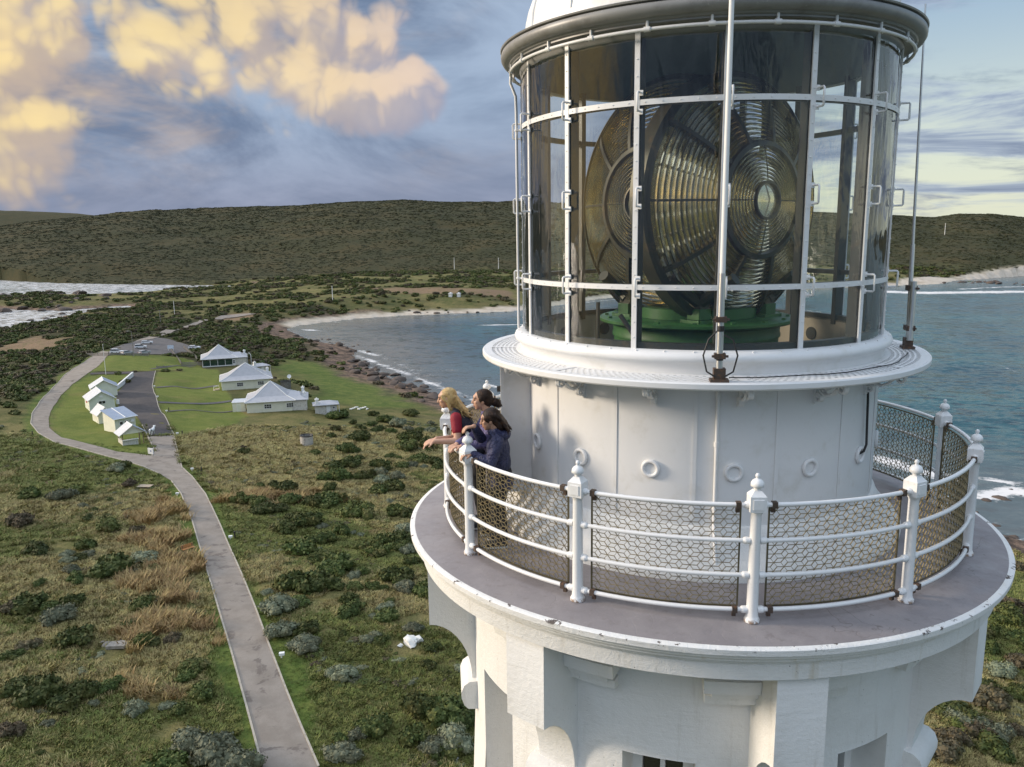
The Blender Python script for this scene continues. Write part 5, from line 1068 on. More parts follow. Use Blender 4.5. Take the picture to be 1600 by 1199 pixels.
# cornice below the gallery floor
part_prof = [(2.60, -.37), (3.405, -.37), (3.42, -.36), (3.425, -.20), (3.45, -.185), (3.455, -.165), (3.485, -.15), (3.49, -.125), (3.52, -.105), (3.525, -.075), (3.557, -.06), (3.56, -.008), (3.545, .002), (3.50, .004)]
mb = MB(); mb.lathe(part_prof, 192); part(mb, 'cornice', M['lip'], 35)
mb = MB(); mb.lathe([(3.502, -.03), (3.500, .006), (3.3, .023), (3.1, .040), (2.7, .074), (2.40, .10), (2.05, .12)], 192); part(mb, 'gallery_floor', M['deck'], 40)
mb = MB(); mb.lathe([(2.79, -.345), (3.02, -.345), (3.02, -.56), (2.98, -.60), (2.79, -.60)], 128); part(mb, 'under_ring', M['stucco'], 35)
# eight great corbels with scroll feet, and stepped imposts beside them
cw = .47
prof = [(2.70, -.36), (3.34, -.36), (3.36, -.40), (3.36, -1.26)]+[(2.84+.52*(1-sin(t)), -1.28-.76*(1-cos(t))) for t in np.linspace(.0, pi/2, 10)]+[(2.70, -2.06)]
Mr = Matrix(((0, 0, 1, 0), (-1, 0, 0, 0), (0, 1, 0, 0), (0, 0, 0, 1)))     # (r, z, w) -> (w, -r, z)
def corbel_mb():
    mb = MB(); mb.prism(prof, -cw/2, cw/2, 0, Mr); return mb
CORB = [R_(-27.3+45*k) for k in range(8)]
c0 = part(corbel_mb(), 'corbel', M['stucco'], 35, rz=CORB[0])
sc_ = [(2.72, -2.03), (2.88, -2.04), (2.95, -2.09), (2.985, -2.18), (2.985, -2.26), (2.95, -2.36), (2.90, -2.41), (2.72, -2.42)]
mb = MB(); mb.prism(sc_, -cw/2-.09, cw/2+.09, 0, Mr); part(mb, 'scroll_foot', M['stucco'], 60, c0)
for s in (-1, 1):
    mb = MB()
    for (r1, z0, z1, wdt) in ((3.06, -.60, -.74, .52), (2.99, -.74, -.82, .44), (2.93, -.82, -.92, .50)):
        a0 = s*(cw/2/3.0); a1 = s*(cw/2+wdt)/3.0; lo, hi = min(a0, a1), max(a0, a1); mb.lathe([(2.74, z0), (r1, z0), (r1-.02, z1), (2.74, z1)], 6, lo, hi, closed_prof=True)
    part(mb, 'impost', M['stucco'], 35, c0)
for a in CORB[1:]: ring_copy(c0, a)
# plinth and gallery-level iron drum
mb = MB(); mb.lathe([(2.44, .06), (2.44, .15), (2.40, .20), (2.32, .27), (2.24, .36), (2.17, .46), (2.135, .55), (2.10, .56)], 128); part(mb, 'plinth', M['stucco'], 60)
mb = MB(); mb.lathe([(2.10, .40), (2.10, 2.06), (2.13, 2.07), (2.13, 2.11)], 128); part(mb, 'drum_wall', M['white_iron'], 35)
mb = MB(); mb.lathe([(2.102, .6), (2.109, .605), (2.109, 2.05), (2.102, 2.055)], 3, -R_(.55), R_(.55), closed_prof=True)
s0_ = part(mb, 'seam_strip', M['white_iron'], 30, rz=R_(.9))
for k in range(1, 16): ring_copy(s0_, R_(.9)+k*D_)
mb = MB(); mb.tube([(0.078*cos(t), -2.115, 1.13+.078*sin(t)) for t in np.linspace(0, 2*pi, 25)[:-1]], .021, 8, closed=True); v0 = part(mb, 'porthole', M['white_iron'], 60, rz=R_(.3+11.25))
mb = MB(); mb.tube([(0, -2.07, 1.13), (0, -2.104, 1.13)], .07, 20); part(mb, 'cover', M['white_iron'], 40, v0)
for k in range(1, 16):
    if k != 12: ring_copy(v0, R_(.3+11.25)+k*D_)
# door casing on the west side
dc = MB(); aD = R_(-76)
Md = Matrix.Rotation(aD, 4, 'Z')
def dbox(mb, c, size): p = Md @ Vector(c); mb.box(p, size, rz=aD)
dbox(dc, (0, -2.20, 1.25), (.95, .32, 1.62)); d_ = part(dc, 'door_casing', M['white_iron'], 30)
dd = MB(); dbox(dd, (.20, -2.37, 1.25), (.40, .03, 1.5)); dbox(dd, (-.20, -2.37, 1.25), (.38, .03, 1.5)); part(dd, 'door', M['white_iron'], 30)
dj = MB()
for s in (-.46, 0, .46): dbox(dj, (s, -2.38, 1.25), (.05, .04, 1.64))
dbox(dj, (0, -2.383, 2.05), (1.0, .05, .06)); part(dj, 'door_frame', M['white_iron'], 30, d_)
hd = MB(); dbox(hd, (.33, -2.42, 1.5), (.05, .05, .08)); dbox(hd, (-.36, -2.42, 1.55), (.04, .05, .07)); part(hd, 'hinge', M['black'], 30, d_)
hd = MB(); q0 = Md @ Vector((.30, -2.40, 1.42)); hd.tube([q0, q0+Vector((0, 0, .0))+Md @ Vector((0, -.06, 0)), q0+Md @ Vector((0, -.06, 0))+Vector((0, 0, -.25)), q0+Vector((0, 0, -.25))], .013, 6); part(hd, 'door_handle', M['white_rail'], 40, d_)
# down pipe and black cable
mb = MB(); a = R_(6.6); mb.tube([P3(2.13, a, .60), P3(2.13, a, 2.0)], .020, 8); mb.tube([P3(2.13, a, .60), P3(2.24, a, .42), P3(2.34, a, .22)], .020, 8)
for z in (.75, 1.4, 1.9): mb.tube([P3(2.13, a, z), P3(2.13, a, z+.05)], .028, 8)
part(mb, 'down_pipe', M['white_iron'], 50)
mb = MB(); aC = R_(57); mb.tube([P3(2.12, aC+.02, 2.0), P3(2.135, aC+.02, 1.7), P3(2.14, aC+.025, 1.4), P3(2.15, aC+.02, 1.24), P3(2.14, aC+.005, 1.17), P3(2.10, aC-.01, 1.14)], .013, 6); part(mb, 'cable', M['black'], 50)
# cast iron walkway with lattice floor and scroll brackets
mb = MB(); mb.lathe([(2.50, 2.125), (2.50, 2.105), (2.515, 2.055), (2.60, 2.055), (2.612, 2.07), (2.612, 2.115), (2.60, 2.128)], 160, closed_prof=True); mb.lathe([(2.115, 2.105), (2.115, 2.125), (2.20, 2.125), (2.20, 2.105)], 160, closed_prof=True); wk = part(mb, 'walkway', M['white_iron'], 35)
mb = MB(); n = 200; rows = [2.20, 2.25, 2.30, 2.35, 2.40, 2.45, 2.50]
for i in range(n):
    a0 = 2*pi*i/n
    for j, (r0, r1) in enumerate(zip(rows[:-1], rows[1:])):
        sh = (.5 if j % 2 else 0)*2*pi/n; a = a0+sh; h_ = pi/n*.52; mb.add([P3(r0-.004, a-h_, 2.122), P3(r0-.004, a+h_, 2.122), P3(r1+.004, a+h_, 2.122), P3(r1+.004, a-h_, 2.122)], [(0, 1, 2, 3)])
for r in rows[1:-1]: mb.lathe([(r-.011, 2.108), (r-.011, 2.1235), (r+.011, 2.1235), (r+.011, 2.108)], 120, closed_prof=True)
lt = part(mb, 'lattice_floor', M['white_iron'], 30); lt['kind'] = 'stuff'
mb = MB(); mb.lathe([(2.11, 2.082), (2.52, 2.082)], 96); part(mb, 'walkway_tray', M['white_iron'], 30)
mb = MB()
for k in range(8):
    a = R_(11+45*k); mb.add([P3(2.19, a-.02, 2.1265), P3(2.19, a+.02, 2.1265), P3(2.515, a+.017, 2.1265), P3(2.515, a-.017, 2.1265)], [(0, 1, 2, 3)])
part(mb, 'plate_joint', M['white_iron'], 30)
def spiral(cx, cz, r0, r1, t0, t1, n=18): return [(cx+(r0+(r1-r0)*i/n)*cos(t0+(t1-t0)*i/n), cz+(r0+(r1-r0)*i/n)*sin(t0+(t1-t0)*i/n)) for i in range(n+1)]
def scroll_mb():
    mb = MB(); c1_ = spiral(2.46, 2.0, .02, .055, 0, 3.4*pi/2+pi, 20); c2_ = [(2.40, 1.99), (2.34, 1.93), (2.27, 1.90), (2.20, 1.92), (2.15, 1.98)]; c3_ = spiral(2.155, 1.86, .015, .045, 0, 2.6*pi, 18); c4_ = spiral(2.25, 1.985, .012, .05, pi, pi+2.4*pi, 18)
    for c in (c1_, c2_, c3_, c4_):
        pts = [(0, -r, z) for r, z in c]
        for w_ in (-.018, 0, .018): mb.tube([(w_, y_, z_) for _, y_, z_ in pts], .014, 5)
    mb.box((0, -2.30, 2.058), (.055, .44, .035)); mb.box((0, -2.115, 1.93), (.055, .03, .27)); return mb
b0_ = part(scroll_mb(), 'scroll_bracket', M['white_iron'], 60, rz=R_(-10.2)); 
for k in range(1, 16): ring_copy(b0_, R_(-10.2)+k*D_)
# lantern sill, inner parapet, lantern floor
mb = MB(); mb.lathe([(2.06, 2.36), (2.12, 2.36), (2.16, 2.352), (2.20, 2.325), (2.215, 2.29), (2.205, 2.255), (2.175, 2.24), (2.16, 2.225), (2.15, 2.20), (2.14, 2.19), (2.135, 2.10)], 160); part(mb, 'lantern_sill', M['white_iron'], 50)
mb = MB()
for k in range(48): a = 2*pi*k/48; mb.ball(P3(2.165, a, 2.350), .011, 6, 4)
rv = part(mb, 'rivet', M['white_iron'], 60); rv['kind'] = 'stuff'
mb = MB(); mb.lathe([(2.06, 2.36), (2.00, 2.36), (2.00, 1.86)], 128); part(mb, 'inner_parapet', M['beige'], 40)
mb = MB(); mb.tube([(0, -1.998, 2.14), (0, -1.985, 2.14)], .085, 20); p0 = part(mb, 'vent', M['dark_frame'], 40, rz=B0+D_/2)
for k in range(1, 16): ring_copy(p0, B0+D_/2+k*D_)
mb = MB(); mb.lathe([(2.01, 1.88), (.02, 1.88)], 96); part(mb, 'lantern_floor', M['wood_dark'], 40)
mb = MB()
for k in range(120): a = 2*pi*k/120; mb.add([P3(1.70, a-.008, 1.90), P3(1.70, a+.008, 1.90), P3(1.985, a+.008, 1.90), P3(1.985, a-.008, 1.90)], [(0, 1, 2, 3)])
mb.lathe([(1.68, 1.885), (1.68, 1.91), (1.71, 1.91), (1.71, 1.885)], 96, closed_prof=True); fl_ = part(mb, 'floor_grating', M['dark_frame'], 30); fl_['kind'] = 'stuff'
# glazing bars: white outer strip with rivets, dark inner post, D handles
ZB, ZT, ZL, ZM, ZU = 2.352, 5.36, 2.97, 3.835, 4.715
mb = MB(); mb.box((0, -2.112, (ZB+ZT)/2), (.052, .016, ZT-ZB)); 
for z in np.arange(ZB+.12, ZT, .155): mb.ball((0, -2.121, z), .0095, 6, 3, .7)
g0 = part(mb, 'glazing_bar', M['white_iron'], 40, rz=B0-2*D_)
mb = MB(); mb.box((0, -2.035, (2.30+ZT)/2), (.074, .105, ZT-2.30)); part(mb, 'inner_post', M['dark_frame'], 30, g0)
def handle(z):
    mb = MB(); o = .042; mb.tube([(o, -2.122, z-.085), (o, -2.205, z-.085), (o, -2.215, z-.075), (o, -2.215, z+.075), (o, -2.205, z+.085), (o, -2.122, z+.085)], .0105, 6); mb.box((o, -2.118, z-.085), (.04, .012, .05)); mb.box((o, -2.118, z+.085), (.04, .012, .05)); return mb
for z in (ZL, ZM, ZU): part(handle(z), 'handle', M['white_iron'], 50, g0)
for k in range(1, 16): ring_copy(g0, B0-2*D_+k*D_)
for z in (ZL, ZU):
    mb = MB(); mb.lathe([(2.104, z-.026), (2.117, z-.026), (2.117, z+.026), (2.104, z+.026)], 160, closed_prof=True)
    for k in range(80): a = B0+D_*.1+2*pi*k/80; mb.ball(P3(2.117, a, z), .0095, 6, 3, .7)
    q = part(mb, 'ring_bar', M['white_iron'], 40); mb = MB(); mb.lathe([(2.02, z-.028), (2.085, z-.028), (2.085, z+.028), (2.02, z+.028)], 128, closed_prof=True); part(mb, 'inner_ring', M['dark_frame'], 40, q)
mb = MB(); mb.lathe([(2.0, 2.34), (2.085, 2.34), (2.085, 2.42), (2.0, 2.42)], 128, closed_prof=True); part(mb, 'inner_sill', M['dark_frame'], 40)
# panes: three to each bay
for zi, (z0, z1) in enumerate(((ZB, ZL), (ZL, ZU), (ZU, ZT))):
    mb = MB(); mb.lathe([(2.100, z0+.003), (2.100, z1-.003)], 8, R_(.5), D_-R_(.5)); p0 = part(mb, 'window_pane', M['pane'], 0, rz=B0)
    p0.data.shade_smooth()
    for k in range(1, 16): ring_copy(p0, B0+k*D_)
# roof: head ring, gutter, dome, hand ring below the soffit
mb = MB(); mb.lathe([(2.0, 5.30), (2.09, 5.30), (2.12, 5.345), (2.12, 5.38), (2.215, 5.385), (2.215, 5.40), (2.24, 5.41), (2.25, 5.43), (2.285, 5.432), (2.315, 5.45), (2.332, 5.48), (2.335, 5.51), (2.325, 5.535), (2.30, 5.55), (2.335, 5.555), (2.34, 5.57), (2.25, 5.60), (2.07, 5.64)], 192); part(mb, 'gutter', mat('grey_gutter_paint', (.27, .27, .26), .4, bump=(8, .12, .01), var=[(3, (.20, .195, .185), .45, .7), (20, (.42, .41, .39), .6, .8)]), 35)
mb = MB(); dome = [(2.07, 5.635), (2.06, 5.72)]+[(2.055*cos(t), 5.72+1.30*sin(t)) for t in np.linspace(.03, pi/2*.93, 18)]; mb.lathe(dome, 128); dm = part(mb, 'dome_roof', M['white_iron'], 50)
mb = MB(); pr = [(2.06*cos(t), 5.72+1.305*sin(t)) for t in np.linspace(.0, pi/2*.93, 16)]; mb.tube([(0, -r, z) for r, z in pr], .012, 5)
s_0 = part(mb, 'roof_seam', M['white_iron'], 50, dm, rz=B0)
for k in range(1, 16): c = s_0.copy(); COL.objects.link(c); c.parent = dm; c.rotation_euler = (0, 0, B0+k*D_)
mb = MB(); mb.lathe([(.25, 6.95), (.25, 7.25), (.40, 7.3), (.48, 7.5), (.42, 7.75), (.22, 7.9), (.02, 7.95)], 40); part(mb, 'ventilator_ball', M['white_iron'], 50)
mb = MB(); mb.lathe([(2.0, 5.31)]+[(2.0*cos(t), 5.31+1.2*sin(t)) for t in np.linspace(.02, pi/2*.97, 12)], 96); part(mb, 'inner_ceiling', M['inner_paint'], 60)
mb = MB(); mb.tube(arc(2.225, 0, 2*pi*127/128, 5.335, 127), .017, 8, closed=True); hr_ = part(mb, 'hand_ring', M['white_rail'], 60)
mb = MB(); mb.tube([(0, -2.225, 5.335), (0, -2.225, 5.42)], .014, 6); mb.tube([(-.03, -2.225, 5.335), (.03, -2.225, 5.335)], .026, 8)
h0 = part(mb, 'hanger', M['white_rail'], 50, hr_, rz=R_(2))
for k in range(1, 24): c = h0.copy(); COL.objects.link(c); c.parent = hr_; c.rotation_euler = (0, 0, R_(2+15*k))
mb = MB(); aP = R_(-80); mb.tube([P3(2.225, aP, 5.33), P3(2.23, aP, 5.25), P3(2.17, aP, 5.1), P3(2.165, aP, 4.9), P3(2.165, aP, 2.36)], .017, 8)
for z in (4.715, 2.97): mb.tube([P3(2.165, aP, z), P3(2.10, aP+.01, z)], .014, 6); mb.ball(P3(2.165, aP, z), .026, 8, 5)
part(mb, 'ladder_stile', M['white_rail'], 50)
# ---- gallery railing: twelve posts
RP = 3.10; A0 = R_(10.663); PZ = .040
def post_mb():
    mb = MB(); c = (0, -RP)
    mb2 = [(.072, 0), (.072, .022), (.062, .035), (.055, .06), (.052, .12), (.047, 1.0), (.050, 1.015), (.058, 1.03), (.058, 1.045)]
    def lat(prof, n=16):
        vs = []; fs = []; m = len(prof)
        for i in range(n):
            a = 2*pi*i/n
            for r, z in prof: vs.append((r*cos(a), -RP+r*sin(a), PZ+z))
        for i in range(n):
            for k in range(m-1): fs.append((i*m+k, ((i+1) % n)*m+k, ((i+1) % n)*m+k+1, i*m+k+1))
        mb.add(vs, fs)
    lat(mb2); mb.box((0, -RP, PZ+1.115), (.142, .142, .14)); mb.box((0, -RP-.0745, PZ+1.115), (.09, .008, .09))
    for s in (-1, 1): mb.box((0, -RP+s*.0735, PZ+1.115), (.11, .004, .11)) if s > 0 else None
    for q, (hw, z) in enumerate([(.071, 1.185)]): mb.add([(-hw, -RP-hw, PZ+z), (hw, -RP-hw, PZ+z), (hw, -RP+hw, PZ+z), (-hw, -RP+hw, PZ+z), (-.03, -RP-.03, PZ+1.235), (.03, -RP-.03, PZ+1.235), (.03, -RP+.03, PZ+1.235), (-.03, -RP+.03, PZ+1.235)], [(0, 1, 5, 4), (1, 2, 6, 5), (2, 3, 7, 6), (3, 0, 4, 7)])
    for z in (1.095, .765, .44, .11):
        for s in (-1, 1): mb.tube([(s*.045, -RP, PZ+z), (s*.085, -RP+.001, PZ+z)], .034, 10); mb.ball((s*.082, -RP+.001, PZ+z), .034, 8, 6)
    return mb
p0 = part(post_mb(), 'railing_post', M['white_rail'], 40, rz=A0)
def finial_mb():
    mb = MB(); n = 20; prof_ = [(.034, 1.225), (.030, 1.245), (.034, 1.255), (.056, 1.265), (.061, 1.275), (.058, 1.295), (.046, 1.318), (.030, 1.33), (.017, 1.336), (.015, 1.345), (.021, 1.355), (.021, 1.368), (.013, 1.382), (.001, 1.386)]; m = len(prof_); vs = []; fs = []
    for i in range(n):
        a = 2*pi*i/n
        for k, (r, z) in enumerate(prof_): q = r*(1-.10*(i % 2)*(1 if 2 <= k <= 4 else 0)); vs.append((q*cos(a), -RP+q*sin(a), PZ+z))
    for i in range(n):
        for k in range(m-1): fs.append((i*m+k, ((i+1) % n)*m+k, ((i+1) % n)*m+k+1, i*m+k+1))
    mb.add(vs, fs); return mb
part(finial_mb(), 'finial', M['white_rail'], 40, p0)
for k in range(1, 12): ring_copy(p0, A0+R_(30)*k)
for z, nm in ((1.135, 'hand_rail'), (.805, 'mid_rail'), (.48, 'mid_rail'), (.15, 'bottom_rail')):
    mb = MB(); mb.tube(arc(RP, R_(1.4), R_(28.6), z, 20), .0215, 8); r0_ = part(mb, nm, M['white_rail'], 60, rz=A0)
    if nm in ('hand_rail', 'bottom_rail'):
        for aa in (R_(2.9), R_(27.1)):
            c = MB(); dn = 1 if nm == 'hand_rail' else -1; p = P3(RP, aa, z); c.box(p, (.045, .056, .056), rz=aa); q = P3(RP-.035, aa, z-.045*1); c.box(q, (.035, .03, .07), rz=aa); part(c, 'clip', M['steel_dark'], 30, r0_)
    for k in range(1, 12): ring_copy(r0_, A0+R_(30)*k)
# wire panels: six-pointed star and rhomb pattern in dull brass
def panel_parts():
    Rw = RP-.045; a0, a1 = R_(2.35), R_(27.65); z0, z1 = .165, 1.105; W_ = (a1-a0)*Rw; ax, az_ = .112, .050
    mb = MB(); fr = MB()
    e = set(); V = {}
    def key(p): return (round(p[0], 4), round(p[1], 4))
    # turn the pattern a quarter so that short bars lie level, as on the gallery
    def emit(mbx, p, q, t=.0019, d=.010):
        def P(s): a = a0+s[0]/Rw; return Vector(P3(Rw, a, z0+s[1]))
        if p[0] == q[0] and p[1] == q[1]: return
        A, B = P(p), P(q); T = (B-A).normalized(); N_ = Vector((sin(a0+(p[0]+q[0])/2/Rw), -cos(a0+(p[0]+q[0])/2/Rw), 0)); S = T.cross(N_).normalized()*t/1.0; Nn = N_*d/2
        vs = [A-S-Nn, A+S-Nn, A+S+Nn, A-S+Nn, B-S-Nn, B+S-Nn, B+S+Nn, B-S+Nn]; mbx.add(vs, [(0, 1, 5, 4), (1, 2, 6, 5), (2, 3, 7, 6), (3, 0, 4, 7)])
    HZ = z1-z0
    def clip(p, q):
        t0, t1 = 0., 1.
        for k, lo, hi in ((0, 0, W_), (1, 0, HZ)):
            d = q[k]-p[k]
            if abs(d) < 1e-9:
                if p[k] < lo or p[k] > hi: return None
                continue
            ta, tb = (lo-p[k])/d, (hi-p[k])/d
            if ta > tb: ta, tb = tb, ta
            t0, t1 = max(t0, ta), min(t1, tb)
        if t1-t0 < 1e-3: return None
        return ((p[0]+(q[0]-p[0])*t0, p[1]+(q[1]-p[1])*t0), (p[0]+(q[0]-p[0])*t1, p[1]+(q[1]-p[1])*t1))
    # rotated variant: swap axes so hexagons have level top and bottom bars
    e2 = set(); L_ = .0635; Hh = .041   # level bar length, half height of a hexagon
    for i in range(-1, int(W_/(L_*1.5))+2):
        for j in range(-1, int(HZ/(Hh*2))+2):
            cx = i*L_*1.5; cz = j*Hh*2+(Hh if i % 2 else 0); cs = [(cx+L_, cz), (cx+L_/2, cz+Hh), (cx-L_/2, cz+Hh), (cx-L_, cz), (cx-L_/2, cz-Hh), (cx+L_/2, cz-Hh)]
            for k in range(6): e2.add(tuple(sorted((key(cs[k]), key(cs[(k+1) % 6])))))
            for k in (0, 2, 4): e2.add(tuple(sorted((key((cx, cz)), key(cs[k])))))
    for p, q in e2:
        c = clip(p, q)
        if c: emit(mb, *c)
    for s in (0, W_): emit(fr, (s, 0), (s, HZ), .007, .016)
    for s in (0, HZ):
        for k in range(14): emit(fr, (W_*k/14, s), (W_*(k+1)/14, s), .007, .014)
    return mb, fr
wm, fm = panel_parts()
f0 = part(fm, 'panel_frame', M['brass'], 30, rz=A0); w0 = part(wm, 'wire_mesh', M['brass_wire'], 30, f0); w0['kind'] = 'stuff'
for k in range(1, 12): ring_copy(f0, A0+R_(30)*k)

# ---- antennas clamped to the walkway
def antenna(px_a, R, base_z, top, r, label, twin=False, lean=0.):
    p = P3(R, px_a, base_z); t = empty('antenna_mast', p, px_a); tag(t, label, 'antenna')
    mb = MB(); mb.box((0, 0, .06), (.11, .09, .13)); mb.box((0, 0, .012), (.17, .13, .024)); mb.build('foot', M['steel_dark'], t)
    def at(z): return (lean*z, 0, z)
    if not twin:
        mb = MB(); mb.tube([at(.10), at(1.0)], .030, 12); mb.build('lower_tube', M['alu'], t, 40); mb = MB(); mb.tube([at(.98), at(top)], [.026, .022], 10); mb.build('whip', M['trim'], t, 40)
        for z in (.24, .58):
            mb = MB(); mb.box((0, -.0, z), (.10, .09, .05)); mb.tube([(-.075, -.03, z), (.075, -.03, z)], .012, 6); mb.build('clamp', M['steel_dark'], t)
        mb = MB(); mb.tube([(0, -.01, .47), (0, -.01, .52)], .034, 10); mb.tube([(0, -.01, .20), (0, -.01, .235)], .034, 10); mb.build('tape', M['black'], t, 40)
        mb = MB()
        for s in (-1, 1): mb.tube([(s*.03, -.04, .46-.02*s), (s*.11, -.05, .40), (s*.155, -.05, .25), (s*.12, -.05, .10), (s*.04, -.05, .05)], .008, 6)
        mb.build('cable', M['black'], t, 50)
    else:
        mb = MB(); mb.tube([(-.075, 0, .1), (-.06, 0, .78)], .036, 12); mb.build('stub_tube', M['alu'], t, 40); mb = MB(); mb.tube([at(.05), at(1.2)], .025, 12); mb.build('lower_tube', M['alu'], t, 40); mb = MB(); mb.tube([at(1.18), at(2.2), at(top)], [.017, .015, .009], 10); mb.build('whip', M['alu'], t, 40)
        for z in (.24, .70):
            mb = MB(); mb.box((lean*z-.035, 0, z), (.17, .09, .06)); mb.tube([(-.13, -.04, z), (.12, -.04, z)], .013, 6); mb.build('clamp', M['steel_dark'], t)
    return t
antenna(R_(5.35), 2.50, 2.128, 3.9, .02, 'thick white and silver mast clamped to the front of the walkway')
antenna(R_(91), 2.44, 2.128, 3.86, .02, 'thin leaning grey whip aerial with twin clamped feet on the right side of the walkway', True, .084)
mb = MB()
pts = [P3(2.36+.02*sin(k*1.7), R_(8+k*6.0), 2.14) for k in range(13)]; mb.tube(pts, .006, 5); o = mb.build('loose_cable', M['black'], None, 50); tag(o, 'thin dark cable lying along the walkway right of the front mast', 'cable')
# ------------------------------------------------------------------ the rotating lens
FL = empty('fresnel_lens', (0, 0, 1.88)); tag(FL, 'large glass lens of bullseye ring panels on a green iron pedestal inside the lantern', 'lens')
def lp(mb, name, m, parent=None, smooth=40): me = mb.mesh(name, smooth); me.materials.append(m); return link(name, me, parent or FL, (0, 0, 0) if parent else (0, 0, -1.88))
mb = MB(); mb.lathe([(.985, 1.88), (.985, 2.26), (1.005, 2.27), (1.005, 2.30), (.995, 2.32), (1.0, 2.40), (1.04, 2.425), (1.15, 2.44), (1.165, 2.455), (1.165, 2.485), (1.15, 2.495), (.02, 2.495)], 96); ped = lp(mb, 'pedestal', M['cast_green'])
mb = MB()
for k in range(16): a = 2*pi*k/16; mb.box(P3(.99, a, 2.14), (.06, .03, .06), rz=a); mb.box(P3(1.08, a, 2.505), (.05, .04, .022), rz=a)
lp(mb, 'boss', M['cast_green'], ped).location = (0, 0, 0)
LC = 3.83        # lamp height
ND, W_, E_ = .50, 1.40, .50
def panel(phi, clip=None, full=True):
    """a domed panel: heavy rim, bullseye, concentric prism rings and radial ribs; x across, y out of the panel"""
    Mp = Matrix.Translation((0, 0, LC)) @ Matrix.Rotation(phi, 4, 'Z')
    def dome(r): return ND+E_*(1-(r/W_)**2)**.85 if r < W_ else ND
    def P(r, t, out=0.): return Mp @ Vector((r*cos(t), -(dome(r)+out), r*sin(t)))
    def ok(p): return clip is None or (p.x*clip[0]+p.y*clip[1]) < clip[2]
    rim = MB(); n = 72
    def ring(mb, r0, r1, th, o0=0., n=96):
        vs = []; fs = []; keep = []
        for i in range(n):
            t = 2*pi*i/n; q = [P(r0, t, o0-th/2), P(r1, t, o0-th/2), P(r1, t, o0+th/2), P(r0, t, o0+th/2)]; keep.append(ok(q[1])); vs += q
        for i in range(n):
            j = (i+1) % n
            if keep[i] and keep[j]:
                for k in range(4): fs.append((i*4+k, j*4+k, j*4+(k+1) % 4, i*4+(k+1) % 4))
        mb.add(vs, fs)
    ring(rim, W_-.06, W_, .11); ring(rim, W_-.02, W_+.012, .20, -.03); pr_ = lp(rim, 'panel_rim', M['brass_dark'])
    mid = MB(); ring(mid, .585, .635, .10, .01); ring(mid, .185, .205, .07, .02); lp(mid, 'bullseye_rim', M['brass_dark'], pr_)
    def prism(mb, r, dr, out, pitch, n=72):
        vs = []; fs = []; keep = []
        for i in range(n):
            t = 2*pi*i/n; a = P(r, t, -.01); b_ = P(r+dr, t, -.01-pitch*dr); c = P(r+dr*.25, t, out); vs += [a, b_, c]; keep.append(ok(b_))
        for i in range(n):
            j = (i+1) % n
            if keep[i] and keep[j]:
                for k in range(3): fs.append((i*3+k, j*3+k, j*3+(k+1) % 3, i*3+(k+1) % 3))
        mb.add(vs, fs)
    contrast_rings = MB()  # added dark rings between prisms, standing in for the glass's light-dark contrast
    if full:
        for r in np.arange(.215, .575, .041): ring(contrast_rings, r-.0095, r-.0055, .018, .010, 72)
        for r in np.arange(.65, W_-.11, .052): ring(contrast_rings, r-.0125, r-.0085, .022, .010, 72)
        lp(contrast_rings, 'contrast_ring', M['brass_dark'], pr_)
    for r in np.arange(.215, .575, .041) if full else (): mb = MB(); prism(mb, r, .026, .034, .1); lp(mb, 'prism_ring', M['prism'], pr_, 25)
    for r in np.arange(.65, W_-.09, .052) if full else (): mb = MB(); prism(mb, r, .034, .046, .5); lp(mb, 'prism_ring', M['prism'], pr_, 25)
    if full: mb = MB(); vs = [P(0, 0, .05)]+[P(.185, 2*pi*i/32, .01) for i in range(32)]; mb.add(vs, [(0, 1+i, 1+(i+1) % 32) for i in range(32)]); vs = [P(0, 0, -.01)]+[P(.185, 2*pi*i/32, .005) for i in range(32)]; mb.add(vs, [(0, 1+(i+1) % 32, 1+i) for i in range(32)]); lp(mb, 'bullseye', M['prism'], pr_, 60)
    for t in (0, 38, 75, 110, 142, 180, 214, 250, 290, 325):
        t = R_(t); mb = MB(); wdt = .012 if t in (0, R_(180)) else .022; vs = []; fs = []; m = 0; S = Vector((-sin(t), 0, cos(t)))
        for r in np.linspace(.63, W_-.06, 8):
            p = P(r, t, 0)
            if not ok(p): break
            sd = (Mp.to_3x3() @ S)*wdt; nn = (Mp.to_3x3() @ Vector((0, -1, 0)))*.045; vs += [p-sd-nn, p+sd-nn, p+sd+nn, p-sd+nn]; m += 1
        for i in range(m-1):
            for k in range(4): fs.append((i*4+k, (i+1)*4+k, (i+1)*4+(k+1) % 4, i*4+(k+1) % 4))
        if m > 1: mb.add(vs, fs); lp(mb, 'rib', M['brass_dark'], pr_)
    for t in (0, 90, 180, 270):
        mb = MB(); t = R_(t); mb.tube([P(r, t, .03) for r in (.20, .33, .46, .59)], .0065, 5)
        if ok(P(.59, t)): lp(mb, 'rib', M['brass_dark'], pr_)
    return pr_
M['brass_dark'] = mat('dark_bronze', (.075, .07, .05), .42, metal=.5, var=(7, (.15, .105, .055), .5, .75))
YV = CYAW                                  # straight towards the camera's side
def nrm(phi): return (sin(phi), -cos(phi))
f2 = R_(46); f1 = R_(-40); 
def cl(phi, d): n_ = nrm(phi); return (n_[0], n_[1], d)
panel(f2); panel(f1, cl(f2, ND-.06)); panel(f2+pi, cl(f1, ND-.06), False); panel(f1+pi, cl(f2, ND-.06), False)
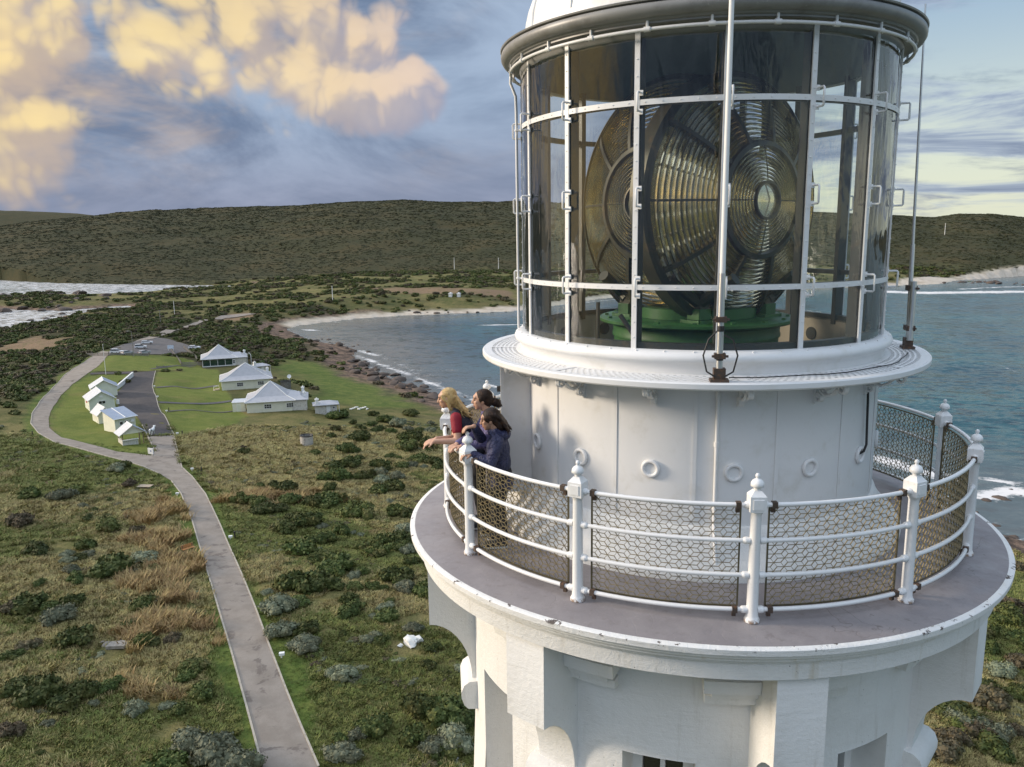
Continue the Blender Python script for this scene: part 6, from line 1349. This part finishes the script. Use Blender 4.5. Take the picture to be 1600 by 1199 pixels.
# iron feet and struts that carry the panels
for phi in (f2, f1, f2+pi, f1+pi):
    for s in (-1, 1):
        n_ = nrm(phi); tx = (cos(phi), sin(phi)); x, y = n_[0]*.62+tx[0]*s*.55, n_[1]*.62+tx[1]*s*.55; mb = MB(); mb.box((x, y, 2.57), (.17, .14, .16), rz=phi); mb.box((x, y, 2.512), (.30, .22, .035), rz=phi); lp(mb, 'foot', M['cast_green'])
        mb = MB(); mb.box((x, y, 2.74), (.16, .09, .22), rz=phi); mb.tube([(x, y, 2.7), (n_[0]*.55+tx[0]*s*1.0, n_[1]*.55+tx[1]*s*1.0, 3.0)], .07, 8); lp(mb, 'strut', M['brass_dark'])
    n_ = nrm(phi); mb = MB(); mb.tube([(n_[0]*.1, n_[1]*.1, 2.5), (n_[0]*.45, n_[1]*.45, 2.95), (n_[0]*.75, n_[1]*.75, 3.2)], .05, 8); lp(mb, 'brace', M['brass_dark'])
mb = MB(); mb.lathe([(.72, 2.50), (.72, 2.62), (.66, 2.64), (.60, 2.62), (.60, 2.50)], 64); lp(mb, 'turntable', M['cast_green'])
mb = MB(); mb.tube([(0, 0, 2.5), (0, 0, 3.65)], .05, 12); mb.lathe([(.14, 3.62), (.14, 3.66), (.02, 3.68)], 24); mb.ball((0, 0, LC), .10, 16, 10, 1.3); lp(mb, 'lamp', M['brass'])
mb = MB(); mb.tube([(-1.05, -1.2, 1.9), (-1.05, -1.2, 2.75)], .022, 8); lp(mb, 'stay_rod', M['dark_frame']); mb = MB(); mb.tube([(-.30, -1.36, 1.92), (-.80, -1.28, 2.62)], .026, 8); lp(mb, 'stay_rod', M['dark_frame'])
# ------------------------------------------------------------------ people at the railing
M['skin'] = mat('skin', (.56, .33, .22), .5, var=(14, (.48, .26, .17), .45, .75)); M['skin2'] = mat('tan_skin', (.46, .26, .165), .5, var=(14, (.38, .20, .125), .45, .75))
M['blonde'] = mat('blonde_hair', (.50, .34, .13), .45, bump=(60, .8, .01), var=[(22, (.30, .19, .07), .45, .65), (9, (.62, .46, .22), .5, .7)])
M['brunette'] = mat('dark_brown_hair', (.022, .012, .008), .5, bump=(60, .8, .01), var=(20, (.06, .028, .013), .5, .7), spec=.25)
M['vest'] = mat('dark_navy_vest', (.016, .018, .032), .75, bump=[(7, 1., .06), (40, .2, .004)]); M['tee'] = mat('crimson_tee', (.26, .008, .022), .7, bump=(12, .4, .02)); M['trousers'] = mat('black_trousers', (.014, .014, .018), .8, bump=(9, .5, .02))
M['purple'] = mat('purple_jacket', (.135, .115, .25), .6, bump=[(7, 1., .10), (19, .9, .035)], var=(5, (.10, .085, .19), .45, .7)); M['navy'] = mat('navy_rain_jacket', (.026, .032, .085), .5, bump=[(7, 1., .11), (19, .9, .035)], var=(4, (.045, .045, .11), .45, .7))
M['shoe'] = mat('dark_shoe', (.02, .022, .03), .6); M['sole'] = mat('white_sole', (.7, .7, .68), .6); M['eye'] = mat('dark_eye', (.02, .014, .01), .25); M['lip'] = mat('lips', (.40, .13, .11), .45); M['brow'] = mat('brow', (.06, .035, .02), .7)
def capsule(mb, a, b_, ra, rb, n=12):
    a, b_ = Vector(a), Vector(b_); d = (b_-a); L = d.length; t = d/L if L > 1e-6 else Vector((0, 0, 1)); x = t.orthogonal().normalized(); y = t.cross(x); rings = []
    for k in range(4): th = pi/2*(1-k/4); rings.append((a-t*ra*sin(th), ra*cos(th)))
    rings.append((a, ra)); rings.append((b_, rb))
    for k in range(1, 5): th = pi/2*k/4; rings.append((b_+t*rb*sin(th), rb*cos(th)))
    rings = [(c, max(r, 1e-4)) for c, r in rings]; vs = []; fs = []
    for c, r in rings:
        for i in range(n): vs.append(c+(x*cos(2*pi*i/n)+y*sin(2*pi*i/n))*r)
    for j in range(len(rings)-1):
        for i in range(n): fs.append((j*n+i, j*n+(i+1) % n, (j+1)*n+(i+1) % n, (j+1)*n+i))
    fs += [tuple(range(n-1, -1, -1)), tuple((len(rings)-1)*n+i for i in range(n))]; mb.add(vs, fs)
def ell(mb, c, r, rot=0., tilt=0., n=16, m=10):
    Mt = Matrix.Rotation(rot, 3, 'Z') @ Matrix.Rotation(tilt, 3, 'Y'); vs = []; fs = []
    for j in range(m+1):
        t = pi*j/m
        for i in range(n): a = 2*pi*i/n; q = Mt @ Vector((r[0]*sin(t)*cos(a) if j not in (0, m) else 1e-4*cos(a), r[1]*sin(t)*sin(a) if j not in (0, m) else 1e-4*sin(a), r[2]*cos(t))); vs.append(q+Vector(c))
    for j in range(m):
        for i in range(n): fs.append((j*n+i, (j+1)*n+i, (j+1)*n+(i+1) % n, j*n+(i+1) % n))
    fs += [tuple(range(n)), tuple(m*n+i for i in range(n-1, -1, -1))]; mb.add(vs, fs)
def fuse(mb, name, m, parent, voxel, smooth_it=3, fac=.5):
    """run overlapping closed shapes together into one continuous skin"""
    me = mb.mesh(name+'_raw'); o = bpy.data.objects.new(name, me); COL.objects.link(o)
    r = o.modifiers.new('r', 'REMESH'); r.mode = 'VOXEL'; r.voxel_size = voxel; s = o.modifiers.new('s', 'SMOOTH'); s.iterations = smooth_it; s.factor = fac
    dg = bpy.context.evaluated_depsgraph_get(); me2 = bpy.data.meshes.new_from_object(o.evaluated_get(dg)); o.modifiers.clear(); o.data = me2; me2.name = name; me2.materials.clear(); me2.materials.append(m); me2.shade_smooth(); o.parent = parent; bpy.data.meshes.remove(me); return o
def lerp(a, b_, t): return tuple(a[i]+(b_[i]-a[i])*t for i in range(3))
def hand(mb, wrist, fwd, palm_n, side, curl):
    """palm, four unequal fingers with two bends, and a thumb from the side of the palm"""
    f = Vector(fwd).normalized(); nrm_ = Vector(palm_n); nrm_ = (nrm_-f*nrm_.dot(f)).normalized(); s = f.cross(nrm_)*side; w_ = Vector(wrist)
    kn = []
    for k, (o, l) in enumerate(((.030, .070), (.010, .077), (-.010, .072), (-.029, .058))):
        k0 = w_+f*.082+s*o; capsule(mb, w_+f*.015+s*o*.55, k0, .0135, .0125, 8); p = k0; d = f; q = l
        for seg, ln in enumerate((.45, .32, .23)):
            ang = curl*(.55, .9, .7)[seg]; d = (d*cos(ang)+nrm_*sin(ang)).normalized(); e = p+d*q*ln*1.12; capsule(mb, p, e, .0098-.0009*seg, .0092-.0009*seg, 8); p = e
    t0 = w_+f*.025+s*.026; t1 = t0+(f*.6+s*.75+nrm_*.25).normalized()*.040; t2 = t1+(f*.9+s*.25+nrm_*(.2+curl*.4)).normalized()*.034; capsule(mb, t0, t1, .0135, .0115, 8); capsule(mb, t1, t2, .0110, .0090, 8)
def person(loc, rz, label, J, skin, heights):
    """J: joints in the person's own frame: x ahead, y to her left, z up"""
    t = empty('person', loc, rz); tag(t, label, 'person', 'women leaning on the gallery railing'); b = MB()
    H = J['head']; yw, nod = J.get('yaw', 0.), J.get('nod', 0.); Rm = Matrix.Rotation(yw, 3, 'Z') @ Matrix.Rotation(nod, 3, 'Y')
    def h(x, y, z): return tuple(Vector(H)+Rm @ Vector((x, y, z)))
    def he(c, r, tilt=0.): ell(b, h(*c), r, yw, nod+tilt, 18, 12)
    he((-.012, 0, .028), (.098, .077, .088)); he((.030, 0, -.030), (.062, .058, .078)); he((.058, 0, -.088), (.026, .030, .022)); he((.072, 0, .040), (.022, .052, .028)); capsule(b, h(.086, 0, .022), h(.108, 0, -.022), .011, .0135, 10); he((.101, 0, -.028), (.013, .017, .010))
    he((.084, 0, -.055), (.014, .024, .008)); he((.081, 0, -.068), (.013, .021, .008))
    for s in (-1, 1): he((.058, s*.036, -.015), (.025, .022, .024)); he((-.008, s*.078, -.005), (.020, .010, .032)); he((.078, s*.030, .036), (.012, .020, .010))
    nk = J['neck']; capsule(b, h(-.02, 0, -.05), nk, .052, .056); sh = J['shoulder']; hp = J['hip']; ch = J['chest']
    ell(b, ch, (.105, .155, .17), 0, J.get('lean', .2)); ell(b, lerp(ch, hp, .55), (.095, .128, .16), 0, J.get('lean', .2)); ell(b, hp, (.108, .150, .13))
    for s, key in ((1, 'L'), (-1, 'R')):
        S, E, W = J['S'+key], J['E'+key], J['W'+key]; capsule(b, nk, S, .050, .055); capsule(b, S, E, .055, .042); capsule(b, E, W, .043, .029)
        d = Vector(W)-Vector(E); hand(b, W, J.get('HF'+key, tuple(d)), J.get('HN'+key, (0, 0, -1)), s*J.get('HS'+key, 1), J.get('C'+key, .5))
        hx = (hp[0], hp[1]+s*.085, hp[2]-.04); kx = J['K'+key]; fx = J['F'+key]; capsule(b, hx, kx, .082, .056); capsule(b, kx, fx, .055, .036); capsule(b, (fx[0]-.03, fx[1], fx[2]-.03), (fx[0]+.13, fx[1]+s*.02, fx[2]-.05), .034, .030)
    fuse(b, 'body', skin, t, .0075, 2)
    for s in (-1, 1):
        e = MB(); ell(e, h(.083, s*.031, .010), (.0075, .011, .0075), yw, nod, 10, 6); e.build('eye', M['eye'], t, 60); e = MB(); capsule(e, h(.090, s*.018, .036), h(.083, s*.046, .036), .0045, .0035, 6); e.build('eyebrow', M['brow'], t, 60)
    e = MB(); ell(e, h(.094, 0, -.056), (.006, .019, .006), yw, nod, 10, 6); ell(e, h(.092, 0, -.067), (.006, .017, .006), yw, nod, 10, 6); e.build('lips', M['lip'], t, 60)
    # trousers and shoes
    b = MB(); ell(b, (hp[0], hp[1], hp[2]), (.122, .166, .135))
    for s, key in ((1, 'L'), (-1, 'R')): hx = (hp[0], hp[1]+s*.085, hp[2]-.05); capsule(b, hx, J['K'+key], .096, .070); capsule(b, J['K'+key], (J['F'+key][0], J['F'+key][1], J['F'+key][2]+.03), .069, .056)
    fuse(b, 'trousers', M['trousers'], t, .012, 3)
    for s, key in ((1, 'L'), (-1, 'R')):
        fx = J['F'+key]; b = MB(); capsule(b, (fx[0]-.04, fx[1], .052), (fx[0]+.15, fx[1]+s*.02, .045), .045, .040); o = b.build('shoe', M['shoe'], t, 60); b = MB(); capsule(b, (fx[0]-.04, fx[1], .02), (fx[0]+.15, fx[1]+s*.02, .02), .047, .043, 12)
        for i, v in enumerate(b.v): b.v[i] = (v[0], v[1], min(max(v[2], .0), .026))
        b.build('sole', M['sole'], o, 30)
    return t, h
def sleeve(b, J, key, r0, r1, r2, upto=1.0, cuff=.93):
    S, E, W = J['S'+key], J['E'+key], J['W'+key]
    if upto < 1: capsule(b, S, lerp(S, E, upto), r0, r1)
    else: capsule(b, S, E, r0, r1); capsule(b, E, lerp(E, W, cuff), r1, r2)
def torso(b, J, k=1.0, hem=0.):
    hp, ch, nk, ln = J['hip'], J['chest'], J['neck'], J.get('lean', .2); ell(b, ch, (.125*k, .178*k, .185), 0, ln); ell(b, lerp(ch, hp, .5), (.118*k, .155*k, .19), 0, ln); ell(b, (hp[0], hp[1], hp[2]+hem), (.132*k, .172*k, .15))
    for key in 'LR': capsule(b, lerp(nk, J['S'+key], .25), J['S'+key], .062, .066)
def strands(b, roots, path_fn, n, r0, r1, seed):
    r_ = random.Random(seed)
    for k in range(n):
        p = path_fn(k/n, r_); m = len(p)-1
        for i in range(m): capsule(b, p[i], p[i+1], r0+(r1-r0)*i/m, r0+(r1-r0)*(i+1)/m, 7)
FACE = math.atan2(-.223, -.975)
def to_loc(w, loc, rz): dx, dy = w[0]-loc[0], w[1]-loc[1]; return (dx*cos(rz)+dy*sin(rz), -dx*sin(rz)+dy*cos(rz), w[2]-loc[2])
def dz_(x, y): return .10-.0889*(math.hypot(x, y)-2.40)
# fair-haired woman, forearms resting on the rail
L1_ = (-2.447, -1.24); L1_ = (*L1_, dz_(*L1_)); R1_ = FACE
EL = to_loc((-2.605, -1.545, 1.185), L1_, R1_); WL = to_loc((-2.852, -1.640, 1.195), L1_, R1_)
J1 = dict(head=(.355, .01, 1.565), neck=(.265, 0, 1.42), chest=(.165, 0, 1.235), hip=(-.02, 0, .93), shoulder=None, lean=.52, SL=(.245, .165, 1.365), SR=(.245, -.165, 1.365), EL=EL, WL=WL, ER=(EL[0]+.05, EL[1]-.20, 1.10), WR=(WL[0]-.015, WL[1]-.075, 1.135),
          KL=(.02, .10, .52), KR=(.0, -.10, .52), FL=(-.04, .10, .08), FR=(-.08, -.12, .08), nod=.16, CL=.55, CR=.45, HNL=(0, 0, -1), HNR=(0, 0, -1), HFL=(.9, .15, -.25), HFR=(.9, .5, -.1), HSR=1)
t1_, h1 = person(L1_, R1_, 'woman with long wind-blown fair hair, crimson sleeves and dark vest, forearms on the rail', J1, M['skin'], 1.7)
b = MB(); torso(b, J1, .98, .02); ell(b, J1['neck'], (.075, .08, .05), 0, .4); fuse(b, 'vest', M['vest'], t1_, .011, 3)
b = MB(); 
for key in 'LR': sleeve(b, J1, key, .069, .062, .06, .52)
fuse(b, 'shirt', M['tee'], t1_, .009, 2)
b = MB(); ell(b, h1(-.030, 0, .042), (.098, .086, .085), 0, .1)
for s in (-1, 1): ell(b, h1(-.05, s*.06, -.01), (.06, .035, .085))
def wave(fr, r_):
    y0 = (fr-.5)*.15; p0 = h1(.02-.10*r_.random(), y0*.9, .085-.05*abs(fr-.5)*2); bx = -.13-.05*r_.random(); pts = [Vector(p0), Vector(h1(-.105, y0*1.1, .01)), Vector(h1(-.11-.05*r_.random(), y0*1.25, -.09)), Vector(h1(-.13-.09*r_.random(), y0*1.25+.03*(r_.random()-.5), -.18-.04*r_.random())), Vector(h1(-.15-.14*r_.random(), y0+.06*(r_.random()-.5), -.25-.06*r_.random()))]; return pts
ell(b, h1(-.080, 0, -.05), (.055, .078, .10), 0, .2); ell(b, h1(-.115, .0, -.14), (.05, .07, .09), 0, .4)
strands(b, None, wave, 48, .014, .0035, 4)
for s in (1,): strands(b, None, lambda f_, r_: [Vector(h1(.045, .075, .05-.03*f_)), Vector(h1(.0, .092, -.03)), Vector(h1(-.015-.03*f_, .088, -.11)), Vector(h1(-.04-.04*f_, .07, -.17))], 5, .016, .006, 8)
fuse(b, 'hair', M['blonde'], t1_, .0085, 1, .4)
# dark-haired woman with a low bun, behind
L2_ = (-2.235, -1.40); L2_ = (*L2_, dz_(*L2_)); R2_ = FACE+.10
W2 = to_loc((-2.475, -1.80, 1.20), L2_, R2_); W2r = to_loc((-2.56, -1.74, 1.20), L2_, R2_)
J2 = dict(head=(.115, 0, 1.575), neck=(.045, 0, 1.425), chest=(.02, 0, 1.23), hip=(-.03, 0, .93), shoulder=None, lean=.12, SL=(.03, .185, 1.36), SR=(.03, -.185, 1.36), EL=(.06, .30, 1.14), WL=W2, ER=(.16, -.16, 1.14), WR=W2r, KL=(.02, .10, .50), KR=(.0, -.10, .50), FL=(-.02, .11, .08), FR=(-.05, -.11, .08), nod=.06, CL=.85, CR=.85)
t2_, h2 = person(L2_, R2_, 'smiling woman with dark hair tied in a low bun, purple jacket, standing in the middle', J2, M['skin'], 1.75)
b = MB(); torso(b, J2, 1.04, -.06); ell(b, J2['neck'], (.085, .095, .055), 0, .15)
for key in 'LR': sleeve(b, J2, key, .076, .062, .045)
fuse(b, 'jacket', M['purple'], t2_, .011, 3)
b = MB(); ell(b, h2(-.030, 0, .042), (.103, .088, .085)); ell(b, h2(-.07, 0, -.01), (.07, .078, .08)); ell(b, h2(-.155, 0, -.045), (.055, .055, .05)); ell(b, h2(-.185, .01, -.065), (.035, .045, .045))
for s in (-1, 1): ell(b, h2(-.01, s*.068, .02), (.045, .022, .05))
strands(b, None, lambda f_, r_: [Vector(h2(-.17, (r_.random()-.5)*.08, -.02)), Vector(h2(-.20-.04*r_.random(), (r_.random()-.5)*.1, -.05-.06*r_.random()))], 8, .014, .005, 3)
fuse(b, 'hair', M['brunette'], t2_, .0085, 1, .4)
# shorter dark-haired woman in front, hands on the post
L3_ = (-2.085, -1.775); L3_ = (*L3_, dz_(*L3_)); R3_ = FACE-.02
W3r = to_loc((-2.285, -1.985, 1.475), L3_, R3_); W3l = to_loc((-2.295, -2.045, 1.185), L3_, R3_)
J3 = dict(head=(.075, 0, 1.44), neck=(.01, 0, 1.295), chest=(-.01, 0, 1.11), hip=(-.04, 0, .83), shoulder=None, lean=.08, SL=(-.01, .185, 1.225), SR=(-.01, -.185, 1.225), EL=(.07, .285, 1.02), WL=W3l, ER=(.16, -.16, 1.14), WR=W3r, KL=(.01, .09, .45), KR=(-.01, -.09, .45), FL=(-.02, .10, .08), FR=(-.05, -.10, .08), nod=.20, CL=.95, CR=1.0, HFL=(.9, .3, 0), HFR=(.8, .35, .0))
t3_, h3 = person(L3_, R3_, 'shorter woman with dark blown-back hair and navy rain jacket, one fist on the post', J3, M['skin2'], 1.6)
b = MB(); torso(b, J3, 1.06, -.08); ell(b, lerp(J3['neck'], J3['head'], .1), (.09, .10, .05), 0, .1); ell(b, (J3['neck'][0]-.09, 0, J3['neck'][2]-.02), (.075, .12, .06))
for key in 'LR': sleeve(b, J3, key, .080, .068, .048)
fuse(b, 'jacket', M['navy'], t3_, .011, 3)
b = MB(); ell(b, (J3['neck'][0]-.01, 0, J3['neck'][2]+.028), (.068, .07, .022), 0, .2); fuse(b, 'collar', M['trim'], t3_, .009, 1)
b = MB(); ell(b, h3(-.030, 0, .045), (.104, .090, .086)); ell(b, h3(-.075, 0, -.01), (.07, .082, .085))
for s in (-1, 1): ell(b, h3(.0, s*.070, .03), (.06, .022, .05))
def wave3(fr, r_):
    y0 = (fr-.5)*.16; p0 = h3(-.02-.08*r_.random(), y0, .06); return [Vector(p0), Vector(h3(-.125, y0*1.1, .0)), Vector(h3(-.135-.04*r_.random(), y0*1.2, -.08)), Vector(h3(-.145-.07*r_.random(), y0*1.2+.04*(r_.random()-.5), -.15-.05*r_.random()))]
ell(b, h3(-.10, 0, -.07), (.055, .085, .09), 0, .3)
strands(b, None, wave3, 30, .019, .005, 6); fuse(b, 'hair', M['brunette'], t3_, .0085, 1, .4)
